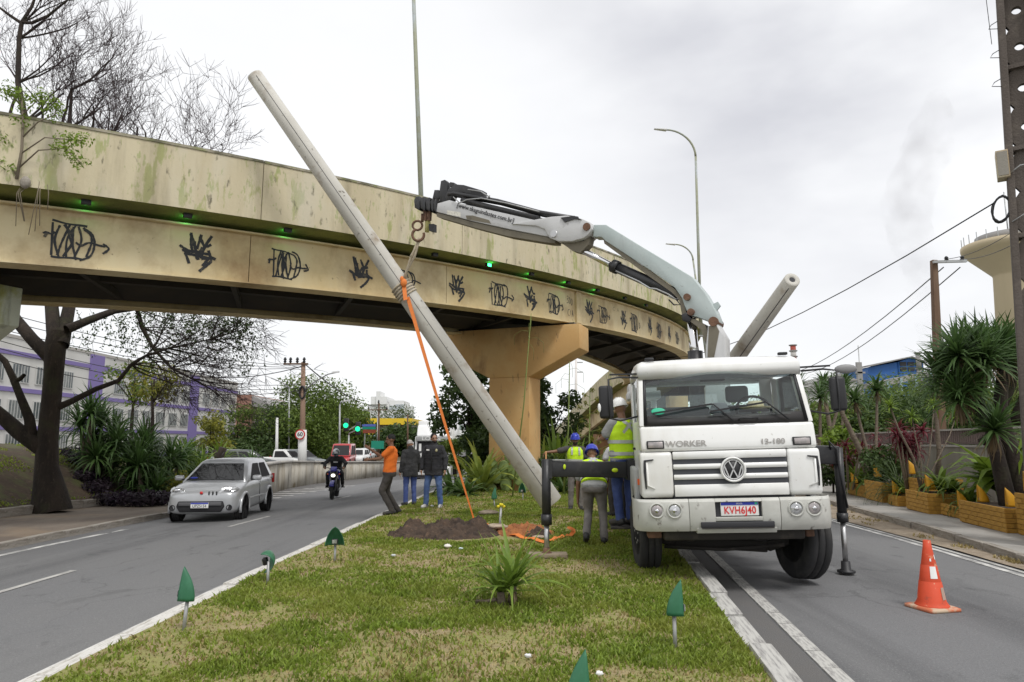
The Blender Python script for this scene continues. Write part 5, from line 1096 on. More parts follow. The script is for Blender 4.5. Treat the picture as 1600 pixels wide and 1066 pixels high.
def _uno():
    c = uno
    for s in (-1, 1):
        o = MB().loft([[(s*.36, -.005+.03, .70), (s*.74, .105, .74), (s*.79, .30, .80), (s*.70, .22, .845), (s*.42, .07, .815)], [(s*.37, .06, .71), (s*.73, .16, .75), (s*.78, .34, .80), (s*.69, .27, .84), (s*.43, .12, .81)]]).build('headlight', m_lens, c, bevel=.015)
        MB().ell((s*.58, .07, .77), (.10, .03, .045), 10, 6).build('bulb', m_chrome, o)
        for y in (.70, 3.07):
            mb = MB(); mb.tube([(s*.815, y+.37*math.cos(t), .31+.36*math.sin(t)) for t in np.linspace(-.25, math.pi+.25, 16)], .035, 6); mb.build('wheel_flare', m_silver, c)
        o = MB().box((s*.94, 1.22, 1.00), (.22, .10, .13)).build('side_mirror', m_silver, c, bevel=.04); MB().bar((s*.80, 1.2, .95), (s*.90, 1.2, .97), .05, .04).build('mirror_stalk', m_black, o)
        M_ = Matrix.Translation((s*.64, .02, .37)) @ Matrix.Rotation(math.pi/2, 4, 'X'); MB().lathe([(.07, 0), (.066, .02), (.045, .0), (.001, .005)], n=16, M=M_).build('fog_lamp', m_cdark, c)
        MB().bx(*sorted((s*.822, s*.832)), 1.05, 2.80, .48, .53).build('side_moulding', m_silver, c, bevel=.005)
        MB().bar((s*.828, 1.95, .80), (s*.828, 2.12, .80), .03, .03).build('door_handle', m_silver, c)
        MB().bar((s*.823, 2.03, .30), (s*.815, 2.05, .92), .01, .008, up=(1, 0, 0)).build('door_gap', m_cdark, c)
    mb = MB(); mb.loft([[(x, y, z) for x, y, z in ((-.50, -.035, .52), (.50, -.035, .52), (.54, -.04, .40), (.46, -.03, .27), (-.46, -.03, .27), (-.54, -.04, .40))], [(x, .2, z) for x, z in ((-.50, .52), (.50, .52), (.54, .40), (.46, .27), (-.46, .27), (-.54, .40))]]); mb.build('lower_grille', m_cdark, c, bevel=.02)
    MB().bx(-.48, .48, -.062, .0, .42, .50).build('grille_bar', mat('grey grille bar', (.10, .10, .105), .6), c, bevel=.01)
    pl = MB().box((0, -.072, .43), (.40, .012, .125)).build('number_plate', m_plate, c, bevel=.005); MB().box((0, -.080, .477), (.39, .004, .03)).build('plate_band', m_blueband, pl)
    text('plate_text', 'UPZ5154', .095, m_inktxt, pl, front(0, -.080, .415, 0, .85), .002)
    for i in range(3): MB().box((.17+.085*i, .015, .70), (.03, .03, .085)).build('grille_slot', m_cdark, c, bevel=.008)
    MB().lathe([(.036, 0), (.036, .008), (.001, .009)], n=16, M=Matrix.Translation((.0, .005, .71)) @ Matrix.Rotation(math.pi/2, 4, 'X')).build('badge', m_redtxt, c)
    MB().tube([(-.1, 1.62, 1.51), (-.11, 1.9, 1.62)], .008, 5).build('aerial', m_black, c)
    mb = MB(); mb.bar(upt(-.75, .09, 'f')+Vector((0, -.02, 0)), upt(-.02, .11, 'f')+Vector((0, -.02, 0)), .02, .02); mb.bar(upt(-.1, .08, 'f')+Vector((0, -.02, 0)), upt(.62, .11, 'f')+Vector((0, -.02, 0)), .02, .02); mb.build('wiper', m_black, c)
    q = upt(-.72, .2, 'f'); MB().ell((0, 0, 0), (.10, .006, .03), 10, 6, M=Matrix.Translation(q+Vector((0, -.01, 0))) @ Matrix.Rotation(-R(52), 4, 'X')).build('sticker', m_blueband, c)
_uno()
# parked and queuing cars on the raised side street (behind the retaining wall)
SED = lambda w: [(0, w*.8, .34, .62, .02), (.1, w*.94, .24, .68, .03), (.9, w, .22, .84, .04), (1.3, w, .22, .88, .03), (3.4, w, .22, .92, .03), (4.1, w*.97, .24, .90, .02), (4.25, w*.85, .34, .84, .01)]
def put(px, py, Y): p = D(px, py, Y); return p
SZ = lambda Y: float(np.interp(Y, [40, 60, 90], [-.35, -.45, -.6]))
bgc = [('estate_car', 'pale grey car parked at the left end behind the retaining wall', (415, 52), (.42, .44, .46), 80, 1.5, None),
       ('estate_car', 'dark grey car parked next to the pale one behind the retaining wall', (434, 52), (.05, .055, .06), 105, 1.5, None),
       ('pickup_truck', 'small white pickup parked beside the white painted utility pole', (480, 54), (.72, .72, .70), 96, 1.45, 'bed'),
       ('hatchback', 'grey car parked behind the motorcyclist', (506, 54), (.13, .14, .145), 75, 1.5, None),
       ('hatchback', 'white hatchback seen from behind on the side street', (552, 64), (.68, .68, .67), 0, 1.5, None),
       ('hatchback', 'silver car half hidden beyond the white hatchback', (566, 76), (.40, .41, .42), 0, 1.5, None),
       ('hatchback', 'dark car beneath the green road signs', (577, 80), (.03, .03, .035), 10, 1.5, None)]
for nm, lb, (px, Y), colr, rz, hgt, bed in bgc:
    x = D(px, 700, Y).x; z = SZ(Y)
    if bed: c, _p = car(nm, lb, 'car', (x, Y, z), R(rz), paint('car paint', colr), SED(.84), (.88, 1.52, .95, 2.45, 1.5, 2.35, .78, .62), (.75, 3.4), .30, .84, 'cars on the side street', bed=True)
    else: c, _p = car(nm, lb, 'car', (x, Y, z), R(rz), paint('car paint', colr), SED(.84), (.90, hgt, 1.0, 4.05, 1.75, 3.75, .78, .60), (.75, 3.35), .30, .84, 'cars on the side street')
x = D(546, 700, 58).x
van, _p = car('van', 'red panel van seen from behind on the side street', 'van', (x-.9, 58, SZ(58)), R(4), paint('red van paint', (.42, .03, .035)), SED(.86), (.92, 1.95, .85, 4.2, 1.5, 4.18, .82, .74), (.75, 3.35), .31, .86, 'cars on the side street')
for k in bpy.data.objects: pass
# ---- white box lorry on the main road
lx = D(668, 700, 47).x+.35; lz = -.9
m_lw = mat('white lorry paint', (.76, .76, .75), .35, coat=.3, layers=[((.6, .58, .55), 2, .5, .7, V, .4)])
lorry = thing('box_lorry', 'white box lorry approaching along the main road behind the men', 'lorry', (lx, 47, lz), R(1))
def _lorry():
    c = lorry
    mb = MB(); mb.prism([(0, .75), (-.02, 1.3), (.02, 1.75), (.12, 2.75), (.25, 2.95), (2.0, 2.95), (2.0, .75)], 'x', -1.23, 1.23); mb.build('cab', m_lw, c, bevel=.08, seg=3)
    mb = MB(); mb.prism([(.25, 2.952), (.9, 3.75), (2.0, 3.75), (2.0, 2.952)], 'x', -1.15, 1.15); mb.build('roof_fairing', m_lw, c, bevel=.12, seg=3)
    MB().bx(-1.25, 1.25, 2.2, 9.5, 1.0, 4.05).build('cargo_box', m_lw, c, bevel=.03)
    mb = MB(); mb.quad((-1.1, .02-.045, 1.85), (1.1, .02-.045, 1.85), (1.05, .12-.05, 2.62), (-1.05, .12-.05, 2.62)); mb.build('windscreen', m_cdark, c)
    mb = MB(); mb.prism([(-.14, 2.62), (-.2, 2.95), (.12, 2.97), (.10, 2.62)], 'x', -1.15, 1.15); o = mb.build('sun_visor', m_fender, c, bevel=.03)
    text('lettering', 'LOGG', .34, m_plate, o, front(-.10, -.185, 2.79, -.2, 1.35), .004, off=.012)
    MB().bx(-.62, .62, -.04, 0, 1.28, 1.62).build('grille', m_dark, c, bevel=.02)
    MB().bx(-1.24, 1.24, -.10, .2, .35, .95).build('bumper', m_lw, c, bevel=.06)
    MB().bx(-.6, .6, -.13, -.06, .50, .80).build('lower_grille', m_dark, c, bevel=.02); MB().bx(-1.1, 1.1, -.02, .5, .15, .36).build('underrun', m_dark, c)
    for s in (-1, 1):
        MB().bx(*sorted((s*.72, s*1.15)), -.13, -.05, .55, .85).build('headlight', m_lens, c, bevel=.04)
        MB().box((s*1.42, .1, 2.2), (.22, .18, .75)).build('mirror', m_dark if s > 0 else m_lw, c, bevel=.05); MB().bar((s*1.2, .15, 2.5), (s*1.42, .12, 2.5), .05, .05).build('mirror_arm', m_dark, c)
        for y in (1.0, 7.2, 8.4): wheel('wheel', c, (s*1.05, y, .5), .5, .3, face=s, n=18)
    mb = MB(); mb.tube([(-.9, -.02, 1.90), (-.2, -.03, 1.98), (.1, -.03, 1.90), (.7, -.03, 2.0)], .02, 5); mb.build('wiper', m_dark, c)
    MB().box((-.85, -.02, 2.2), (.16, .02, .5), M=None).build('windscreen_sticker', m_plate, c)
_lorry()
# ---- motorcycle and rider
mp = G(521, 771); MY = 24.2; mx_ = D(519, 770, MY).x
m_bblue = mat('metallic blue paint', (.03, .03, .26), .25, coat=.5); m_fork = mat('fork grey', (.14, .14, .15), .35, .5)
moto = thing('motorcycle', 'blue and black motorcycle with its headlight on, coming along the road', 'motorcycle', (mx_, MY, zx(mx_, MY)), R(8))
def _moto():
    c = moto
    def w2(y, r, w, nm='wheel'):
        M_ = Matrix.Translation((0, y, r)) @ Matrix.Rotation(math.pi/2, 4, 'Y'); mb = MB(); mb.lathe([(r*.78, -w/2*.8), (r*.9, -w/2), (r*.98, -w/4), (r, 0), (r*.98, w/4), (r*.9, w/2), (r*.78, w/2*.8), (r*.78, -w/2*.8)], n=24, M=M_); o = mb.build(nm, m_rubber, c)
        mb = MB(); mb.lathe([(r*.8, -.03), (r*.74, -.03), (r*.74, .03), (r*.8, .03)], n=24, M=M_)
        for i in range(5): a = i*1.257; mb.bar((0, y, r), (0, y+r*.75*math.cos(a), r+r*.75*math.sin(a)), .03, .04)
        mb.cyl((-.06, y, r), (.06, y, r), .05, 10); mb.build('rim', m_blacksteel, o)
    w2(.0, .30, .115); w2(1.34, .31, .15)
    for s in (-1, 1):
        MB().tube([(s*.095, .0, .30), (s*.10, .20, .74), (s*.10, .30, 1.0)], [.032, .028, .028], 8).build('fork_leg', m_fork, c)
        MB().tube([(s*.05, .30, 1.03), (s*.22, .30, 1.08), (s*.36, .38, 1.06)], .016, 6).build('handlebar', m_black, c)
        o = MB().ell((s*.40, .30, 1.24), (.075, .02, .05), 10, 6).build('mirror', m_black, c); MB().tube([(s*.28, .31, 1.08), (s*.36, .30, 1.2)], .008, 5).build('mirror_stalk', m_black, o)
        mb = MB(); mb.prism([(.34, .78), (.30, .95), (.62, 1.0), (.72, .80), (.52, .62)], 'x', min(s*.14, s*.19), max(s*.14, s*.19)); mb.build('side_fairing', m_bblue, c, bevel=.02)
        mb = MB(); mb.bx(*sorted((s*.20, s*.34)), .78, .86, .36, .39); mb.build('foot_peg', m_black, c)
        MB().ell((s*.20, .20, .86), (.035, .02, .02), 8, 6).build('indicator', m_orange, c)
    mb = MB(); mb.tube([(0, -.26+.30*(1-math.cos(t))*.0+.34*math.cos(t)*-1+.26, .30+.345*math.sin(t)) for t in np.linspace(.5, 2.3, 9)], .075, 8, flat=.3); mb.build('front_mudguard', m_bblue, c)
    mb = MB(); mb.ell((0, .17, .84), (.115, .10, .13), 16, 10); h = mb.build('headlight', m_black, c)
    MB().ell((0, .085, .82), (.075, .03, .06), 12, 8).build('lens', mat('lit headlamp', (.9, .9, .85), .2, emit=(1, .95, .8), estr=1.6), h)
    mb = MB(); mb.prism([(.10, .96), (.22, 1.12), (.32, 1.10), (.28, .92)], 'x', -.11, .11); mb.build('fly_screen', m_bblue, c, bevel=.03)
    mb = MB(); mb.loft([rrect(.10, .36, .86, .08, .78), rrect(.16, .34, .88, .10, .90), rrect(.14, .36, .84, .1, 1.0), rrect(.06, .44, .72, .05, 1.04)]); mb.build('fuel_tank', m_bblue, c)
    mb = MB(); mb.loft([rrect(.13, .80, 1.45, .08, .80), rrect(.14, .80, 1.48, .1, .86), rrect(.09, .85, 1.42, .08, .89)]); mb.build('seat', m_black, c)
    mb = MB(); mb.bx(-.16, .16, .48, .95, .34, .66); mb.bx(-.11, .11, .38, .62, .45, .74); mb.build('engine', m_frame, c, bevel=.04)
    mb = MB(); mb.tube([(.12, .42, .5), (.14, .5, .28), (.15, 1.0, .30), (.17, 1.55, .45)], [.025, .03, .04, .055], 8); mb.build('exhaust', m_fork, c)
    MB().bar((0, .95, .42), (0, 1.34, .31), .16, .06).build('swing_arm', m_blacksteel, c)
_moto()
m_blackj = CL('black riding jacket', (.014, .014, .015), (.03, .03, .032)); 
rd = xf(moto) @ Vector((0, .98, 0))
r_, K, Mh, F, X = person('motorcyclist in black clothes wearing a white and grey helmet', (rd.x, rd.y, rd.z), R(188), dict(pel=(0, -.02, .98), hipR=(.11, .0, .96), hipL=(-.11, .0, .96), che=(0, .08, 1.27), nec=(0, .16, 1.46), hea=(0, .22, 1.59),
    kneR=(.25, .42, .86), kneL=(-.25, .42, .86), ankR=(.26, .14, .47), ankL=(-.26, .14, .47), toeR=(.28, .32, .42), toeL=(-.28, .32, .42), shoR=(.19, .12, 1.40), shoL=(-.19, .12, 1.40), elbR=(.36, .32, 1.22), elbL=(-.36, .32, 1.22), wriR=(.34, .56, 1.10), wriL=(-.34, .56, 1.10)), h=1.75, top=m_blackj, top_kind='jacket', legs=m_blackj, hair=None, girth=1.15, curl=(1.0, 1.0))
mb = MB(); mb.ell((0, .0, .015), (.125, .15, .14), 20, 14, M=Mh); hm = mb.build('crash_helmet', mat('white and grey helmet', (.62, .64, .66), .25, layers=[((.10, .11, .12), 7, .48, .52, U, .9)]), r_)
mb = MB(); mb.ell((0, .045, .0), (.105, .115, .05), 16, 8, M=Mh); mb.build('visor', m_black, hm)
text('lettering', 'IXEA', .07, m_plate, r_, Matrix.Translation((0, .268, 1.26)) @ Matrix.Rotation(math.pi, 4, 'Z') @ Matrix.Rotation(R(80), 4, 'X'), .003, off=.002)
# ---------------------------------------------------------------- cone
m_cone = mat('worn orange cone', (.62, .065, .018), .6, layers=[((.50, .06, .02), 4, .45, .65, U, .8), ((.60, .42, .25), 8, .62, .68, U, .8), ((.18, .05, .03), 6, .6, .72, U, .7)], bump=.1)
cpos = G(1457, 952); cone = thing('traffic_cone', 'worn orange traffic cone standing on the right road', 'traffic cone', (cpos.x, cpos.y, .006), R(14)); cone.scale = (.88, .88, .9)
mb = MB(); mb.lathe([(.185, .035), (.175, .05), (.150, .09), (.118, .30), (.112, .305), (.112, .31), (.085, .48), (.080, .485), (.08, .49), (.052, .655), (.05, .66), (.04, .755), (.03, .757), (.028, .70)], n=28); mb.build('cone_body', m_cone, cone)
mb = MB(); mb.loft([rrect(.215, -.215, .215, .05, .0), rrect(.215, -.215, .215, .05, .028), rrect(.19, -.19, .19, .08, .04)]); mb.build('base', mat('scuffed cone base', (.52, .15, .07), .7, layers=[((.50, .42, .30), 5, .5, .6, U, .85)]), cone)
def cpatch(a0, a1, z0, z1, m, nm):
    rr = lambda z: .1635-.158*z+.0035 if z < .31 else .155-.152*z+.005
    mb = MB(); n = 6; vs = []
    for z in (z0, z1):
        for i in range(n+1): a = a0+(a1-a0)*i/n; r = (.150+(.118-.150)*(z-.09)/.21 if z < .305 else .112+(.085-.112)*(z-.31)/.17 if z < .485 else .08+(.052-.08)*(z-.49)/.165)+.003; vs.append((r*math.cos(a), r*math.sin(a), z))
    mb.add(vs, [(i, i+1, n+2+i, n+1+i) for i in range(n)], True); mb.build(nm, m, cone, fix=False)
cpatch(R(-130), R(-88), .345, .475, m_plate, 'white_patch'); cpatch(R(-85), R(-58), .12, .25, mat('scraped grey', (.42, .30, .24), .8), 'scrape'); cpatch(R(-75), R(-60), .55, .60, m_plate, 'scrape'); cpatch(R(-125), R(-112), .53, .56, m_plate, 'scrape')
# ---------------------------------------------------------------- leaf shaped garden spot lights on the median
m_lgreen = mat('green sheet metal', (.025, .135, .065), .45, layers=[((.045, .19, .10), 6, .48, .64, U, .6), ((.15, .13, .08), 14, .66, .75, U, .5)])
def leaf_lamp(loc, rz, h, w, label, tilt=0.0, shell=.125, m=m_lgreen, group='leaf shaped spot lights on the median', stem=.34, stake=True, roll=0.0):
    t = thing('spot_light', label, 'spot light', loc, (tilt, roll, rz), group)
    if stake: MB().cyl((0, 0, -.10), (0, 0, stem+.03), .016, 8).build('stake', m_galv, t)
    n, k = 10, 10; vs = []
    for i in range(n+1):
        f = i/n; ww = w*(max(0, 1-f**1.7))**.7+.003; dd = shell*max(.02, 1-f**2.0)
        for j in range(k+1):
            a = (j/k-.5)*math.pi; vs.append((ww*math.sin(a), shell*.5-dd*math.cos(a), stem+h*f))
    mb = MB(); q = k+1; mb.add(vs, [(i*q+j, i*q+j+1, (i+1)*q+j+1, (i+1)*q+j) for i in range(n) for j in range(k)], True)
    o = mb.build('shade', m, t, fix=False); s = o.modifiers.new('solid', 'SOLIDIFY'); s.thickness = .006
    MB().box((0, .05, stem+.06), (.08, .05, .06)).build('lamp', m_black, t, bevel=.008)
    MB().box((0, .078, stem+.06), (.06, .006, .045)).build('lens', m_lens, t); return t
for (px, py), rz, h, w, lb, ti in (((287, 985), R(84), .30, .045, 'tall green leaf shaped spot light nearest on the left edge of the median', .06),
                                  ((523, 877), R(186), .27, .125, 'open green leaf shaped spot light turned to show its lamp', 0),
                                  ((1055, 1012), R(-86), .29, .045, 'green leaf shaped spot light near the right kerb of the median', .0),
                                  ((773, 793), R(-75), .30, .05, 'small far green spot light beyond the dug earth', .1), ((817, 782), R(160), .30, .10, 'farthest green spot light beside the prickly pear', 0),
                                  ((905, 1190), R(-80), .31, .05, 'green spot light cut off by the bottom of the photo', .04)):
    g = GM(px, py); h *= .92; leaf_lamp((g.x, g.y, mz(g.x, g.y)), rz, h, w, lb, ti, stem=.20 if py < 900 else .24)
g = GM(418, 913); t = leaf_lamp((g.x, g.y, mz(g.x, g.y)), R(60), .30, .11, 'toppled green spot light bent over on its stake at the median kerb', 0, stem=.22)
for ch in t.children:
    if ch.name.split('.')[0] != 'stake':
        pv = Vector((0, 0, .24)); ch.matrix_local = Matrix.Translation(pv) @ Matrix.Rotation(R(72), 4, 'Y') @ Matrix.Rotation(R(-30), 4, 'X') @ Matrix.Translation(-pv)
# ---------------------------------------------------------------- vegetation
m_bark = mat('dark bark', (.036, .026, .019), .95, layers=[((.018, .013, .010), 3, .42, .6, (1, 1, .25), .9), ((.045, .05, .02), 2, .52, .68, U, .6), ((.075, .058, .042), 14, .56, .7, (1, 1, .3), .6)], bump=.9, bscale=22)
m_twig = mat('bare twig', (.05, .032, .034), .9); m_ybark = mat('yucca trunk', (.17, .135, .10), .95, layers=[((.09, .07, .05), 9, .45, .62, (1, 1, 2.5), .8), ((.26, .21, .16), 5, .55, .7, U, .5)], bump=.8)
m_leafd = leafmat('dark leaf', (.048, .085, .022), (.075, .12, .028)); m_leafm = leafmat('mid green leaf', (.14, .20, .032), (.08, .135, .024), scale=.5)
m_leafl = leafmat('light leaf', (.19, .28, .03), (.12, .19, .025)); m_leafy = leafmat('yellow green leaf', (.24, .23, .03), (.13, .15, .025)); m_leaff = leafmat('far leaf', (.10, .135, .05), (.065, .095, .035), scale=.25)
m_yuc = leafmat('yucca blade', (.06, .115, .032), (.09, .155, .042), var=.45, scale=2); m_yucl = leafmat('fresh blade', (.20, .29, .04), (.12, .20, .035), var=.4, scale=3); m_varg = leafmat('yellow striped blade', (.34, .38, .08), (.17, .25, .045), var=.45, scale=3)
m_red = leafmat('red cordyline leaf', (.13, .018, .032), (.19, .035, .04), var=.5); m_purp = leafmat('purple ground cover', (.030, .018, .034), (.05, .035, .04), var=.5); m_dead = leafmat('dry leaf', (.20, .145, .08), trans=.15); m_agave = leafmat('dark agave', (.055, .105, .026), (.09, .15, .035), var=.4, scale=3)
m_stalk = mat('green stalk', (.16, .21, .05), .7); m_cactus = mat('cactus pad', (.19, .26, .08), .6, layers=[((.16, .19, .07), 5, .5, .7, U, .6)], bump=.2)
m_stem = mat('grey stem', (.20, .165, .12), .9, bump=.4)
def leaf_cloud(name, clumps, n, size, m, parent=None, world=False, seed=0, flat=.0):
    """n leaf blades spread through clumps (x, y, z, rx, rz), denser to the shell"""
    g = np.random.default_rng(seed); C = np.array(clumps, float); w = C[:, 3]**2*C[:, 4]**.6; idx = g.choice(len(C), n, p=w/w.sum())
    d = g.normal(size=(n, 3)); d /= np.linalg.norm(d, axis=1)[:, None]; r = g.random(n)**.42; c = C[idx]
    P = np.stack([c[:, 0]+d[:, 0]*r*c[:, 3], c[:, 1]+d[:, 1]*r*c[:, 3], c[:, 2]+d[:, 2]*r*c[:, 4]], 1)
    nr = d*.6+g.normal(size=(n, 3))*.6+np.array([0, 0, .5]); nr /= np.linalg.norm(nr, axis=1)[:, None]
    a = np.cross(nr, g.normal(size=(n, 3))); a /= np.linalg.norm(a, axis=1)[:, None]; b = np.cross(nr, a)
    s = size*(.6+.8*g.random(n))[:, None]; V_ = np.stack([P-a*s, P-b*s*.42+nr*s*.1, P+a*s, P+b*s*.42+nr*s*.1], 1).reshape(-1, 3)
    return link(name, np_mesh(name, V_, np.arange(n*4).reshape(n, 4), m), parent, world)
def clumps(c, R_, H_, k, seed, r0=.35, r1=.55):
    rn = random.Random(seed); out = []
    for i in range(k):
        t = rn.random()*6.28; u = rn.random()**.5; z = rn.uniform(-1, 1); rr = R_*u*(1-z*z*.5); s = rn.uniform(r0, r1)*R_
        out.append((c[0]+rr*math.cos(t), c[1]+rr*math.sin(t), c[2]+z*H_*.75, s, s*.75))
    return out
def trunk_pts(base, top, k, wob, rn):
    b, t = Vector(base), Vector(top); return [b.lerp(t, i/k)+Vector((rn.uniform(-wob, wob), rn.uniform(-wob, wob), 0))*(0 < i < k) for i in range(k+1)]
def leafy_tree(label, base, hgt, R_, H_, n, size, m, seed, cat='tree', group=None, k=16, tr=.18, name='tree', trunk_to=.62, cz=None):
    rn = random.Random(seed); t = thing(name, label, cat, base, 0, group)
    cz = hgt-H_*.8 if cz is None else cz; mb = MB(); top = (rn.uniform(-.2, .2)*R_*.4, 0, cz); mb.tube(trunk_pts((0, 0, -.3), top, 4, tr*.5, rn), [tr*1.3, tr, tr*.8, tr*.6, tr*.4], 8)
    cl = clumps((0, 0, cz), R_, H_, k, seed)
    for c in cl[:8]: mb.tube([Vector((0, 0, cz*.65)), Vector((c[0]*.5, c[1]*.5, cz*.8+.1*c[2])), Vector(c[:3])], [tr*.45, tr*.3, tr*.1], 5)
    mb.build('trunk', m_bark, t); leaf_cloud('crown', cl, n, size, m, t, seed=seed); return t
# --- big bare tree left, behind the viaduct
def bare(mb, mt, p, d, L, r, depth, rn, up=.12, spread=.6, keep=None, kids_=(2, 4), gn=None):
    k = 5 if depth > 1 else 3; pts = [Vector(p)]; dd = Vector(d).normalized(); rs = [r]
    for i in range(k):
        dd = (dd+Vector((rn.gauss(0, .13), rn.gauss(0, .13), rn.gauss(0, .10)+up))).normalized(); q = pts[-1]+dd*L/k
        if keep: q, dd = keep(q, dd)
        pts.append(q); rs.append(r*(1-.55*(i+1)/k))
    (mb if r > .02 else mt).tube(pts, rs, 7 if r > .05 else (4 if r > .012 else 3), False)
    if depth <= 0: return
    for c in range(rn.randint(*kids_)):
        i = rn.randint(2, k) if depth > 0 else k; b = pts[i]; ax = dd.orthogonal().normalized(); ax = Matrix.Rotation(rn.uniform(0, 6.28), 3, dd) @ ax
        nd = (dd*(1-spread*.5)+ax*spread*rn.uniform(.6, 1.2)).normalized(); bare(mb, mt, b, nd, L*rn.uniform(.58, .82), max(.0075, rs[min(i, len(rs)-1)]*rn.uniform(.5, .72)), depth-1, rn, up, spread, keep, kids_)
def big_tree():
    Y0 = 18.6; b = D(78, 775, Y0); b.z = bz(b.x, Y0)-.1; t = thing('bare_tree', 'huge dark leafless tree on the bank, its trunk passing up behind the viaduct', 'tree', b)
    rn = random.Random(11); mb, mt = MB(), MB(); d = lambda x, y, Y: D(x, y, Y)-b
    def path(pts, r, n=10): mb.tube(pts, r, n, False); return pts
    path([d(80, 800, Y0), d(78, 770, Y0), d(73, 730, Y0), d(74, 690, Y0), d(79, 640, Y0), d(84, 585, Y0), d(86, 545, Y0), d(90, 520, Y0+.1)], [.50, .40, .28, .255, .235, .235, .26, .25], 14)
    for i in range(0): a = i*.9; mb.tube([(.35*math.cos(a), .35*math.sin(a), .55), (.62*math.cos(a), .62*math.sin(a), .12), (1.0*math.cos(a), 1.0*math.sin(a), -.12)], [.13, .07, .03], 6)
    L1 = path([d(86, 535, Y0), d(80, 470, Y0+.6), d(70, 390, Y0+1.6), d(60, 300, Y0+2.6), d(40, 190, Y0+3.2), d(28, 130, Y0+3.5), d(30, 60, Y0+3.6), d(34, 35, Y0+3.6)], [.20, .17, .15, .13, .11, .09, .075, .07])
    L2 = path([d(96, 540, Y0), d(108, 480, Y0+.7), d(118, 380, Y0+2), d(110, 280, Y0+3.2), d(108, 200, Y0+3.8), d(112, 140, Y0+4)], [.19, .16, .13, .10, .07, .04])
    L3 = path([d(104, 515, Y0), d(140, 500, Y0+.5), d(178, 486, Y0+1.2), d(214, 482, Y0+2.0), d(222, 512, Y0+2.2), d(240, 545, Y0+2.3), d(268, 575, Y0+2.3), d(300, 592, Y0+2.2)], [.13, .11, .095, .08, .065, .05, .04, .025])
    L4 = path([d(82, 640, Y0), d(110, 628, Y0+.1), d(150, 608, Y0+.3), d(185, 595, Y0+.5), d(205, 570, Y0+.7), d(228, 556, Y0+.9), d(262, 545, Y0+1.2), d(330, 530, Y0+1.4)], [.10, .085, .07, .06, .05, .04, .03, .018])
    L5 = path([d(68, 700, Y0), d(30, 675, Y0-.2), d(0, 648, Y0-.3), d(-60, 600, Y0-.4), d(-120, 520, Y0-.6)], [.24, .20, .17, .15, .11])
    L6 = path([d(50, 690, Y0-.1), d(46, 655, Y0-.2), d(32, 620, Y0-.3), d(20, 590, Y0-.3), d(8, 565, Y0-.3), d(-20, 540, Y0-.3)], [.16, .13, .10, .09, .08, .06]); path([d(22, 596, Y0-.3), d(32, 592, Y0-.3), d(38, 586, Y0-.35)], [.07, .06, .05], 7)
    path([d(80, 560, Y0), d(50, 530, Y0-.1), d(25, 500, Y0+.1), d(5, 470, Y0+1), d(-30, 400, Y0+1.5)], [.19, .16, .15, .13, .10])
    def keep(q, dd):
        w = q+b
        if w.z < 10.5:
            lim = 12.37+.85*4.9+(w.x+9.65+2.6)*.64
            if w.y < lim+.4 and w.z > 4.3: q = Vector((q.x, lim+.4-b.y, q.z)); dd = Vector((dd.x, abs(dd.y), dd.z))
        return q, dd
    # crown above the viaduct
    for L, i0 in ((L1, 2), (L2, 2)):
        for i in range(i0, len(L)):
            for c in range(3):
                a = rn.uniform(-.6, .9); nd = Vector((math.cos(a)*.9+.15, rn.uniform(-.1, .8), rn.uniform(.35, .9))); bare(mb, mt, L[i], nd, rn.uniform(1.3, 2.1), .04, 4, rn, .10, .55, keep)
    for (px, py, Y) in ((150, 230, 22.6), (190, 260, 22.8), (230, 270, 23), (60, 200, 22.4), (270, 290, 23.4), (10, 170, 22), (300, 300, 23.6), (130, 230, 23), (170, 255, 23.4), (250, 280, 23.6), (100, 190, 22.4), (210, 260, 23.5)):
        bare(mb, mt, d(px, py+30, Y), Vector((rn.uniform(-.3, .5), .1, .8)), 2.2, .06, 4, rn, .10, .6, keep, (2, 4))
    path([d(108, 330, Y0+2.8), d(150, 290, Y0+3.6), d(190, 285, Y0+4), d(240, 292, Y0+4.4), d(300, 320, Y0+5)], [.12, .10, .08, .06, .04]); path([d(34, 35, Y0+3.6), d(50, 36, Y0+3.6), d(75, 25, Y0+3.5), d(112, -5, Y0+3.3)], [.06, .055, .045, .03]); path([d(34, 35, Y0+3.6), d(50, 10, Y0+3.6), d(60, -20, Y0+3.6)], [.06, .05, .03]); path([d(33, 36, Y0+3.6), d(15, 24, Y0+3.6), d(-10, 5, Y0+3.6)], [.06, .05, .03])
    # twigs and hanging strands under the viaduct
    for L, i0 in ((L3, 3), (L4, 4)):
        for i in range(i0, len(L)):
            for c in range(5): bare(mb, mt, L[i], Vector((rn.uniform(.1, 1), rn.uniform(0, .6), rn.uniform(-.5, .5))), rn.uniform(.9, 1.6), .022, 3, rn, -.03, .6, keep)
    mb.build('trunk', m_bark, t); mt.build('twigs', m_twig, t)
    mv = MB(); Vv = []; g = np.random.default_rng(5)
    for i in range(110):
        px = rn.choice((rn.gauss(370, 25), rn.gauss(300, 40), rn.gauss(210, 60))); Y = Y0+rn.uniform(1.6, 4.2); y0 = 478+rn.random()*12+max(0, px-230)*.07; p = d(px, y0, Y); ln = rn.uniform(.4, 1.9); P = [p+Vector((.12*math.sin(k*.9+i), .1*math.cos(k+i), -ln*k/7)) for k in range(8)]; mv.tube(P, .005, 3, False)
        for q in P[1:]:
            for c in range(4): o = Vector(g.normal(size=3)*.05); Vv.append(q+o)
    mv.build('hanging_vines', m_twig, t)
    n = len(Vv); Pn = np.array(Vv); a = g.normal(size=(n, 3)); a /= np.linalg.norm(a, axis=1)[:, None]; bb = np.cross(a, g.normal(size=(n, 3))); bb /= np.linalg.norm(bb, axis=1)[:, None]; s = .05
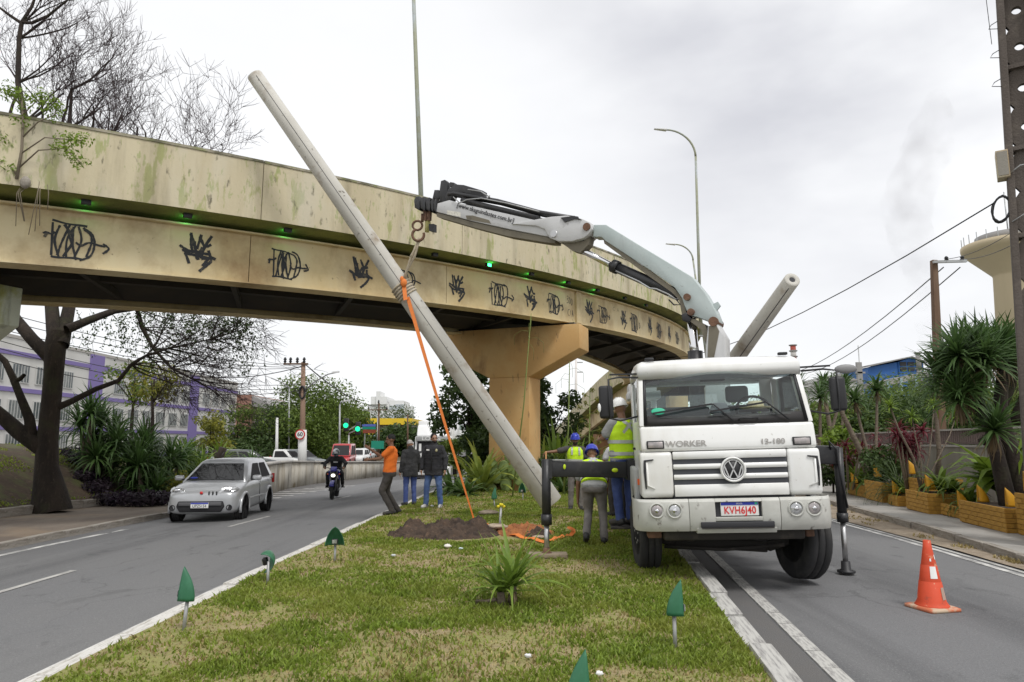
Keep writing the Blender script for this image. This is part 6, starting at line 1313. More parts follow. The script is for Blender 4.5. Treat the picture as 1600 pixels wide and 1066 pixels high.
    link('vine_leaves', np_mesh('vine_leaves', np.stack([Pn-a*s, Pn-bb*s*.5, Pn+a*s, Pn+bb*s*.5], 1).reshape(-1, 3), np.arange(n*4).reshape(n, 4), m_leafd), t)['kind'] = 'stuff'
big_tree()
# --- shrub rooted in the viaduct joint
def joint_shrub():
    b = deck.at(.55, .72, 1.36); Y = b.y; t = thing('wild_shrub', 'small wild shrub with bright leaves rooted in the viaduct joint', 'shrub', b); rn = random.Random(3); mb = MB(); d = lambda x, y: D(x, y, Y-.15)-b; tips = []
    for pts, r in (([(26, 280), (34, 235), (36, 190), (34, 150)], .03), ([(35, 215), (60, 190), (85, 180), (90, 165)], .016), ([(30, 262), (60, 235), (100, 232), (128, 256)], .016), ([(33, 240), (70, 215), (105, 218), (132, 220)], .014), ([(26, 275), (10, 250), (5, 225), (4, 210)], .014), ([(35, 180), (55, 160), (70, 150)], .012), ([(35, 170), (20, 150), (14, 140)], .012), ([(27, 270), (14, 262), (-10, 250)], .012)):
        P = [d(*p) for p in pts]; mb.tube(P, [r*(1-.6*i/len(P)) for i in range(len(P))], 5); tips += [(p.x, p.y-.05, p.z, .20, .15) for p in P[-2:]]+[((P[-1]+P[-2])/2)[:]+(.18, .13)]
    for i in range(7): a = rn.uniform(-.4, .35); mb.tube([(a, -.02, rn.uniform(-.1, .05)), (a*1.3, -.06, -.2), (a*1.1+rn.uniform(-.1, .1), -.02, -.4-rn.random()*.7)], .008, 4)
    mb.build('stems', m_stem, t); leaf_cloud('leaves', tips, 1500, .036, m_leafl, t, seed=8)['kind'] = 'stuff'; MB().ell((-.16, -.05, .0), (.09, .07, .12), 12, 8).build('root_lump', m_kerb, t)
joint_shrub()
# --- blade leaves shared by agaves, yuccas, bromeliads
def blade_mesh(name, m, droop, w=.06, fold=.25, k=6):
    mb = MB(); vs = []
    for i in range(k+1):
        f = i/k; ww = w*(1-f**2.2)*(.55+.9*f*(1-f)+.2)+.001; a = droop*f*f; z = f*math.cos(a*.75); x = f*math.sin(a*.75)
        vs += [(x+fold*ww, -ww, z), (x, 0, z-.0), (x+fold*ww, ww, z)]
    mb.add(vs, [(i*3+c, i*3+c+1, i*3+4+c, i*3+3+c) for i in range(k) for c in (0, 1)], True); return mb.mesh(name, m)
def blade_set(m, w=.06, dr=(.2, .7, 1.3)): return [blade_mesh('leaf', m, x, w) for x in dr]
def rosette_leaves(parent, c, meshes, n, L, rn, t0=.1, t1=1.45, ws=1.0, axis=None, name='leaf'):
    for i in range(n):
        az = i*2.39996+rn.uniform(-.3, .3); f = ((i+.5)/n)**.8; tilt = t0+(t1-t0)*f+rn.uniform(-.1, .1); l = L*rn.uniform(.75, 1.05)*(1-.15*f)
        o = link(name, rn.choice(meshes), parent); o.location = Vector(c); q = Matrix.Rotation(az, 3, 'Z') @ Matrix.Rotation(tilt, 3, 'Y')
        if axis is not None: q = Vector((0, 0, 1)).rotation_difference(Vector(axis)).to_matrix() @ q
        o.rotation_euler = (q @ Matrix.Rotation(rn.uniform(-.2, .2), 3, 'Z')).to_euler(); o.scale = (l, l*ws, l)
def rosette_mb(mb, c, n, L, rn, w=.045, t0=.1, t1=1.9, axis=None, k=4, droop=.5):
    qx = Vector((0, 0, 1)).rotation_difference(Vector(axis)).to_matrix() if axis is not None else Matrix.Identity(3)
    for i in range(n):
        az = i*2.39996+rn.uniform(-.3, .3); f = (i+.5)/n; tilt = t0+(t1-t0)*f+rn.uniform(-.12, .12); l = L*rn.uniform(.75, 1.1)*(1-.12*f); q = qx @ Matrix.Rotation(az, 3, 'Z') @ Matrix.Rotation(tilt, 3, 'Y'); vs = []; dr = droop*rn.uniform(.4, 1.4)
        for j in range(k+1):
            g = j/k; ww = w*(1-g**2)*(.7+.6*g)+.001; a = dr*g*g; p0 = Vector((math.sin(a)*g, 0, math.cos(a)*g))*l
            vs += [Vector(c)+q @ (p0+Vector((.3*ww, -ww, 0))), Vector(c)+q @ p0, Vector(c)+q @ (p0+Vector((.3*ww, ww, 0)))]
        mb.add(vs, [(j*3+e, j*3+e+1, j*3+4+e, j*3+3+e) for j in range(k) for e in (0, 1)], True)
def yucca(label, base, stems, L, n, seed, m=m_yuc, name='yucca', cat='yucca', group=None, w=.045, dead=True, trunk_m=None, droop=.5, t1=1.9):
    """stems: list of point lists (local) with radius; a rosette crowns each stem"""
    t = thing(name, label, cat, base, 0, group); rn = random.Random(seed)
    for P, r in stems:
        P = [Vector(p) for p in P]; mb = MB(); mb.tube(P, [r*(1.25-.6*i/(len(P)-1)) for i in range(len(P))], 9); mb.build('trunk', trunk_m or m_ybark, t)
        ax = (P[-1]-P[-2]).normalized()*.6+Vector((0, 0, .6)); mb = MB(); rosette_mb(mb, P[-1], n, L*rn.uniform(.85, 1.15), rn, w, .08, t1, ax, droop=droop); o = mb.build('leaf_rosette', m, t, fix=False); o['kind'] = 'stuff'
        if dead:
            mb = MB(); rosette_mb(mb, P[-1]-ax*.05, n//4, L*.7, rn, w*.7, 2.1, 2.9, ax, droop=.3); mb.build('dry_skirt', m_dead, t, fix=False)['kind'] = 'stuff'
    return t
# foreground sapling: each blade a leaf
def sapling():
    g = GM(792, 945); b = (g.x, g.y, mz(g.x, g.y)); t = thing('young_yucca', 'young yucca sapling growing alone in the grass in the foreground', 'yucca', b); rn = random.Random(21)
    ms = [blade_mesh('leaf', m_yucl, x, .044, .3, 6) for x in (.15, .5, .9)]
    for (x, y, h), n, L in (((-.06, 0, .12), 28, .56), ((.06, .03, .17), 38, .70)):
        MB().tube([(x*.8, y, -.05), (x, y, h)], [.05, .035], 8).build('trunk', m_ybark, t); rosette_leaves(t, (x, y, h), ms, n, L*1.08, rn, .2, 1.4)
    dm = [blade_mesh('dry_leaf', m_dead, 1.2, .03)]; rosette_leaves(t, (.07, -.02, .12), dm, 12, .22, rn, 1.9, 2.7, 1.2, name='dry_leaf')
    MB().tube([(-.30, .05, .02), (-.2, .0, .03), (-.10, .0, .05)], .018, 6).build('fallen_stem', m_ybark, t)
sapling()
# planted bed on the median
def bed_plant(label, px, py, ms, n, L, seed, t0=.15, t1=1.35, ws=1.0, name='agave', group='bladed plants in the median bed', h=.05):
    g = GM(px, py); t = thing(name, label, 'plant', (g.x, g.y, mz(g.x, g.y)-.02), 0, group); rosette_leaves(t, (0, 0, h), ms, n, L, random.Random(seed), t0, t1, ws); return t
B_ag, B_vr, B_yl = blade_set(m_agave, .075, (.3, .8, 1.4)), blade_set(m_varg, .06, (.1, .4, .8)), blade_set(m_yucl, .05, (.1, .35, .7))
bed_plant('dark green agave at the left end of the bed behind the quilted jacket', 706, 772, B_ag, 40, 1.25, 1, .3, 1.4)
bed_plant('dark broad leaved agave drooping at the front of the median bed', 728, 775, B_ag, 36, 1.1, 2, .4, 1.5)
bed_plant('tall upright yellow green furcraea at the centre of the median bed', 752, 768, B_vr, 54, 1.95, 3, .05, 1.1)
bed_plant('low spreading yellow edged furcraea beside the tall upright one', 772, 766, B_vr, 40, 1.5, 4, .2, 1.3)
bed_plant('dark agave behind the leaning pole in the median bed', 795, 762, B_ag, 34, 1.5, 5, .2, 1.4)
bed_plant('bright striped furcraea right of the leaning pole', 812, 757, B_vr, 36, 1.7, 6, .1, 1.1)
bed_plant('tall pale green furcraea behind the bearded worker', 872, 758, B_yl, 56, 2.7, 7, .04, .9)
bed_plant('yellowish furcraea between the pier and the bearded worker', 848, 760, B_vr, 46, 2.2, 8, .08, 1.1)
bed_plant('low dark agave behind the outrigger leg', 880, 770, B_ag, 26, 1.0, 9, .3, 1.4)
bed_plant('pale green furcraea half hidden behind the outrigger beam', 905, 756, B_yl, 44, 2.4, 10, .08, 1.0)
bed_plant('dark agave at the back of the bed below the far ramp', 930, 752, B_ag, 30, 1.7, 12, .1, 1.2)
def cactus():
    g = GM(790, 768); t = thing('prickly_pear', 'prickly pear cactus with flat oval pads at the foot of the leaning pole', 'cactus', (g.x, g.y, mz(g.x, g.y)-.03))
    me = MB().ell((0, 0, .5), (.36, .075, .5), 16, 10).mesh('pad', m_cactus)
    for x, z, s, a, yw in ((0, 0, .55, .05, .2), (-.22, .30, .55, -.45, .3), (.18, .42, .62, .35, -.3), (-.05, .5, .55, -.05, .1), (.34, .25, .5, .75, .2), (.42, .05, .42, 1.1, 0), (-.34, .72, .34, -.2, .4), (.10, .95, .42, .0, -.2), (.45, .62, .46, .55, .3), (-.3, .05, .4, -1.0, .1)):
        o = link('pad', me, t); o.location = (x, random.uniform(-.08, .08), z); o.rotation_euler = (0, a, yw); o.scale = (s, s, s)
cactus()
# flower stalks
def stalk(label, p0, p1, Y, r=.028, tuft=False, name='agave_stalk'):
    a, b = D(*p0, Y), D(*p1, Y); a.z = min(a.z, mz(a.x, Y)-.05) if a.z < 1.2 else a.z; t = thing(name, label, 'plant', a); v = b-a; rn = random.Random(int(p0[0])); mb = MB(); mb.tube([Vector((0, 0, 0)), v*.5+Vector((.06, 0, 0)), v], [r, r*.75, r*.35], 6)
    for i in range(12): f = .3+.06*i; mb.tube([v*f, v*f+Vector((.03*(-1)**i, -.02, .03))], .006, 4)
    if tuft:
        cl = []
        for i in range(16):
            f = .35+.65*i/16; q = v*f; sd = .42*(1-abs(f-.55)*1.2); e = q+Vector((rn.uniform(-sd, sd), rn.uniform(-sd, sd)*.5, .08)); mb.tube([q, e], .008, 4); cl.append((e.x, e.y, e.z, .09, .08))
        leaf_cloud('flower_tufts', cl, 700, .035, m_leafy, t, seed=2)['kind'] = 'stuff'
    else:
        for i in range(5): f = .82+.04*i; e = v*f+Vector((rn.uniform(-.5, .5), 0, -.12)); mb.tube([v*f, (v*f+e)/2+Vector((0, 0, .1)), e, e-Vector((0, 0, .3))], .005, 3)
    mb.build('stalk', m_stalk, t)
stalk('thin green agave stalk rising in front of the orange pier', (800, 760), (830, 490), 20.2); stalk('dark green agave stalk right of the orange pier', (880, 760), (890, 565), 21.5, .035); stalk('agave flower stalk with yellow green tufts beside the cab mirror', (913, 758), (922, 607), 21.0, .03, True)
# trees behind the bed
def atY(px, Y, z=None): p = D(px, 690, Y); return (p.x, Y, zg(Y)+.1 if z is None else z)
leafy_tree('dark bushy tree left of the orange pier on the median', atY(735, 30), 5.9, 1.55, 2.3, 5200, .13, m_leafd, 31, tr=.13, k=22, cz=3.4)
leafy_tree('lower dark tree just left of the pier column', atY(768, 27), 3.6, 1.0, 1.4, 2600, .12, m_leafd, 32, tr=.10, cz=2.0)
leafy_tree('dark tree right of the pier column', atY(857, 31), 5.2, 1.25, 2.3, 4600, .12, m_leafd, 33, tr=.11, k=26, cz=3.0)
leafy_tree('light green bush at the left rear of the median', atY(712, 33), 2.6, .9, .9, 1500, .10, m_leafm, 34, tr=.08, cat='bush', name='bush', cz=1.3)
for i, (px, Y, r_, lb) in enumerate(((790, 25, .8, 'green shrub at the foot of the pier column'), (835, 24.5, .8, 'dark shrub right of the pier column foot'), (905, 26, .9, 'broad green shrub below the far ramp'))):
    leafy_tree(lb, atY(px, Y), 1.8, r_, .8, 1300, .10, (m_leafm, m_leafd, m_leafm)[i], 40+i, tr=.05, cat='shrub', name='shrub', cz=.8)
# bank planting left
def yclump(label, px, py, Y, hs, seed, L=1.0, n=46, m=m_yuc, spread=.6):
    b = D(px, py, Y); b.z = bz(b.x, Y)-.05; rn = random.Random(seed); st = []
    for h in hs: a = rn.uniform(0, 6.28); e = Vector((math.cos(a)*spread*rn.uniform(.4, 1), math.sin(a)*spread*rn.uniform(.4, 1), h)); st.append(([Vector((e.x*.2, e.y*.2, 0)), e*.6, e], .07))
    yucca(label, b, st, L, n, seed, m, group='yuccas on the bank', dead=False)
for i, (px, Y, hs, lb) in enumerate(((138, 22.5, (1.2, 2.0, .6, 1.6, .3), 'tall yucca clump nearest the big trunk on the bank'), (168, 23.0, (.8, 1.5, 1.9, .4, 1.2), 'dense yucca clump second from the big trunk'), (205, 23.5, (.7, 1.5, 1.0, .4, 1.3), 'yucca clump in the middle of the bank planting'), (228, 22.6, (.5, 1.1, .3), 'low dark yucca clump drooping to the bank foot'), (262, 24.5, (.5, 1.3, .9, 1.1), 'yucca clump above the silver hatchback bonnet'), (292, 26, (.5, 1.1, 1.4, .8), 'bright yucca clump above the silver hatchback roof'), (318, 27, (.5, 1.0, .8), 'low yucca clump beside the cut tree stump'), (362, 30, (.4, .9, 1.2), 'yucca clump right of the cut tree stump'), (388, 33, (.4, .8), 'last small yucca clump before the retaining wall'))):
    yclump(lb, px, 730, Y, hs, 60+i, 1.2 if i < 4 else 1.1, 66, m_yuc if i < 4 else (m_yucl if i in (5, 7) else m_yuc))
def cover(name, label, spots, n, size, m, seed):
    cl = [(x, Y, bz(x, Y)+.12, .42, .22) for x, Y in spots]; o = leaf_cloud(name, cl, n, size, m, seed=seed); tag(o, label, 'ground cover', kind='stuff')
cover('ground_cover', 'purple leaved ground cover spreading under the yuccas on the bank', [(D(px, 720, Y).x, Y) for px, Y in ((110, 23.5), (122, 23), (135, 22), (150, 21.6), (170, 21), (190, 20.8), (210, 20.6), (228, 20.6), (245, 20.8), (258, 21.2), (200, 21.6), (160, 22.2), (240, 21.6))], 5200, .06, m_purp, 9)
leafy_tree('small yellow green tree in front of the purple and white building', (D(235, 690, 31).x, 31, 1.5), 3.9, 1.3, .9, 800, .10, m_leafy, 71, tr=.09, cz=3.0)
leafy_tree('sparse olive tree beside the yellow green one', (D(205, 690, 34).x, 34, 1.6), 4.3, 1.4, 1.3, 900, .11, m_leafm, 72, tr=.09, cz=3.0)
b = Vector((D(345, 700, 29).x, 29, bz(D(345, 700, 29).x, 29)-.1)); t = thing('tree_stump', 'tall cut tree stump standing among the yuccas', 'tree stump', b); MB().tube([(0, 0, 0), (.02, 0, .7), (-.03, 0, 1.3), (.10, 0, 1.75)], [.22, .18, .17, .15], 9).build('trunk', m_bark, t); MB().tube([(-.03, 0, 1.25), (-.2, 0, 1.45), (-.26, 0, 1.65)], [.12, .09, .08], 7).build('stub', m_bark, t)
leafy_tree('dry yellowish bush beside the hatchback at the bank foot', (D(272, 760, 23).x, 23, bz(D(272, 760, 23).x, 23)), 1.1, .55, .5, 700, .06, m_leafy, 73, cat='bush', name='bush', tr=.03, cz=.5)
# --- grass
def grass(name, label, xa, xb, y0, y1, n, hgt, m, dens, zf, seed, wid=.006):
    g = np.random.default_rng(seed); Y = y0+(y1-y0)*g.random(n)**1.9; a = np.interp(Y, np.linspace(y0, y1, 60), [xa(v) for v in np.linspace(y0, y1, 60)]); b = np.interp(Y, np.linspace(y0, y1, 60), [xb(v) for v in np.linspace(y0, y1, 60)]); X = a+(b-a)*g.random(n)
    keep = g.random(n) < dens(X, Y); X, Y = X[keep], Y[keep]; n = len(X); Z = zf(X, Y); t = g.random(n)*6.283; h = hgt*(.35+1.0*g.random(n))*(.45+1.1*fbm(X*2.3+3, Y*2.3, 3)); ln = h*(.3+.6*g.random(n)); w = wid*(1+Y/9); s2 = g.random(n)*6.283
    ax = np.stack([np.cos(t), np.sin(t), 0*t], 1); lx = np.stack([np.cos(s2), np.sin(s2), 0*t], 1); P = np.stack([X, Y, Z-.012], 1); up = np.array([0, 0, 1.0])
    v0 = P-ax*w[:, None]; v1 = P+ax*w[:, None]; mid = P+up*(h*.6)[:, None]+lx*(ln*.3)[:, None]; v2 = mid+ax*(w*.75)[:, None]; v3 = mid-ax*(w*.75)[:, None]; v4 = P+up*h[:, None]+lx*ln[:, None]
    Vt = np.stack([v0, v1, v2, v3, v4], 1).reshape(-1, 3); i = np.arange(n)*5; F = np.concatenate([np.stack([i, i+1, i+2], 1), np.stack([i, i+2, i+3], 1), np.stack([i+3, i+2, i+4], 1)])
    o = link(name, np_mesh(name, Vt, F, m)); tag(o, label, 'grass', kind='stuff'); return o
m_grass = leafmat('grass blade', (.195, .27, .036), (.30, .325, .065), trans=.45, var=.45, scale=1.1); m_straw2 = leafmat('dry grass', (.36, .29, .13), (.26, .20, .08), trans=.2, var=.5, scale=2)
_gx, _gy = np.meshgrid(np.linspace(-4, 9, 131), np.linspace(1, 46, 181)); _gz = np.array([[mz(x, y) for x, y in zip(r, s)] for r, s in zip(_gx, _gy)])
def mzv(X, Y):
    fx = np.clip((X+4)/13*130, 0, 129.999); fy = np.clip((Y-1)/45*180, 0, 179.999); i, j = fx.astype(int), fy.astype(int); u, v = fx-i, fy-j
    return (_gz[j, i]*(1-u)+_gz[j, i+1]*u)*(1-v)+(_gz[j+1, i]*(1-u)+_gz[j+1, i+1]*u)*v
HOLE = (-1.0, 13.0)
def bald(X, Y): e = ((X+.75)/1.5)**2+((Y-12.0)/.85)**2; return np.clip((e-.75)/.5, 0, 1)
def gd(X, Y): f = fbm(X*1.1, Y*1.1, 4)+.6*(fbm(X*4.1, Y*4.1, 2)-.4); return np.clip((f-.31)/.22, .12, 1)*bald(X, Y)
grass('grass', 'patchy green grass covering the median', lambda v: md(v)[0]+.02, lambda v: md(v)[1]-.02, 3.6, 24, 240000, .052, m_grass, gd, mzv, 1)
grass('dry_grass', 'dry straw coloured grass between the green tufts of the median', lambda v: md(v)[0]+.02, lambda v: md(v)[1]-.02, 3.6, 22, 70000, .035, m_straw2, lambda X, Y: np.clip(1.15-gd(X, Y), .15, 1)*bald(X, Y), mzv, 2, .005)
_bzv = np.vectorize(bz)
grass('bank_grass', 'thin weedy grass on the shaded bank', lambda v: -19, lambda v: x2(v)-.4, 14, 30, 36000, .06, m_grass, lambda X, Y: np.clip((fbm(X*.8+9, Y*.8, 4)-.39)/.14, 0, 1), lambda X, Y: _bzv(X, Y), 3, .008)
grass('verge_weeds', 'sparse weeds on the sandy verge of the right road', lambda v: er(v)+.4, lambda v: kr(v)-.05, 6, 30, 4000, .05, m_straw2, lambda X, Y: np.clip((fbm(X*1.5+4, Y*1.5, 3)-.5)/.1, 0, 1), lambda X, Y: 0*X+.03+np.array([zg(y) for y in Y]), 4)
# --- dug earth
m_earth = mat('dug dark earth', (.075, .05, .035), .97, layers=[((.035, .024, .018), 5, .42, .6, U, .9), ((.16, .10, .065), 9, .55, .7, U, .7)], bump=1.0, bscale=35); m_clay = mat('orange clay', (.36, .14, .05), .97, layers=[((.22, .085, .035), 7, .45, .62, U, .8)], bump=1.0, bscale=40)
def heap(name, label, c, rx, ry, h, m, seed, peaks=()):
    mb = MB(); n, k = 90, 50; vs = []; b = mz(*c)-.04
    for i in range(n+1):
        for j in range(k+1):
            x = (i/n*2-1); y = (j/k*2-1); e = max(0, 1-(x*x+y*y)); X, Y = x*rx, y*ry; nz = float(fbm(np.array(X*4+seed), np.array(Y*4), 4)); nb = float(fbm(np.array(X*13+seed), np.array(Y*13), 3))
            z = h*(e**.8)*(.25+1.5*nz)+.20*(nb-.45)*min(1, e*4)+.07*(float(fbm(np.array(X*31), np.array(Y*31+seed), 2))-.35)*min(1, e*3)
            for px, py, pr, ph in peaks: z += ph*math.exp(-((X-px)**2+(Y-py)**2)/pr**2)*(.6+nb)
            vs.append((X, Y, z-.05*(1-min(1, e*5))))
    q = k+1; mb.add(vs, [(i*q+j, (i+1)*q+j, (i+1)*q+j+1, i*q+j+1) for i in range(n) for j in range(k)], True); o = mb.build(name, m, fix=False); o.location = (c[0], c[1], b); return tag(o, label, 'earth heap')
heap('earth_heap', 'large heap of dark dug earth on the grass before the men', (-1.15, 12.0), 1.05, .72, .20, m_earth, 3, ((-.55, .15, .16, .10), (.62, .1, .14, .15), (.1, .1, .3, .08)))
heap('clay_heap', 'low heap of orange clay between the dark heap and outrigger leg', (.2, 12.15), .6, .6, .14, m_clay, 8)
heap('earth_heap', 'small dark earth heap at the right end of the dug ground', (.42, 11.75), .3, .3, .13, m_earth, 5)
m_rub = mat('rubble', (.45, .37, .28), .95, layers=[((.28, .22, .16), 6, .45, .6, U, .8)], bump=.6)
for lb, px, py, s in (('pale lump of rubble at the front of the dark heap', 714, 836, .13), ('flat brown stone slab beside the dark heap', 775, 832, .2), ('broken concrete slab lying beyond the dark heap', 763, 805, .22), ('grey stone half buried near the clay heap', 843, 842, .12)):
    g = GM(px, py); rn = random.Random(px); mb = MB(); mb.ell((0, 0, 0), (s, s*.6, s*.25), 14, 9); mb.v = [(x*(1+rn.uniform(-.2, .2)), y*(1+rn.uniform(-.2, .2)), z*(1+rn.uniform(-.25, .1))) for x, y, z in mb.v]; o = mb.build('stone', m_rub); o.location = (g.x, g.y, mz(g.x, g.y)+s*.25+(.05 if s == .2 else 0)); tag(o, lb, 'stone')
t_ = GM(780, 832); t = thing('marker_stake', 'small stake with a yellow plastic top in the dug earth', 'stake', (t_.x, t_.y, mz(t_.x, t_.y))); MB().cyl((0, 0, -.1), (.03, 0, .42), .022, 8).build('stake', m_galv, t); mb = MB(); [mb.ell((.03+.05*math.cos(i*1.7), .03*math.sin(i*1.7), .44+.03*(i % 2)), (.03, .02, .025), 7, 5) for i in range(4)]; mb.build('top', mat('yellow plastic', (.72, .62, .02), .5), t)
for i, (px, py, s, c, lb) in enumerate(((700, 858, .055, (.75, .72, .66), 'crumpled white and orange packet on the grass'), (720, 861, .035, (.6, .7, .72), 'flat clear plastic scrap beside the packet'), (615, 872, .035, (.6, .62, .64), 'grey plastic scrap on the grass at the left'), (825, 1032, .028, (.7, .7, .7), 'tiny white scrap in the foreground grass'), (937, 1060, .03, (.8, .8, .8), 'white paper scrap at the bottom edge of the photo'), (675, 793, .045, (.75, .75, .75), 'white paper cup between the feet of the man in the quilted jacket'))):
    g = GM(px, py); rn = random.Random(i); mb = MB(); mb.ell((0, 0, 0), (s, s*.6, s*.5), 8, 6); mb.v = [(x*(1+rn.uniform(-.4, .3)), y*(1+rn.uniform(-.4, .3)), z*(1+rn.uniform(-.4, .3))) for x, y, z in mb.v]; o = mb.build('litter', mat('litter', c, .6, layers=[((.7, .25, .05), 9, .55, .6, U, .8)] if i == 0 else ())); o.location = (g.x, g.y, mz(g.x, g.y)+s*.4+.02); tag(o, lb, 'litter')
# ---------------------------------------------------------------- right side: planters, wall, yuccas, poles
m_pbrick = mat('ochre painted brick', (.46, .25, .035), .8, layers=[((.34, .165, .028), 3, .42, .62, U, .8), ((.58, .37, .12), 9, .55, .7, U, .6), ((.14, .08, .04), 7, .62, .74, U, .7)], bump=.4, bscale=40); m_pjoint = mat('dark mortar', (.22, .115, .03), .95); m_potsoil = mat('pot soil', (.06, .042, .03), .97, bump=.8)
m_wallc = mat('grey rendered wall', (.31, .29, .25), .92, layers=[((.22, .20, .17), .9, .45, .65, V, .8), ((.15, .13, .11), 2, .58, .72, V, .7)], bump=.2); m_rail = mat('brown fence paint', (.13, .095, .085), .7); m_coping = mat('wall coping', (.42, .40, .37), .9)
m_fin = mat('yellow sheet metal', (.60, .30, .012), .5, layers=[((.45, .2, .01), 5, .5, .65, U, .6)])
WA = math.atan2(.21, 1.0)
brick_me = MB().bx(0, 1, 0, 1, 0, 1).mesh('brick', m_pbrick)
PLT = [(10.4, 12.5, .70, .12, 'tall ochre brick planter cut by the right edge of the photo'), (12.62, 15.5, .42, 0, 'long low ochre brick planter at the foot of the big yucca'), (13.9, 15.9, .70, .85, 'raised ochre brick planter behind the long low one'), (15.55, 17.6, .24, .25, 'very low ochre planter between the raised one and the square one'), (17.75, 19.7, .46, .05, 'square ochre planter with broad leaved plants and three fins'), (19.8, 20.7, .74, .38, 'narrow tall ochre planter beside the square one'), (20.86, 22.3, .27, .12, 'low ochre planter with spiky green leaves'), (22.4, 23.4, .22, .3, 'lowest ochre planter under the dark grassy tuft'), (23.5, 25.9, .55, .18, 'tall ochre planter beneath the glossy green bush'), (26.1, 29.6, .36, .34, 'farthest ochre planter beside the outrigger leg')]
_po = [10.4, 12.55, 15.5, 17.6, 19.7, 20.7, 22.3, 23.4, 25.9, 29.6]; _pn = [9.9, 12.2, 14.1, 15.7, 17.2, 17.95, 18.75, 19.35, 21.0, 23.6]
def pw(y, off, z=0):
    y = float(np.interp(y, _po, _pn)); return Vector((wr(y)+off, y-off*.21, zg(y)+.125+z))
for (y0, y1, h, off, lb) in PLT:
    t = thing('planter', lb, 'planter', pw(y0, off), -WA, 'ochre planters along the wall'); Lp = (np.interp(y1, _po, _pn)-np.interp(y0, _po, _pn))/math.cos(WA); dp = 1.0
    mb = MB(); mb.bx(.02, dp, .02, Lp-.02, -.05, h-.06); mb.build('core', m_pjoint, t); MB().bx(.12, dp-.1, .12, Lp-.12, h-.058, h-.03).build('soil', m_potsoil, t)
    ch, bl = (.085, .26) if y0 < 20 else (.12, .40); n = max(2, int(round(h/ch))); ch = h/n
    for r in range(n):
        for face in (0, 1):
            LL = Lp if face == 0 else dp; k = max(1, int(round(LL/bl))); b_ = LL/k; sh = (r % 2)*.5
            e = [0]+[(i+.5*(r % 2)+.5*(1-r % 2)*0)*b_ for i in range(1, k+(1 if r % 2 == 0 else 0))]+[LL] if False else sorted(set([0.0]+[min(LL, max(0, (i+sh)*b_)) for i in range(0, k+1)]+[LL]))
            for a, b in zip(e, e[1:]):
                if b-a < .03: continue
                o = link('brick', brick_me, t); j = random.uniform(0, .006)
                if face == 0: o.location = (-j, a+.004, r*ch+.004); o.scale = (.06, b-a-.008, ch-.008)
                else: o.location = (a+.004, -j-.002, r*ch+.004); o.scale = (b-a-.008, .06, ch-.008)
def fin(y, off, z, rz, lb, h=.34): p = pw(y, off, z); leaf_lamp(p, rz, h, .05, lb, 0, .20, m_fin, 'yellow fin lamps on the planters', .02, False)
for y, off, z, rz, lb in ((12.2, .25, .72, R(75), 'yellow fin lamp on the tall planter at the right edge'), (13.2, .3, .40, R(75), 'yellow fin lamp at the front of the long low planter'), (14.9, .3, .40, R(80), 'yellow fin lamp at the left end of the long low planter'), (14.2, 1.1, .68, R(95), 'yellow fin lamp at the right of the raised planter'), (15.6, 1.1, .68, R(70), 'yellow fin lamp at the left of the raised planter'), (16.2, .3, .24, R(70), 'yellow fin lamp in the very low planter'), (18.4, .3, .50, R(75), 'yellow fin lamp at the front of the square planter'), (19.3, .5, .50, R(80), 'yellow fin lamp at the back of the square planter'), (20.2, .4, .82, R(70), 'yellow fin lamp on the narrow tall planter'), (22.0, .3, .28, R(75), 'yellow fin lamp in the low planter with spiky leaves'), (25.0, .4, .66, R(80), 'yellow fin lamp on the tall planter under the bush'), (28.0, .3, .4, R(75), 'yellow fin lamp on the farthest planter')): fin(y, off, z, rz, lb)
def wall_run():
    t = thing('boundary_wall', 'grey rendered wall with a brown fence on top behind the planters', 'wall', pw(10.4, 2.25), -WA); L_ = 46
    for i in range(8):
        mb = MB(); mb.bx(0, .2, i*5.75+.01, i*5.75+5.74, -.3, 1.42); mb.build('wall_panel', m_wallc, t)
        MB().bx(-.03, .23, i*5.75+.01, i*5.75+5.74, 1.422, 1.48).build('coping', m_coping, t)
    mb = MB()
    for i in range(int(L_/.14)): mb.bx(.07, .13, i*.14, i*.14+.07, 1.54, 1.88)
    o = mb.build('fence_slats', m_rail, t); o['kind'] = 'stuff'
    for z in (1.52, 1.90): MB().bx(.05, .15, 0, L_, z-.02, z+.03).build('rail', m_rail if z < 1.6 else m_coping, t)
    for i in range(12): MB().bx(.04, .16, i*4, i*4+.08, 1.482, 1.93).build('post', m_rail, t)
wall_run()
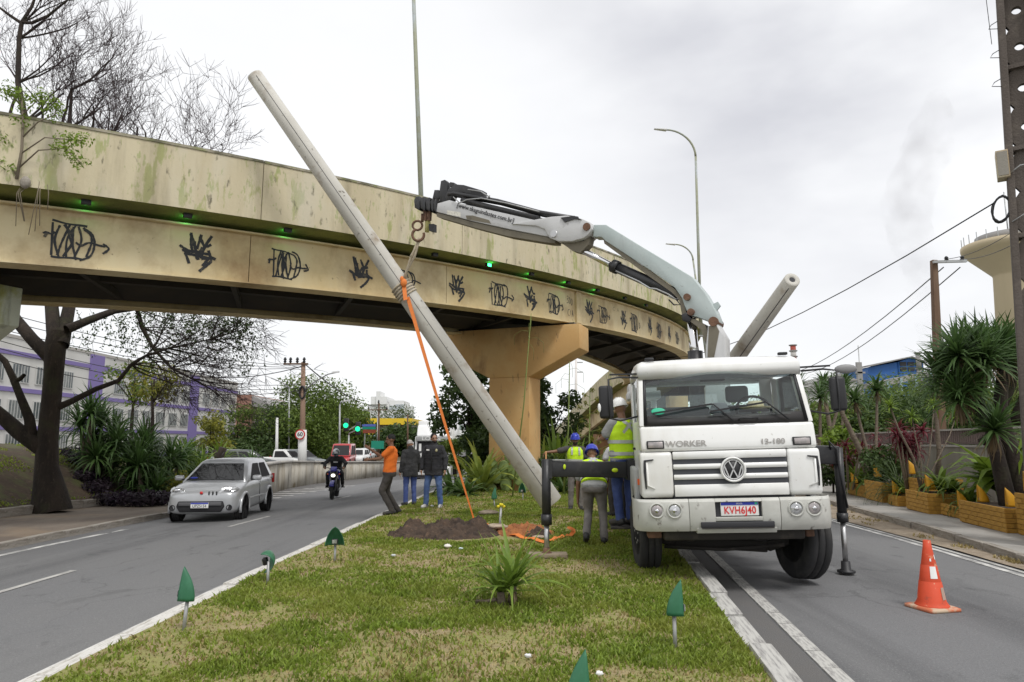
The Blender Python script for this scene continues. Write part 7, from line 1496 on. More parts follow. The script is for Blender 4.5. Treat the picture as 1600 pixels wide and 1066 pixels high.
# yuccas and planting
def pl_at(y, off, z): return pw(y, off, z)
b = pl_at(14.0, .75, .38)
def dpx(px, py, Y): return D(px, py, Y)-b
Yy = b.y
yucca('big many-headed yucca tree with two thick trunks rising from the long planter', b, [
    ([(-.25, .1, -.2), (-.34, .1, .6), (-.42, .15, 1.4), dpx(1517, 600, Yy+.2)], .13), ([(.05, .2, -.2), (.02, .25, .7), dpx(1562, 640, Yy+.3), dpx(1568, 565, Yy+.3)], .15),
    ([dpx(1530, 640, Yy), dpx(1522, 590, Yy), dpx(1525, 548, Yy-.1)], .10), ([dpx(1560, 640, Yy+.3), dpx(1580, 600, Yy+.5), dpx(1583, 548, Yy+.6)], .10), ([dpx(1520, 600, Yy), dpx(1500, 585, Yy+.2), dpx(1486, 572, Yy+.2)], .08), ([dpx(1522, 600, Yy+.2), dpx(1540, 570, Yy+.6), dpx(1545, 545, Yy+.8)], .08),
    ([dpx(1535, 690, Yy-.1), dpx(1548, 680, Yy-.3), dpx(1553, 672, Yy-.4)], .07), ([dpx(1508, 650, Yy), dpx(1500, 640, Yy-.1), dpx(1497, 625, Yy-.2)], .07), ([dpx(1585, 660, Yy+.4), dpx(1600, 620, Yy+.5), dpx(1606, 590, Yy+.5)], .09), ([dpx(1518, 610, Yy+.3), dpx(1510, 570, Yy+.7), dpx(1512, 545, Yy+1)], .08)]+[([dpx(1525, 640, Yy+.2), dpx((1525+x)/2, y+25, Yy+.3), dpx(x, y, Yy+z)], .06) for x, y, z in ((1498, 556, -.2), (1540, 566, -.3), (1475, 590, .3), (1558, 548, .3), (1510, 606, -.2))], .80, 100, 5, m_yuc, cat='yucca tree', w=.027, droop=.28, t1=1.8, trunk_m=m_bark)
def ysolo(lb, px, pb, pt, Y, L, n, seed, lean=0, r=.09, m=m_yuc, heads=1, w=.04, dead=True):
    a = D(px, pb, Y); st = []
    for i in range(heads):
        e = D(px+lean+(i-(heads-1)/2)*34, pt+(i % 2)*16, Y+.2*i)-a; st.append(([Vector((0, 0, 0)), e*.35+Vector((.08, 0, .1)), e*.75+Vector((.02*i, 0, 0)), e], r if i == 0 else r*.6))
    return yucca(lb, a, st, L, n, seed, m, group='yuccas along the wall', w=w, dead=dead)
ysolo('curved trunk yucca with several heads right of the cab mirror', 1362, 765, 610, 21.8, .72, 60, 71, -26, .085, heads=3)
ysolo('yucca with drooping heads directly behind the cab mirror', 1276, 752, 606, 25, .85, 60, 72, 6, .10, heads=3)
ysolo('tall far yucca between the mirror and the cab', 1304, 745, 600, 30, .95, 54, 73, 0, .10, heads=2)
ysolo('yucca head in front of the wooden pole', 1464, 765, 612, 18.8, .68, 56, 74, -2, .06)
ysolo('thin stemmed dracaena cluster with pale green heads before the wooden pole', 1440, 770, 636, 17.0, .36, 40, 75, 2, .028, m_yucl, 4, .025, False)
def broad(lb, y, off, z, ms, n, L, seed, t1=1.2, ws=1.0, nm='broad_leaf_plant', t0=.1, stem=0):
    n = int(n*1.4); L *= 1.12; t = thing(nm, lb, 'plant', pw(y, off, z), 0, 'plants in the ochre planters'); rosette_leaves(t, (0, 0, stem), ms, n, L, random.Random(seed), t0, t1, ws); return t
B_br = [blade_mesh('leaf', m_leafl, x, .13, .35, 5) for x in (.5, .9, 1.4)]; B_bd = [blade_mesh('leaf', m_leafm, x, .11, .3, 5) for x in (.5, 1.0, 1.5)]; B_gr = [blade_mesh('leaf', m_leafd, x, .012, .3, 5) for x in (.6, 1.0, 1.4)]
broad('broad leaved green plant in the square planter', 18.8, .6, .5, B_bd, 22, .75, 1); broad('trailing broad leaves at the right of the square planter', 18.0, .6, .5, B_bd, 20, .6, 2, 1.5)
broad('spiky bright green leaves in the low planter', 21.4, .5, .28, blade_set(m_leafl, .05), 24, .7, 3); broad('dark grassy tuft overhanging the lowest planter', 22.9, .5, .25, B_gr, 90, 1.35, 4, 1.5, nm='grass_tuft')
broad('low leafy plant in the very low planter', 16.6, .5, .22, B_bd, 26, .6, 5, 1.4); broad('tall pale ginger plant left of the big yucca', 16.9, 1.3, .3, B_br, 40, 1.35, 6, 1.1, stem=.25); broad('bright green ginger plant above the raised planter', 15.2, 1.5, .65, B_br, 36, 1.15, 7, 1.1, stem=.5); broad('upper bright green leaves against the wall beside the yucca trunk', 15.0, 1.9, .9, B_br, 30, .9, 8, 1.2, stem=.75)
broad('single long green leaves at the right edge planter', 11.8, .6, .72, B_bd, 14, .6, 9, 1.2); broad('pale stemmed broad plant in the farthest planter', 27.0, .6, .4, B_bd, 22, .85, 10, 1.2); broad('variegated leafy plant beside the outrigger leg', 29.0, .6, .4, B_br, 24, .9, 11, 1.3)
B_rd = [blade_mesh('leaf', m_red, x, .09, .3, 4) for x in (.4, .8, 1.3)]
def redshrub(lb, px, pb, pt, Y, wpx, k, seed):
    a = D(px, pb, Y); t = thing('red_cordyline', lb, 'shrub', a, 0, 'red cordylines along the wall'); rn = random.Random(seed)
    for i in range(k):
        e = D(px+rn.uniform(-wpx, wpx), rn.uniform(pt, pt+(pb-pt)*.45), Y+rn.uniform(-.4, .4))-a; MB().tube([(e.x*.3, e.y*.3, 0), e*.6+Vector((e.x*.1, 0, 0)), e], [.025, .02, .014], 5).build('stem', m_stem, t); rosette_leaves(t, e, B_rd, 20, .46, rn, .1, 1.9)
redshrub('dark red cordyline at the left beside the curved yucca trunk', 1325, 765, 690, 22.5, 26, 10, 1); redshrub('dark red cordyline just right of the curved yucca trunk', 1362, 755, 682, 23, 14, 6, 2); redshrub('tall dark red cordyline before the dracaena stems', 1420, 765, 668, 18, 24, 15, 3)
def gbush(lb, px, py, Y, r, m, n, sz, seed): p = D(px, py, Y); leafy_tree(lb, (p.x, p.y, p.z-r*.9), r*1.9, r, r*.85, n, sz, m, seed, cat='bush', name='bush', tr=.04, cz=r*.95)
gbush('bright yellow green bush left of the red cordyline', 1322, 698, 24, .75, m_leafl, 1100, .10, 81); gbush('glossy dark green bush above the tall planter', 1385, 732, 20.8, .72, m_leafd, 1500, .08, 82); gbush('green shrub on the bank of plants beside the outrigger leg', 1300, 735, 24.4, .7, m_leafd, 1000, .09, 83)
# wooded background beyond the fence
for i, (px, pt, Y, r_, m, lb) in enumerate(((1300, 640, 60, 4.2, m_leafm, 'round green tree beyond the fence left of the curved yucca'), (1345, 640, 62, 4.0, m_leafd, 'dark tree beyond the fence behind the curved yucca'), (1385, 596, 75, 6.0, m_leafm, 'tall green tree below the blue shed'), (1430, 590, 78, 6.0, m_leafm, 'broad green tree below the conveyor gallery'), (1400, 640, 58, 4.2, m_leafd, 'dark rounded tree in the middle of the wood'), (1455, 625, 60, 4.5, m_leafd, 'dark tree behind the wooden pole'), (1500, 610, 64, 5.0, m_leafm, 'green tree seen left of the big yucca trunk'), (1560, 612, 60, 5.0, m_leafm, 'green tree seen between the big yucca stems'), (1262, 625, 64, 4.0, m_leafm, 'green tree seen just right of the truck cab'), (1620, 600, 60, 5.0, m_leafd, 'dark tree beyond the right edge wall'), (1120, 630, 130, 7.0, m_leafm, 'green tree far behind the truck cab, left one'), (1175, 625, 120, 7.0, m_leafd, 'dark tree far behind the middle of the truck cab'), (1225, 628, 105, 6.0, m_leafm, 'green tree far behind the truck cab, right one'))):
    p = D(px, 690, Y); top = D(px, pt, Y).z+.6; leafy_tree(lb, (p.x, Y, -1.3), top+1.3, r_, (top+1.3)*.42, 5200, .22, m, 100+i, group='trees beyond the fence', tr=.25, cz=(top+1.3)*.58, k=24)
# near concrete pole
m_hpole = mat('dark weathered concrete', (.135, .115, .10), .95, layers=[((.08, .065, .055), 1.2, .42, .62, V, .8), ((.20, .17, .14), 5, .55, .7, U, .5)], bump=.5, bscale=30)
def hpole():
    b = Vector((8.27, 10.6, .1)); t = thing('utility_pole', 'massive dark double flanged concrete utility pole at the right edge', 'utility pole', b, R(-34)); H_ = 11.5; hw = lambda z: .36-.017*z
    ln = .022   # the pole leans slightly
    for s in (-1, 1):
        mb = MB(); mb.loft([[(s*hw(z)+ln*z+dx, dy, z) for dx, dy in ((-.05, -.16), (.05, -.16), (.05, .16), (-.05, .16))] for z in (-.1, H_)]); mb.build('flange', m_hpole, t, bevel=.01)
    zs = [0, 1.7, 3.3, 4.9, 6.35, 7.75, 9.1, 10.4, H_]
    for i, (z0, z1) in enumerate(zip(zs, zs[1:])):
        mb = MB(); w0 = hw(z1)-.05; mb.bx(-w0+ln*z1, w0+ln*z1, -.13, .13, z1-.07, z1); mb.build('rib', m_hpole, t)
        cells = [(z0+(z1-.07-z0)*k/2, z0+(z1-.07-z0)*(k+1)/2) for k in (0, 1)]; mb = MB()
        for a, c in cells:
            zc = (a+c)/2; cx = ln*zc; w = hw(zc)-.04; r = .07
            for y in (-.045, .045):
                n = 16; vs = []
                for j in range(n): th = 2*math.pi*(j+.5)/n; vs.append((cx+r*math.cos(th), y, zc+r*math.sin(th)))
                for j in range(n):
                    th = 2*math.pi*(j+.5)/n; cc, ss = math.cos(th), math.sin(th); k = 1/max(abs(cc), abs(ss)); vs.append((cx+w*cc*k, y, zc+(c-a)/2*ss*k))
                mb.add(vs, [(j, (j+1) % n, n+(j+1) % n, n+j) for j in range(n)])
            n = 16; vs = [(cx+r*math.cos(2*math.pi*(j+.5)/n), y, zc+r*math.sin(2*math.pi*(j+.5)/n)) for y in (-.045, .045) for j in range(n)]; mb.add(vs, [(j, (j+1) % n, n+(j+1) % n, n+j) for j in range(n)])
        mb.build('web', m_hpole, t)
    z = D(1567, 250, 10.4).z-.1; o = MB().box((-hw(z)+ln*z-.10, -.10, z), (.17, .26, .46)).build('meter_box', mat('cream box', (.50, .44, .31), .6, layers=[((.3, .2, .1), 4, .55, .7, V, .7)]), t, bevel=.01); MB().box((-hw(z)+ln*z-.10, -.235, z), (.14, .012, .40)).build('door', m_wallc, o)
    zc = D(1560, 318, 10.4).z-.1; mb = MB(); rn = random.Random(4)
    for i in range(9): mb.tube([(-hw(zc)+ln*zc-.15+.115*(1+.02*i)*math.cos(a)+rn.uniform(-.006, .006), -.12+rn.uniform(-.03, .03), zc+.19*(1+.02*i)*math.sin(a)+.05*math.cos(a)) for a in np.linspace(0, 6.28, 20)], .009, 4, False)
    mb.build('cable_coil', m_black, t)
    for py in (30, 75, 120):
        z = D(1550, py, 10.4).z-.1; x = -hw(z)+ln*z; MB().tube([(x-.02, -.1, z+.08), (x-.14, -.1, z+.03), (x-.18, -.1, z-.03), (x-.02, -.1, z-.08)], .007, 4).build('rung', m_black, t)
    MB().tube([(-hw(11)+ln*11-.20, -.1, 11.4), (-hw(9)+ln*9-.19, -.1, 9.3), (-hw(8)+ln*8-.14, -.1, 8.2)], .005, 4).build('hanging_wire', m_black, t)
    for k, zz in enumerate((zc+.55, zc-.25)): MB().tube([(-hw(zz)+ln*zz-.02, -.17, zz), (0, -.2, zz+.1), (hw(zz)+ln*zz+.1, -.17, zz+.12)], .012, 5).build('strap', m_galv, t)
hpole()
m_wood = mat('weathered wooden pole', (.15, .095, .06), .9, layers=[((.11, .06, .035), 3, .45, .65, (1, 1, .15), .8)], bump=.4)
def wood_pole(lb, b, top, w, arm, m=m_wood, square=True):
    t = thing('utility_pole', lb, 'utility pole', b); v = Vector(top)-Vector(b); mb = MB(); mb.bar((0, 0, 0), v, w*1.25, w*1.25, (0, 1, 0), w*.8, w*.8) if square else mb.tube([(0, 0, 0), v], [w*.6, w*.42], 10); mb.build('post', m, t, bevel=.015 if square else 0); return t, v
pb = D(1468, 700, 27); pb.z = .0; t, v = wood_pole('brown square utility pole standing behind the fence', pb, D(1459, 407, 27), .26, 1)
a0, a1 = v+Vector((-.15, -.2, -.12)), D(1505, 410, 27)-pb+Vector((0, -.2, 0)); MB().bar(a0, a1, .10, .10).build('crossarm', m_galv, t)
for f in (.40, .88):
    p = a0.lerp(a1, f); MB().lathe([(.02, 0), (.05, .06), (.085, .07), (.05, .12), (.085, .14), (.05, .2), (.03, .22)], p, 10).build('insulator', m_black, t)
def cable(lb, a, b, sag=.6, r=.012, m=m_black, n=14, group='overhead cables'):
    a, b = Vector(a), Vector(b); o = MB().tube([(b-a)*(i/n)-Vector((0, 0, 4*sag*(i/n)*(1-i/n))) for i in range(n+1)], r, 4, False).build('cable', m); o.location = a; tag(o, lb, 'cable', group); return o
cable('long dark cable from the big concrete pole down past the crane', D(1552, 318, 10.5), D(985, 552, 45), 1.2, .013)
cable('upper thin cable sloping from the wooden pole crossarm to the right edge', D(1478, 405, 27), D(1600, 350, 18), .2); cable('lower thin cable sloping from the wooden pole crossarm to the right edge', D(1500, 405, 27), D(1610, 366, 18), .2)
cable('upper cable running down left from the wooden pole', D(1474, 418, 27), D(1215, 585, 90), 1.2, .03); cable('lower cable running down left from the wooden pole', D(1500, 418, 27), D(1240, 585, 90), 1.2, .03)
# water tower, factory, chimneys
m_cream = mat('cream concrete', (.55, .46, .31), .85, layers=[((.45, .37, .25), .15, .45, .65, V, .6)]); m_blue = mat('blue cladding', (.03, .13, .40), .6, layers=[((.025, .10, .30), .4, .5, .7, V, .6)]); m_rw = mat('red chimney paint', (.55, .13, .10), .8); m_ww = mat('white chimney paint', (.7, .66, .63), .8); m_indus = mat('grey cladding', (.30, .29, .28), .8)
wt = D(1611, 690, 62); wz = -1.3; t = thing('water_tower', 'cream concrete water tower with a flared saucer top at the right edge', 'water tower', (wt.x, 62, wz)); zt_ = D(1585, 380, 62).z-wz; MB().lathe([(2.2, 0), (1.55, zt_-3.2), (1.6, zt_-3), (3.7, zt_-.8), (3.9, zt_-.5), (3.9, zt_-.1), (0.01, zt_)], n=32).build('tower', m_cream, t)
MB().lathe([(2.7, zt_), (2.7, zt_+.7), (2.55, zt_+.7), (2.55, zt_)], n=28).build('top_ring', m_indus, t)
for i in range(26): a = i*.2417; MB().bar((3.75*math.cos(a), 3.75*math.sin(a), zt_-.1), (3.75*math.cos(a), 3.75*math.sin(a), zt_+.8), .05, .05).build('railing_post', m_galv, t)
MB().cyl((0, 0, zt_), (0, 0, zt_+5), .06, 5).build('mast', m_galv, t)
f0 = D(1358, 600, 250); t = thing('factory', 'blue clad factory shed with a dark louvred gable above the trees', 'factory', (f0.x, 250, -1.3)); fz = lambda py: D(1400, py, 250).z+1.3; fx = lambda px: D(px, 600, 250).x-f0.x
mb = MB(); mb.prism([(fx(1358), 0), (fx(1358), fz(574)), (fx(1405), fz(566)), (fx(1405), 0)], 'y', 0, 25); mb.build('long_wall', m_blue, t)
mb = MB(); mb.prism([(fx(1405)+.05, 0), (fx(1405)+.05, fz(566)), (fx(1424), fz(559)), (fx(1444), fz(567)), (fx(1444), 0)], 'y', -.5, 25); mb.build('gable', m_blue, t)
for i in range(3):
    for k in range(2): x = fx(1407+i*12.2); MB().bx(x, x+fx(1417)-fx(1407), -.8, -.55, fz(580-k*8), fz(574-k*8)).build('louvre', m_dark, t)
mb = MB(); mb.prism([(fx(1355), fz(571.5)), (fx(1424), fz(557.5)), (fx(1446), fz(565.5)), (fx(1446), fz(567)), (fx(1424), fz(559)), (fx(1355), fz(574))], 'y', -2, 26); mb.build('roof', m_indus, t)
g0 = D(1360, 600, 215); t = thing('conveyor_gallery', 'long grey conveyor gallery sloping up in front of the blue shed', 'gallery', (g0.x, 215, -1.3)); gz = lambda py: D(1400, py, 215).z+1.3; gx = lambda px: D(px, 600, 215).x-g0.x
mb = MB(); mb.add([(gx(1362), 0, gz(598)), (gx(1470), 0, gz(577)), (gx(1470), 0, gz(586)), (gx(1362), 0, gz(607)), (gx(1362), 5, gz(598)), (gx(1470), 5, gz(577)), (gx(1470), 5, gz(586)), (gx(1362), 5, gz(607))], [(0, 1, 2, 3), (7, 6, 5, 4), (0, 4, 5, 1), (3, 2, 6, 7), (0, 3, 7, 4), (1, 5, 6, 2)]); mb.build('gallery', m_indus, t)
for px in (1385, 1406, 1430, 1455): MB().bx(gx(px), gx(px)+.8, -.3, 4, 0, gz(600-(px-1362)*.19)).build('support', mat('pale blue steel', (.32, .42, .48), .6), t)
def chimney(lb, px, ptop, Y, r, bands, m1=m_rw, m2=m_ww):
    p = D(px, 690, Y); h = D(px, ptop, Y).z+1.3; t = thing('chimney', lb, 'chimney', (p.x, Y, -1.3)); hb = h/bands
    for i in range(bands): MB().lathe([(r*(1.25-.25*i/bands), i*hb), (r*(1.25-.25*(i+1)/bands), (i+1)*hb-.02)], n=16).build('band', m1 if i % 2 else m2, t)
    for i in range(3): MB().lathe([(r*1.05, h-i*hb-.1), (r*1.5, h-i*hb-.1), (r*1.5, h-i*hb+.3), (r*1.05, h-i*hb+.3)], n=14).build('platform', m_indus, t)
chimney('red and white banded chimney just right of the truck roof', 1248, 540, 260, 1.0, 18); chimney('thin grey smoking chimney beside the wooden pole', 1446, 552, 240, .8, 6, m_indus, m_indus)
t = thing('antenna_mast', 'small antenna platform left of the blue shed', 'mast', (D(1352, 690, 240).x, 240, -1.3)); hh = D(1352, 540, 240).z+1.3; MB().cyl((0, 0, 0), (0, 0, hh), .18, 5).build('mast', m_galv, t); MB().bx(-1.6, 1.6, -.5, .5, hh-10, hh-9.4).build('platform', m_indus, t); MB().bx(-1.2, .6, -.5, .5, 0, hh-6).build('tower', m_indus, t)
for px0, px1, pt, Y, lb in ((1255, 1300, 612, 130, 'pale industrial hall seen behind the cab mirror'), (1296, 1345, 595, 150, 'white industrial hall right of the cab mirror'), (1335, 1420, 650, 95, 'white storage hall low between the trees')):
    a, c = D(px0, 690, Y), D(px1, 690, Y); h = D(px0, pt, Y).z+1.3; t = thing('industrial_hall', lb, 'hall', (a.x, Y, -1.3), 0, 'industrial halls beyond the wood'); MB().bx(0, c.x-a.x, 0, 20, 0, h).build('wall', mat('hall wall', (.50, .50, .48), .8, layers=[((.36, .36, .35), .2, .45, .6, V, .7)]), t); MB().prism([(-.5, h), ((c.x-a.x)/2, h+1.6), (c.x-a.x+.5, h)], 'y', -.5, 20.5).build('roof', m_indus, t)
# smoke
ms_ = bpy.data.materials.new('smoke'); ms_.use_nodes = True; nt = ms_.node_tree; nt.nodes.clear(); vo = nt.nodes.new('ShaderNodeOutputMaterial'); pv = nt.nodes.new('ShaderNodeVolumePrincipled'); pv.inputs['Color'].default_value = (.45, .43, .43, 1); pv.inputs['Density'].default_value = .014; nt.links.new(pv.outputs[0], vo.inputs['Volume']); _tc = nt.nodes.new('ShaderNodeTexCoord'); _n = nt.nodes.new('ShaderNodeTexNoise'); _n.inputs['Scale'].default_value = .11; _n.inputs['Detail'].default_value = 3; _r = nt.nodes.new('ShaderNodeMapRange'); _r.inputs[1].default_value = .39; _r.inputs[2].default_value = .72; _r.inputs[4].default_value = .024; nt.links.new(_tc.outputs['Object'], _n.inputs[0]); nt.links.new(_n.outputs[0], _r.inputs[0]); nt.links.new(_r.outputs[0], pv.inputs['Density'])
SP = [D(px, py, 240) for px, py in ((1446, 552), (1447, 530), (1444, 500), (1440, 470), (1442, 440), (1432, 400), (1418, 355), (1412, 315), (1432, 280), (1452, 235), (1458, 190), (1470, 140))]
o = MB().tube([p-SP[0] for p in SP], [.8, 2, 3.4, 4.6, 5.5, 7, 8, 9, 9, 9, 8, 3], 14).build('smoke', ms_); o.location = SP[0]; tag(o, 'faint grey smoke plume drifting up from the thin chimney', 'smoke', kind='stuff'); sb = o.modifiers.new('s', 'SUBSURF'); sb.levels = 2; sb.render_levels = 2; tx = bpy.data.textures.new('puff', 'CLOUDS'); tx.noise_scale = 5; dm = o.modifiers.new('d', 'DISPLACE'); dm.texture = tx; dm.strength = 4
# ---------------------------------------------------------------- left side: school building, barrier wall, street
m_white = mat('off white wall', (.64, .63, .60), .85, layers=[((.5, .49, .46), .25, .45, .65, V, .7)]); m_violet = mat('violet band', (.215, .17, .39), .8); m_pane = mat('window pane', (.10, .115, .12), .2, layers=[((.30, .31, .30), .5, .45, .6, U, .7)]); m_wfr = mat('window bars', (.55, .55, .53), .6)
SX = -37.0; school = thing('school_building', 'long white three storey building with violet bands and barred windows', 'building', (SX, 40, 0))
def sy(px): return SX/((px-800)/FPX)*1.0 if False else None
Ya, Yb_ = 34.0, 92.0; zr0 = D(0, 528, 48).z
YL = lambda px: -SX*FPX*math.cos(PITCH)/(800-px) if px < 790 else 300
ztop = 9.3; rows = [(7.15, 8.0), (4.35, 5.35), (1.6, 2.5)]
bays = [Ya+i*4.15 for i in range(15)]
for i, y0 in enumerate(bays):
    y1 = min(y0+4.15, Yb_)-40; y0 -= 40; x = 0
    MB().bx(-8, x, y0, y1, -1.3, ztop).build('wall', m_white, school) if False else None
MB().bx(-9, 0, Ya-40, Yb_-40, -1.3, ztop).build('wall', m_white, school)
MB().bx(-9.2, .06, Ya-40.05, Yb_-39.95, ztop+.005, ztop+.25).build('roof_edge', m_coping, school)
for z in (8.05, 5.35, 2.55, .2): MB().bx(.003, .10, Ya-40, Yb_-40, z, z+.33).build('violet_band', m_violet, school)
for y in (Ya+8.5, Ya+25.5, Ya+44.5): MB().bx(.004, .18, y-40, y+1.9-40, -1.2, ztop-.01).build('violet_pier', m_violet, school)
wy = [y for i in range(22) for y in [Ya+.5+i*2.62] if not any(a-1.9 < y < a+2.4 for a in (Ya+8.5, Ya+25.5, Ya+44.5))]
for y in wy:
    for z in (6.05, 3.35, .85):
        w = MB().bx(.01, .07, y-40, y+1.9-40, z, z+1.45).build('window', m_wfr, school); MB().bx(.072, .078, y-40+.08, y+1.82-40, z+.08, z+1.37).build('pane', m_pane, w)
        mb = MB()
        for k in range(1, 6): mb.bx(.08, .10, y-40+k*.316-.02, y-40+k*.316+.02, z+.05, z+1.4)
        mb.build('bars', m_wfr, w)
bb = D(385, 700, 96); t = thing('brick_building', 'old pinkish brick building with a sloping roof left of the big green tree', 'building', (D(342, 700, 92).x, 92, -1.0)); W_ = D(425, 700, 92).x-D(342, 700, 92).x; hz = D(385, 617, 92).z+1
m_pink = mat('old pink brick', (.36, .20, .15), .9, layers=[((.26, .15, .11), .5, .45, .65, V, .8)]); MB().bx(0, W_*.55, 0, 14, 0, hz).build('wall', m_pink, t); MB().bx(W_*.551, W_, 1, 14, 0, hz-1.4).build('side_wall', mat('grey render', (.30, .26, .22), .9, layers=[((.2, .17, .14), .5, .5, .7, V, .7)]), t)
MB().prism([(W_*.5, hz-1.4), (W_*.55, hz-.1), (W_+1, hz-2.0), (W_+1, hz-2.3)], 'y', .3, 14).build('roof', m_indus, t)
for x in (.60, .80): o = MB().bx(W_*x, W_*x+1.4, .9, 1.0, hz-4.6, hz-2.6).build('window', m_wfr, t); MB().bx(W_*x+.1, W_*x+1.3, .86, .895, hz-4.5, hz-2.7).build('pane', m_dark, o)
# retaining wall between the main road and the side street
m_ret = mat('stained limewashed concrete', (.50, .47, .41), .92, layers=[((.30, .26, .20), 1.6, .45, .62, (1, 1, .25), .85), ((.09, .08, .06), 2.6, .55, .68, (1, 1, .2), .85), ((.20, .15, .06), .7, .58, .7, U, .7)], bump=.4)
def retaining():
    t = thing('retaining_wall', 'stained concrete retaining wall curving beside the main road', 'wall', (-9.8, 28, -.5)); o3 = Vector((-9.8, 28, -.5)); P = [(404, 763, 730, 23.8), (415, 757, 728, 27), (435, 754, 724.5, 31), (455, 751.5, 722.8, 34.5), (490, 748, 723, 39.5), (540, 744, 723, 45.5), (600, 739, 723, 54), (640, 735, 722, 63), (668, 731, 720, 76)]
    for a, b in zip(P, P[1:]):
        Pt = []
        for px, pb_, pt_, Y in (a, b): lo = D(px, pb_, Y); lo.z = min(lo.z, zx(lo.x, Y)+.05)-.2; hi = D(px, pt_, Y); Pt.append((lo-o3, Vector((lo.x, lo.y, hi.z))-o3))
        n = (Pt[1][0]-Pt[0][0]).cross(Vector((0, 0, 1))).normalized(); n = n if n.x < 0 else -n; mb = MB(); e = Vector((0, 0, 0)); mb.loft([[p[0], p[1], p[1]+n*.35, p[0]+n*.35] for p in Pt]); mb.build('wall_panel', m_ret, t)
        mb = MB(); mb.loft([[p[1]+Vector((0, 0, .004))-n*.05, p[1]+Vector((0, 0, .10))-n*.05, p[1]+Vector((0, 0, .10))+n*.4, p[1]+Vector((0, 0, .004))+n*.4] for p in Pt]); mb.build('coping', m_coping, t)
retaining()
strip('side_street', lambda Y: -33, lambda Y: float(np.interp(Y, [31, 39.5, 45.5, 54, 63, 76, 150], [-11.2, -12.1, -11.7, -10.7, -10.1, -9.8, -5])), lambda Y: SZ(Y)-zx(-30, Y), m_asphalt_dark, 40, 150, 20)
for o in bpy.data.objects:
    pass
# street furniture and far trees at the left
m_whitep = mat('white painted pole', (.68, .68, .66), .8); up = D(473, 715, 50); up.z = SZ(50)-.1
t, v = wood_pole('tall utility pole with a white painted base and round speed sign', up, D(474, 566, 50), .36, 1, mat('brown concrete pole', (.26, .17, .12), .9), False)
zz = D(473, 672, 50).z-up.z; MB().tube([(0, 0, -.05), v*(zz/v.z)], [.33, .30], 12).build('painted_base', m_whitep, t)
MB().bar(v+Vector((-1.4, -.15, -.15)), v+Vector((.4, -.15, -.15)), .12, .12).build('crossarm', m_wood, t)
for x in (-1.3, -.9, -.4, .1): MB().lathe([(.05, 0), (.12, .1), (.07, .2), (.13, .26), (.05, .42)], v+Vector((x, -.15, -.08)), 8).build('insulator', m_black, t)
sc = D(469, 679, 49.6)-up; MB().cyl(sc+Vector((0, .03, 0)), sc+Vector((0, -.03, 0)), .36, 20).build('speed_sign', mat('red sign rim', (.55, .03, .03), .5), t); MB().cyl(sc+Vector((0, -.032, 0)), sc+Vector((0, -.045, 0)), .28, 20).build('sign_face', m_plate, t); text('lettering', '60', .40, m_inktxt, t, front(sc.x, sc.y-.05, sc.z), .003, off=.008)
MB().tube([D(474, 612, 50)-up, D(490, 598, 49)-up, D(512, 585, 48.3)-up, D(530, 581, 48)-up], [.06, .05, .045, .04], 6).build('lamp_arm', m_galv, t); e = D(530, 581, 48)-up; MB().bar(e, e+Vector((-.5, 0, -.05)), .22, .10).build('lamp_head', m_head, t)
MB().tube([v*.72+Vector((.2*math.cos(a), -.2, .45*math.sin(a))) for a in np.linspace(0, 6.28, 12)], .08, 5).build('cable_coil', m_black, t)
def post(lb, px, pb_, pt_, Y, r, arm=None, m=m_galv, nm='street_lamp', cat='street lamp', head=True):
    b = D(px, pb_, Y); b.z = min(b.z, SZ(Y)) if px < 600 else b.z; t = thing(nm, lb, cat, b); tp = D(px, pt_, Y)-b; MB().tube([(0, 0, 0), tp], [r, r*.7], 8).build('post', m, t)
    if arm:
        P = [tp]+[D(x, y, Y)-b for x, y in arm]; MB().tube(P, r*.6, 6).build('arm', m, t)
        if head: MB().bar(P[-1], P[-1]+(P[-1]-P[-2]).normalized()*.6, .22, .10).build('lamp_head', m_head, t)
    return t, b, tp
post('short white concrete post left of the utility pole', 433, 712, 653, 55, .14, None, m_whitep, 'post', 'post'); post('lamp post with a curved arm left of the big green tree', 452, 705, 606, 70, .10, [(442, 598), (424, 591)]); post('thin lamp post right of the big green tree', 531, 708, 632, 66, .11, [(533, 628), (538, 627)]); post('lamp post with a long arm before the yellow building', 590, 700, 650, 95, .10, [(585, 645), (566, 640)])
def signal():
    t, b, tp = post('traffic signal arm with two lit green lights', 545, 722, 680, 62, .10, [(546, 677), (560, 671), (566, 669)], m_galv, 'traffic_light', 'traffic light', False)
    mgr = mat('lit green signal', (.02, .7, .4), .4, emit=(.0, 1, .30), estr=1.0)
    for px, py in ((541, 664), (559.5, 669.5)):
        c = D(px, py, 61.6)-b; MB().box(c, (.42, .3, 1.15)).build('signal_box', m_black, t, bevel=.05); MB().cyl(c+Vector((0, -.16, -.05)), c+Vector((0, -.2, -.05)), .22, 14).build('lens', mgr, t)
    MB().bar(D(545, 672, 61.8)-b, D(560, 663, 61.8)-b, .08, .08).build('signal_arm', m_galv, t)
signal()
def board(lb, x0, y0, x1, y1, Y, m, legs=True, txt=None, tm=None):
    a, c = D(x0, y1, Y), D(x1, y0, Y); ctr = (a+c)/2; t = thing('road_sign', lb, 'road sign', (ctr.x, Y, zg(Y))); zc = ctr.z-zg(Y); MB().box((0, 0, zc), (c.x-a.x, .08, c.z-a.z)).build('panel', m, t)
    if legs: MB().bar((-.35*(c.x-a.x), .1, 0), (-.35*(c.x-a.x), .1, zc), .14, .14).build('leg', m_galv, t)
    if txt:
        for i, s in enumerate(txt): text('lettering', s, (c.z-a.z)/(len(txt)*1.9), tm or m_plate, t, front(0, -.05, zc+(c.z-a.z)*(.5-(i+.5)/len(txt))), .002, off=.004)
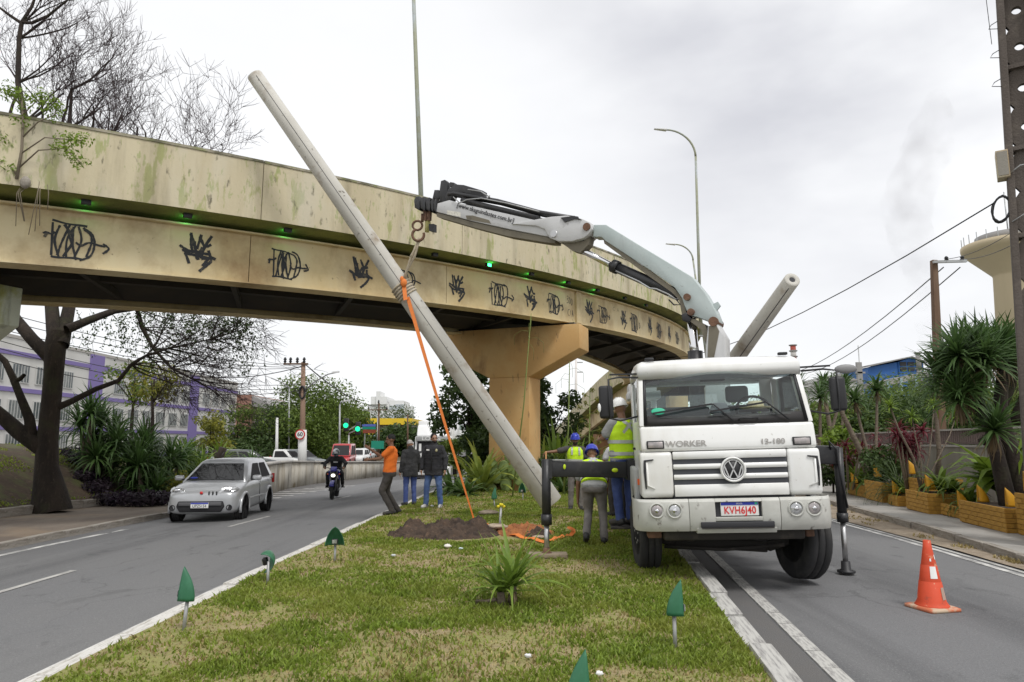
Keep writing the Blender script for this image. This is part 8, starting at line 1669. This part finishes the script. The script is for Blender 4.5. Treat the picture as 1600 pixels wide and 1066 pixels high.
m_sgreen = mat('sign green', (.01, .26, .17), .5); m_sblue = mat('sign blue', (.10, .14, .50), .5); m_sbrown = mat('sign brown', (.26, .06, .03), .5); m_bill = mat('pale billboard', (.42, .62, .66), .6, layers=[((.65, .75, .78), .3, .45, .55, U, .8), ((.2, .5, .3), .5, .6, .7, U, .7)])
board('blue and white road sign panel above the green one', 566, 663, 587, 666.5, 88, m_sblue, False); board('green road sign panel above the brown one', 566, 667, 587, 671, 88, m_sgreen, False); board('brown road sign panel below the green one', 567, 671.5, 587, 677, 88, m_sbrown); board('large green direction sign beside the raised hand', 580, 689, 600, 701.5, 80, m_sgreen); board('pale blue billboard behind the signs', 565, 680, 606, 692, 110, m_bill)
t, b, tp = post('wooden pole with two crossarms before the white tower block', 592, 700, 630, 90, .16, None, m_wood, 'utility_pole', 'utility pole'); MB().bar(tp+Vector((-1.4, -.2, -.9)), tp+Vector((1.2, -.2, -.9)), .14, .14).build('crossarm', m_wood, t)
for x in (-1.3, 0, 1.1): MB().lathe([(.06, 0), (.14, .1), (.05, .4)], tp+Vector((x, -.2, -.85 if x else 0)), 8).build('insulator', m_black, t)
post('far utility pole beside the box lorry', 637, 712, 648, 85, .13, None, m_wood, 'utility_pole', 'utility pole')
t, b, tp = post('pale mast with small crossarms right of the orange pier', 900, 668, 562, 70, .16, None, m_ww, 'utility_pole', 'utility pole'); [MB().bar(tp+Vector((0, 0, -z)), tp+Vector((.7, 0, -z)), .1, .1).build('crossarm', m_galv, t) for z in (.3, 1.3)]
# cables at the left
for i, (a, c, sg, lb) in enumerate((((-60, 470), (470, 572), 1.2, 'topmost cable crossing behind the big bare tree'), ((-60, 482), (471, 574), 1.4, 'second cable crossing behind the big bare tree'), ((-60, 498), (466, 575), 1.6, 'third cable crossing behind the big bare tree'), ((-60, 515), (474, 600), 1.8, 'fourth cable crossing behind the big bare tree'), ((-60, 528), (474, 606), 1.8, 'fifth cable crossing behind the big bare tree'), ((-60, 545), (474, 610), 2.0, 'lowest cable crossing behind the big bare tree'))): cable(lb, D(*a, 30), D(*c, 50), sg*.5, .018, group='cables behind the bare tree')
for a, c, lb in (((476, 569), (592, 634), 'upper cable from the speed sign pole to the far pole'), ((478, 570), (600, 637), 'lower cable from the speed sign pole to the far pole'), ((474, 572), (240, 575), 'cable running left from the speed sign pole')): cable(lb, D(*a, 50), D(*c, 90) if c[0] > 400 else D(*c, 50), .8, .03, group='cables behind the bare tree')
# far trees and buildings
for i, (px, pt, Y, r_, m, n, lb) in enumerate(((455, 603, 74, 4.6, m_leafm, 5200, 'big round green tree left half behind the speed sign pole'), (495, 608, 76, 4.6, m_leafm, 5200, 'big round green tree right half behind the speed sign pole'), (425, 640, 72, 3.0, m_leafd, 2600, 'darker tree left of the big round tree'), (372, 636, 70, 2.2, m_leafm, 1400, 'small thin tree before the brick building'), (530, 640, 100, 4.0, m_leafm, 2400, 'smaller green tree right of the big one'), (556, 668, 110, 4.5, m_leafm, 1800, 'low tree before the yellow building'), (548, 640, 150, 4, m_leaff, 1400, 'far tree left of the white tower block'), (610, 641, 200, 8, m_leaff, 1800, 'tree on the terrace below the white tower block'), (630, 672, 105, 4.5, m_leafd, 2200, 'dark tree between the yellow building and the lorry'), (512, 690, 84, 2.6, m_leafy, 1200, 'dry scrub behind the parked cars'), (395, 690, 68, 2.4, m_leafd, 1400, 'dark scrub at the left end behind the parked cars'), (470, 690, 80, 3.0, m_leafd, 1600, 'dark undergrowth below the big round tree'), (680, 680, 120, 5, m_leaff, 1600, 'far tree beyond the lorry'), (330, 640, 60, 1.6, m_leafy, 900, 'yellow green tree at the end of the white and violet building'), (860, 672, 130, 5, m_leaff, 1500, 'far trees seen under the viaduct right of the pier'))):
    p = D(px, 700, Y); top = D(px, pt, Y).z; zb = -1.2; h = top-zb; leafy_tree(lb, (p.x, Y, zb), h, r_, h*.54, int(n*1.9), .17 if Y < 95 else .36, m, 200+i, group='far trees at the left', tr=.22, cz=h*.60, k=34)
def block(nm, lb, x0, x1, pt, Y, dep, m, cat='building', zb=-1.2): a, c = D(x0, 690, Y), D(x1, 690, Y); h = D(x0, pt, Y).z-zb; t = thing(nm, lb, cat, (a.x, Y, zb)); w = c.x-a.x; MB().bx(0, w, 0, dep, 0, h).build('wall', m, t); return t, w, h
m_far = mat('far white render', (.74, .74, .73), .85); m_fg = mat('pale far glass', (.45, .49, .52), .3)  # the far walls' own white, with pale window glass
t, w, h = block('tower_block', 'white stepped tower block far behind the yellow building', 573, 632, 632, 320, 30, m_far); k = w/59
MB().bx(5*k, 30*k, -1, 20, h, h+(D(573, 620, 320).z-D(573, 632, 320).z)).build('upper_floors', m_far, t); MB().bx(14*k, 20*k, -2, 10, h, h+(D(573, 612, 320).z-D(573, 632, 320).z)).build('lift_tower', m_far, t); MB().bx(34*k, 56*k, 0, 20, h+.01, h+1.8).build('penthouse', m_far, t)
for j in range(5):
    for i in range(2): MB().bx((44+i*7.2)*k, (50.6+i*7.2)*k, -.4, -.1, h-3-j*4.2, h-.6-j*4.2+.6).build('window', m_fg, t)
    MB().bx(34*k, 43*k, -.4, -.1, h-2.4-j*4.2, h-.6-j*4.2).build('window', m_fg, t)
m_yel = mat('yellow cladding', (.72, .50, .02), .6, layers=[((.6, .4, .02), .2, .5, .7, V, .5)]); t, w, h = block('yellow_building', 'long low building with a bright yellow fascia behind the road signs', 555, 643, 664, 140, 25, mat('dark shopfront', (.12, .11, .10), .7)); hy = D(555, 654, 140).z+1.2; MB().bx(-.2, w+.2, -1, 25, h+.01, hy).build('fascia', m_yel, t); MB().bx(-.1, w, -1.3, -.9, h-2.6, h-1.2).build('sign_band', m_yel, t)  # wall below the fascia has one even dark base colour
for i in range(6): MB().bx(w*(.05+.155*i), w*(.05+.155*i)+w*.11, -.12, -.02, 1, h-3).build('shop_window', m_fg, t)
for x0, x1, pt, Y, lb in ((640, 700, 662, 260, 'low pale building beyond the lorry'), (480, 560, 668, 220, 'low grey building behind the left trees'), (700, 780, 672, 240, 'pale hall far behind the median trees'), (840, 900, 676, 280, 'far pale building right of the pier')): t, w, h = block('far_building', lb, x0, x1, pt, Y, 20, m_far); [MB().bx(w*(.08+.18*i), w*(.08+.18*i)+w*.1, -.2, -.05, h*.5, h*.72).build('window', m_fg, t) for i in range(5)]
_hb = MB(); _v = []
for i in range(61):
    x = -900+i*30; z = 9+14*float(fbm(np.array(i*.22), np.array(3.3), 3)); _v += [(x, 620, -1.4), (x, 640, z), (x, 760, z*.9), (x, 800, -1.4)]
_hb.add(_v, [(i*4+k, i*4+k+1, i*4+5+k, i*4+4+k) for i in range(60) for k in range(3)], True); tag(_hb.build('hills', mat('distant wooded hills', (.16, .19, .17), .95, layers=[((.10, .13, .11), .03, .42, .6, U, .8)])), kind='structure')
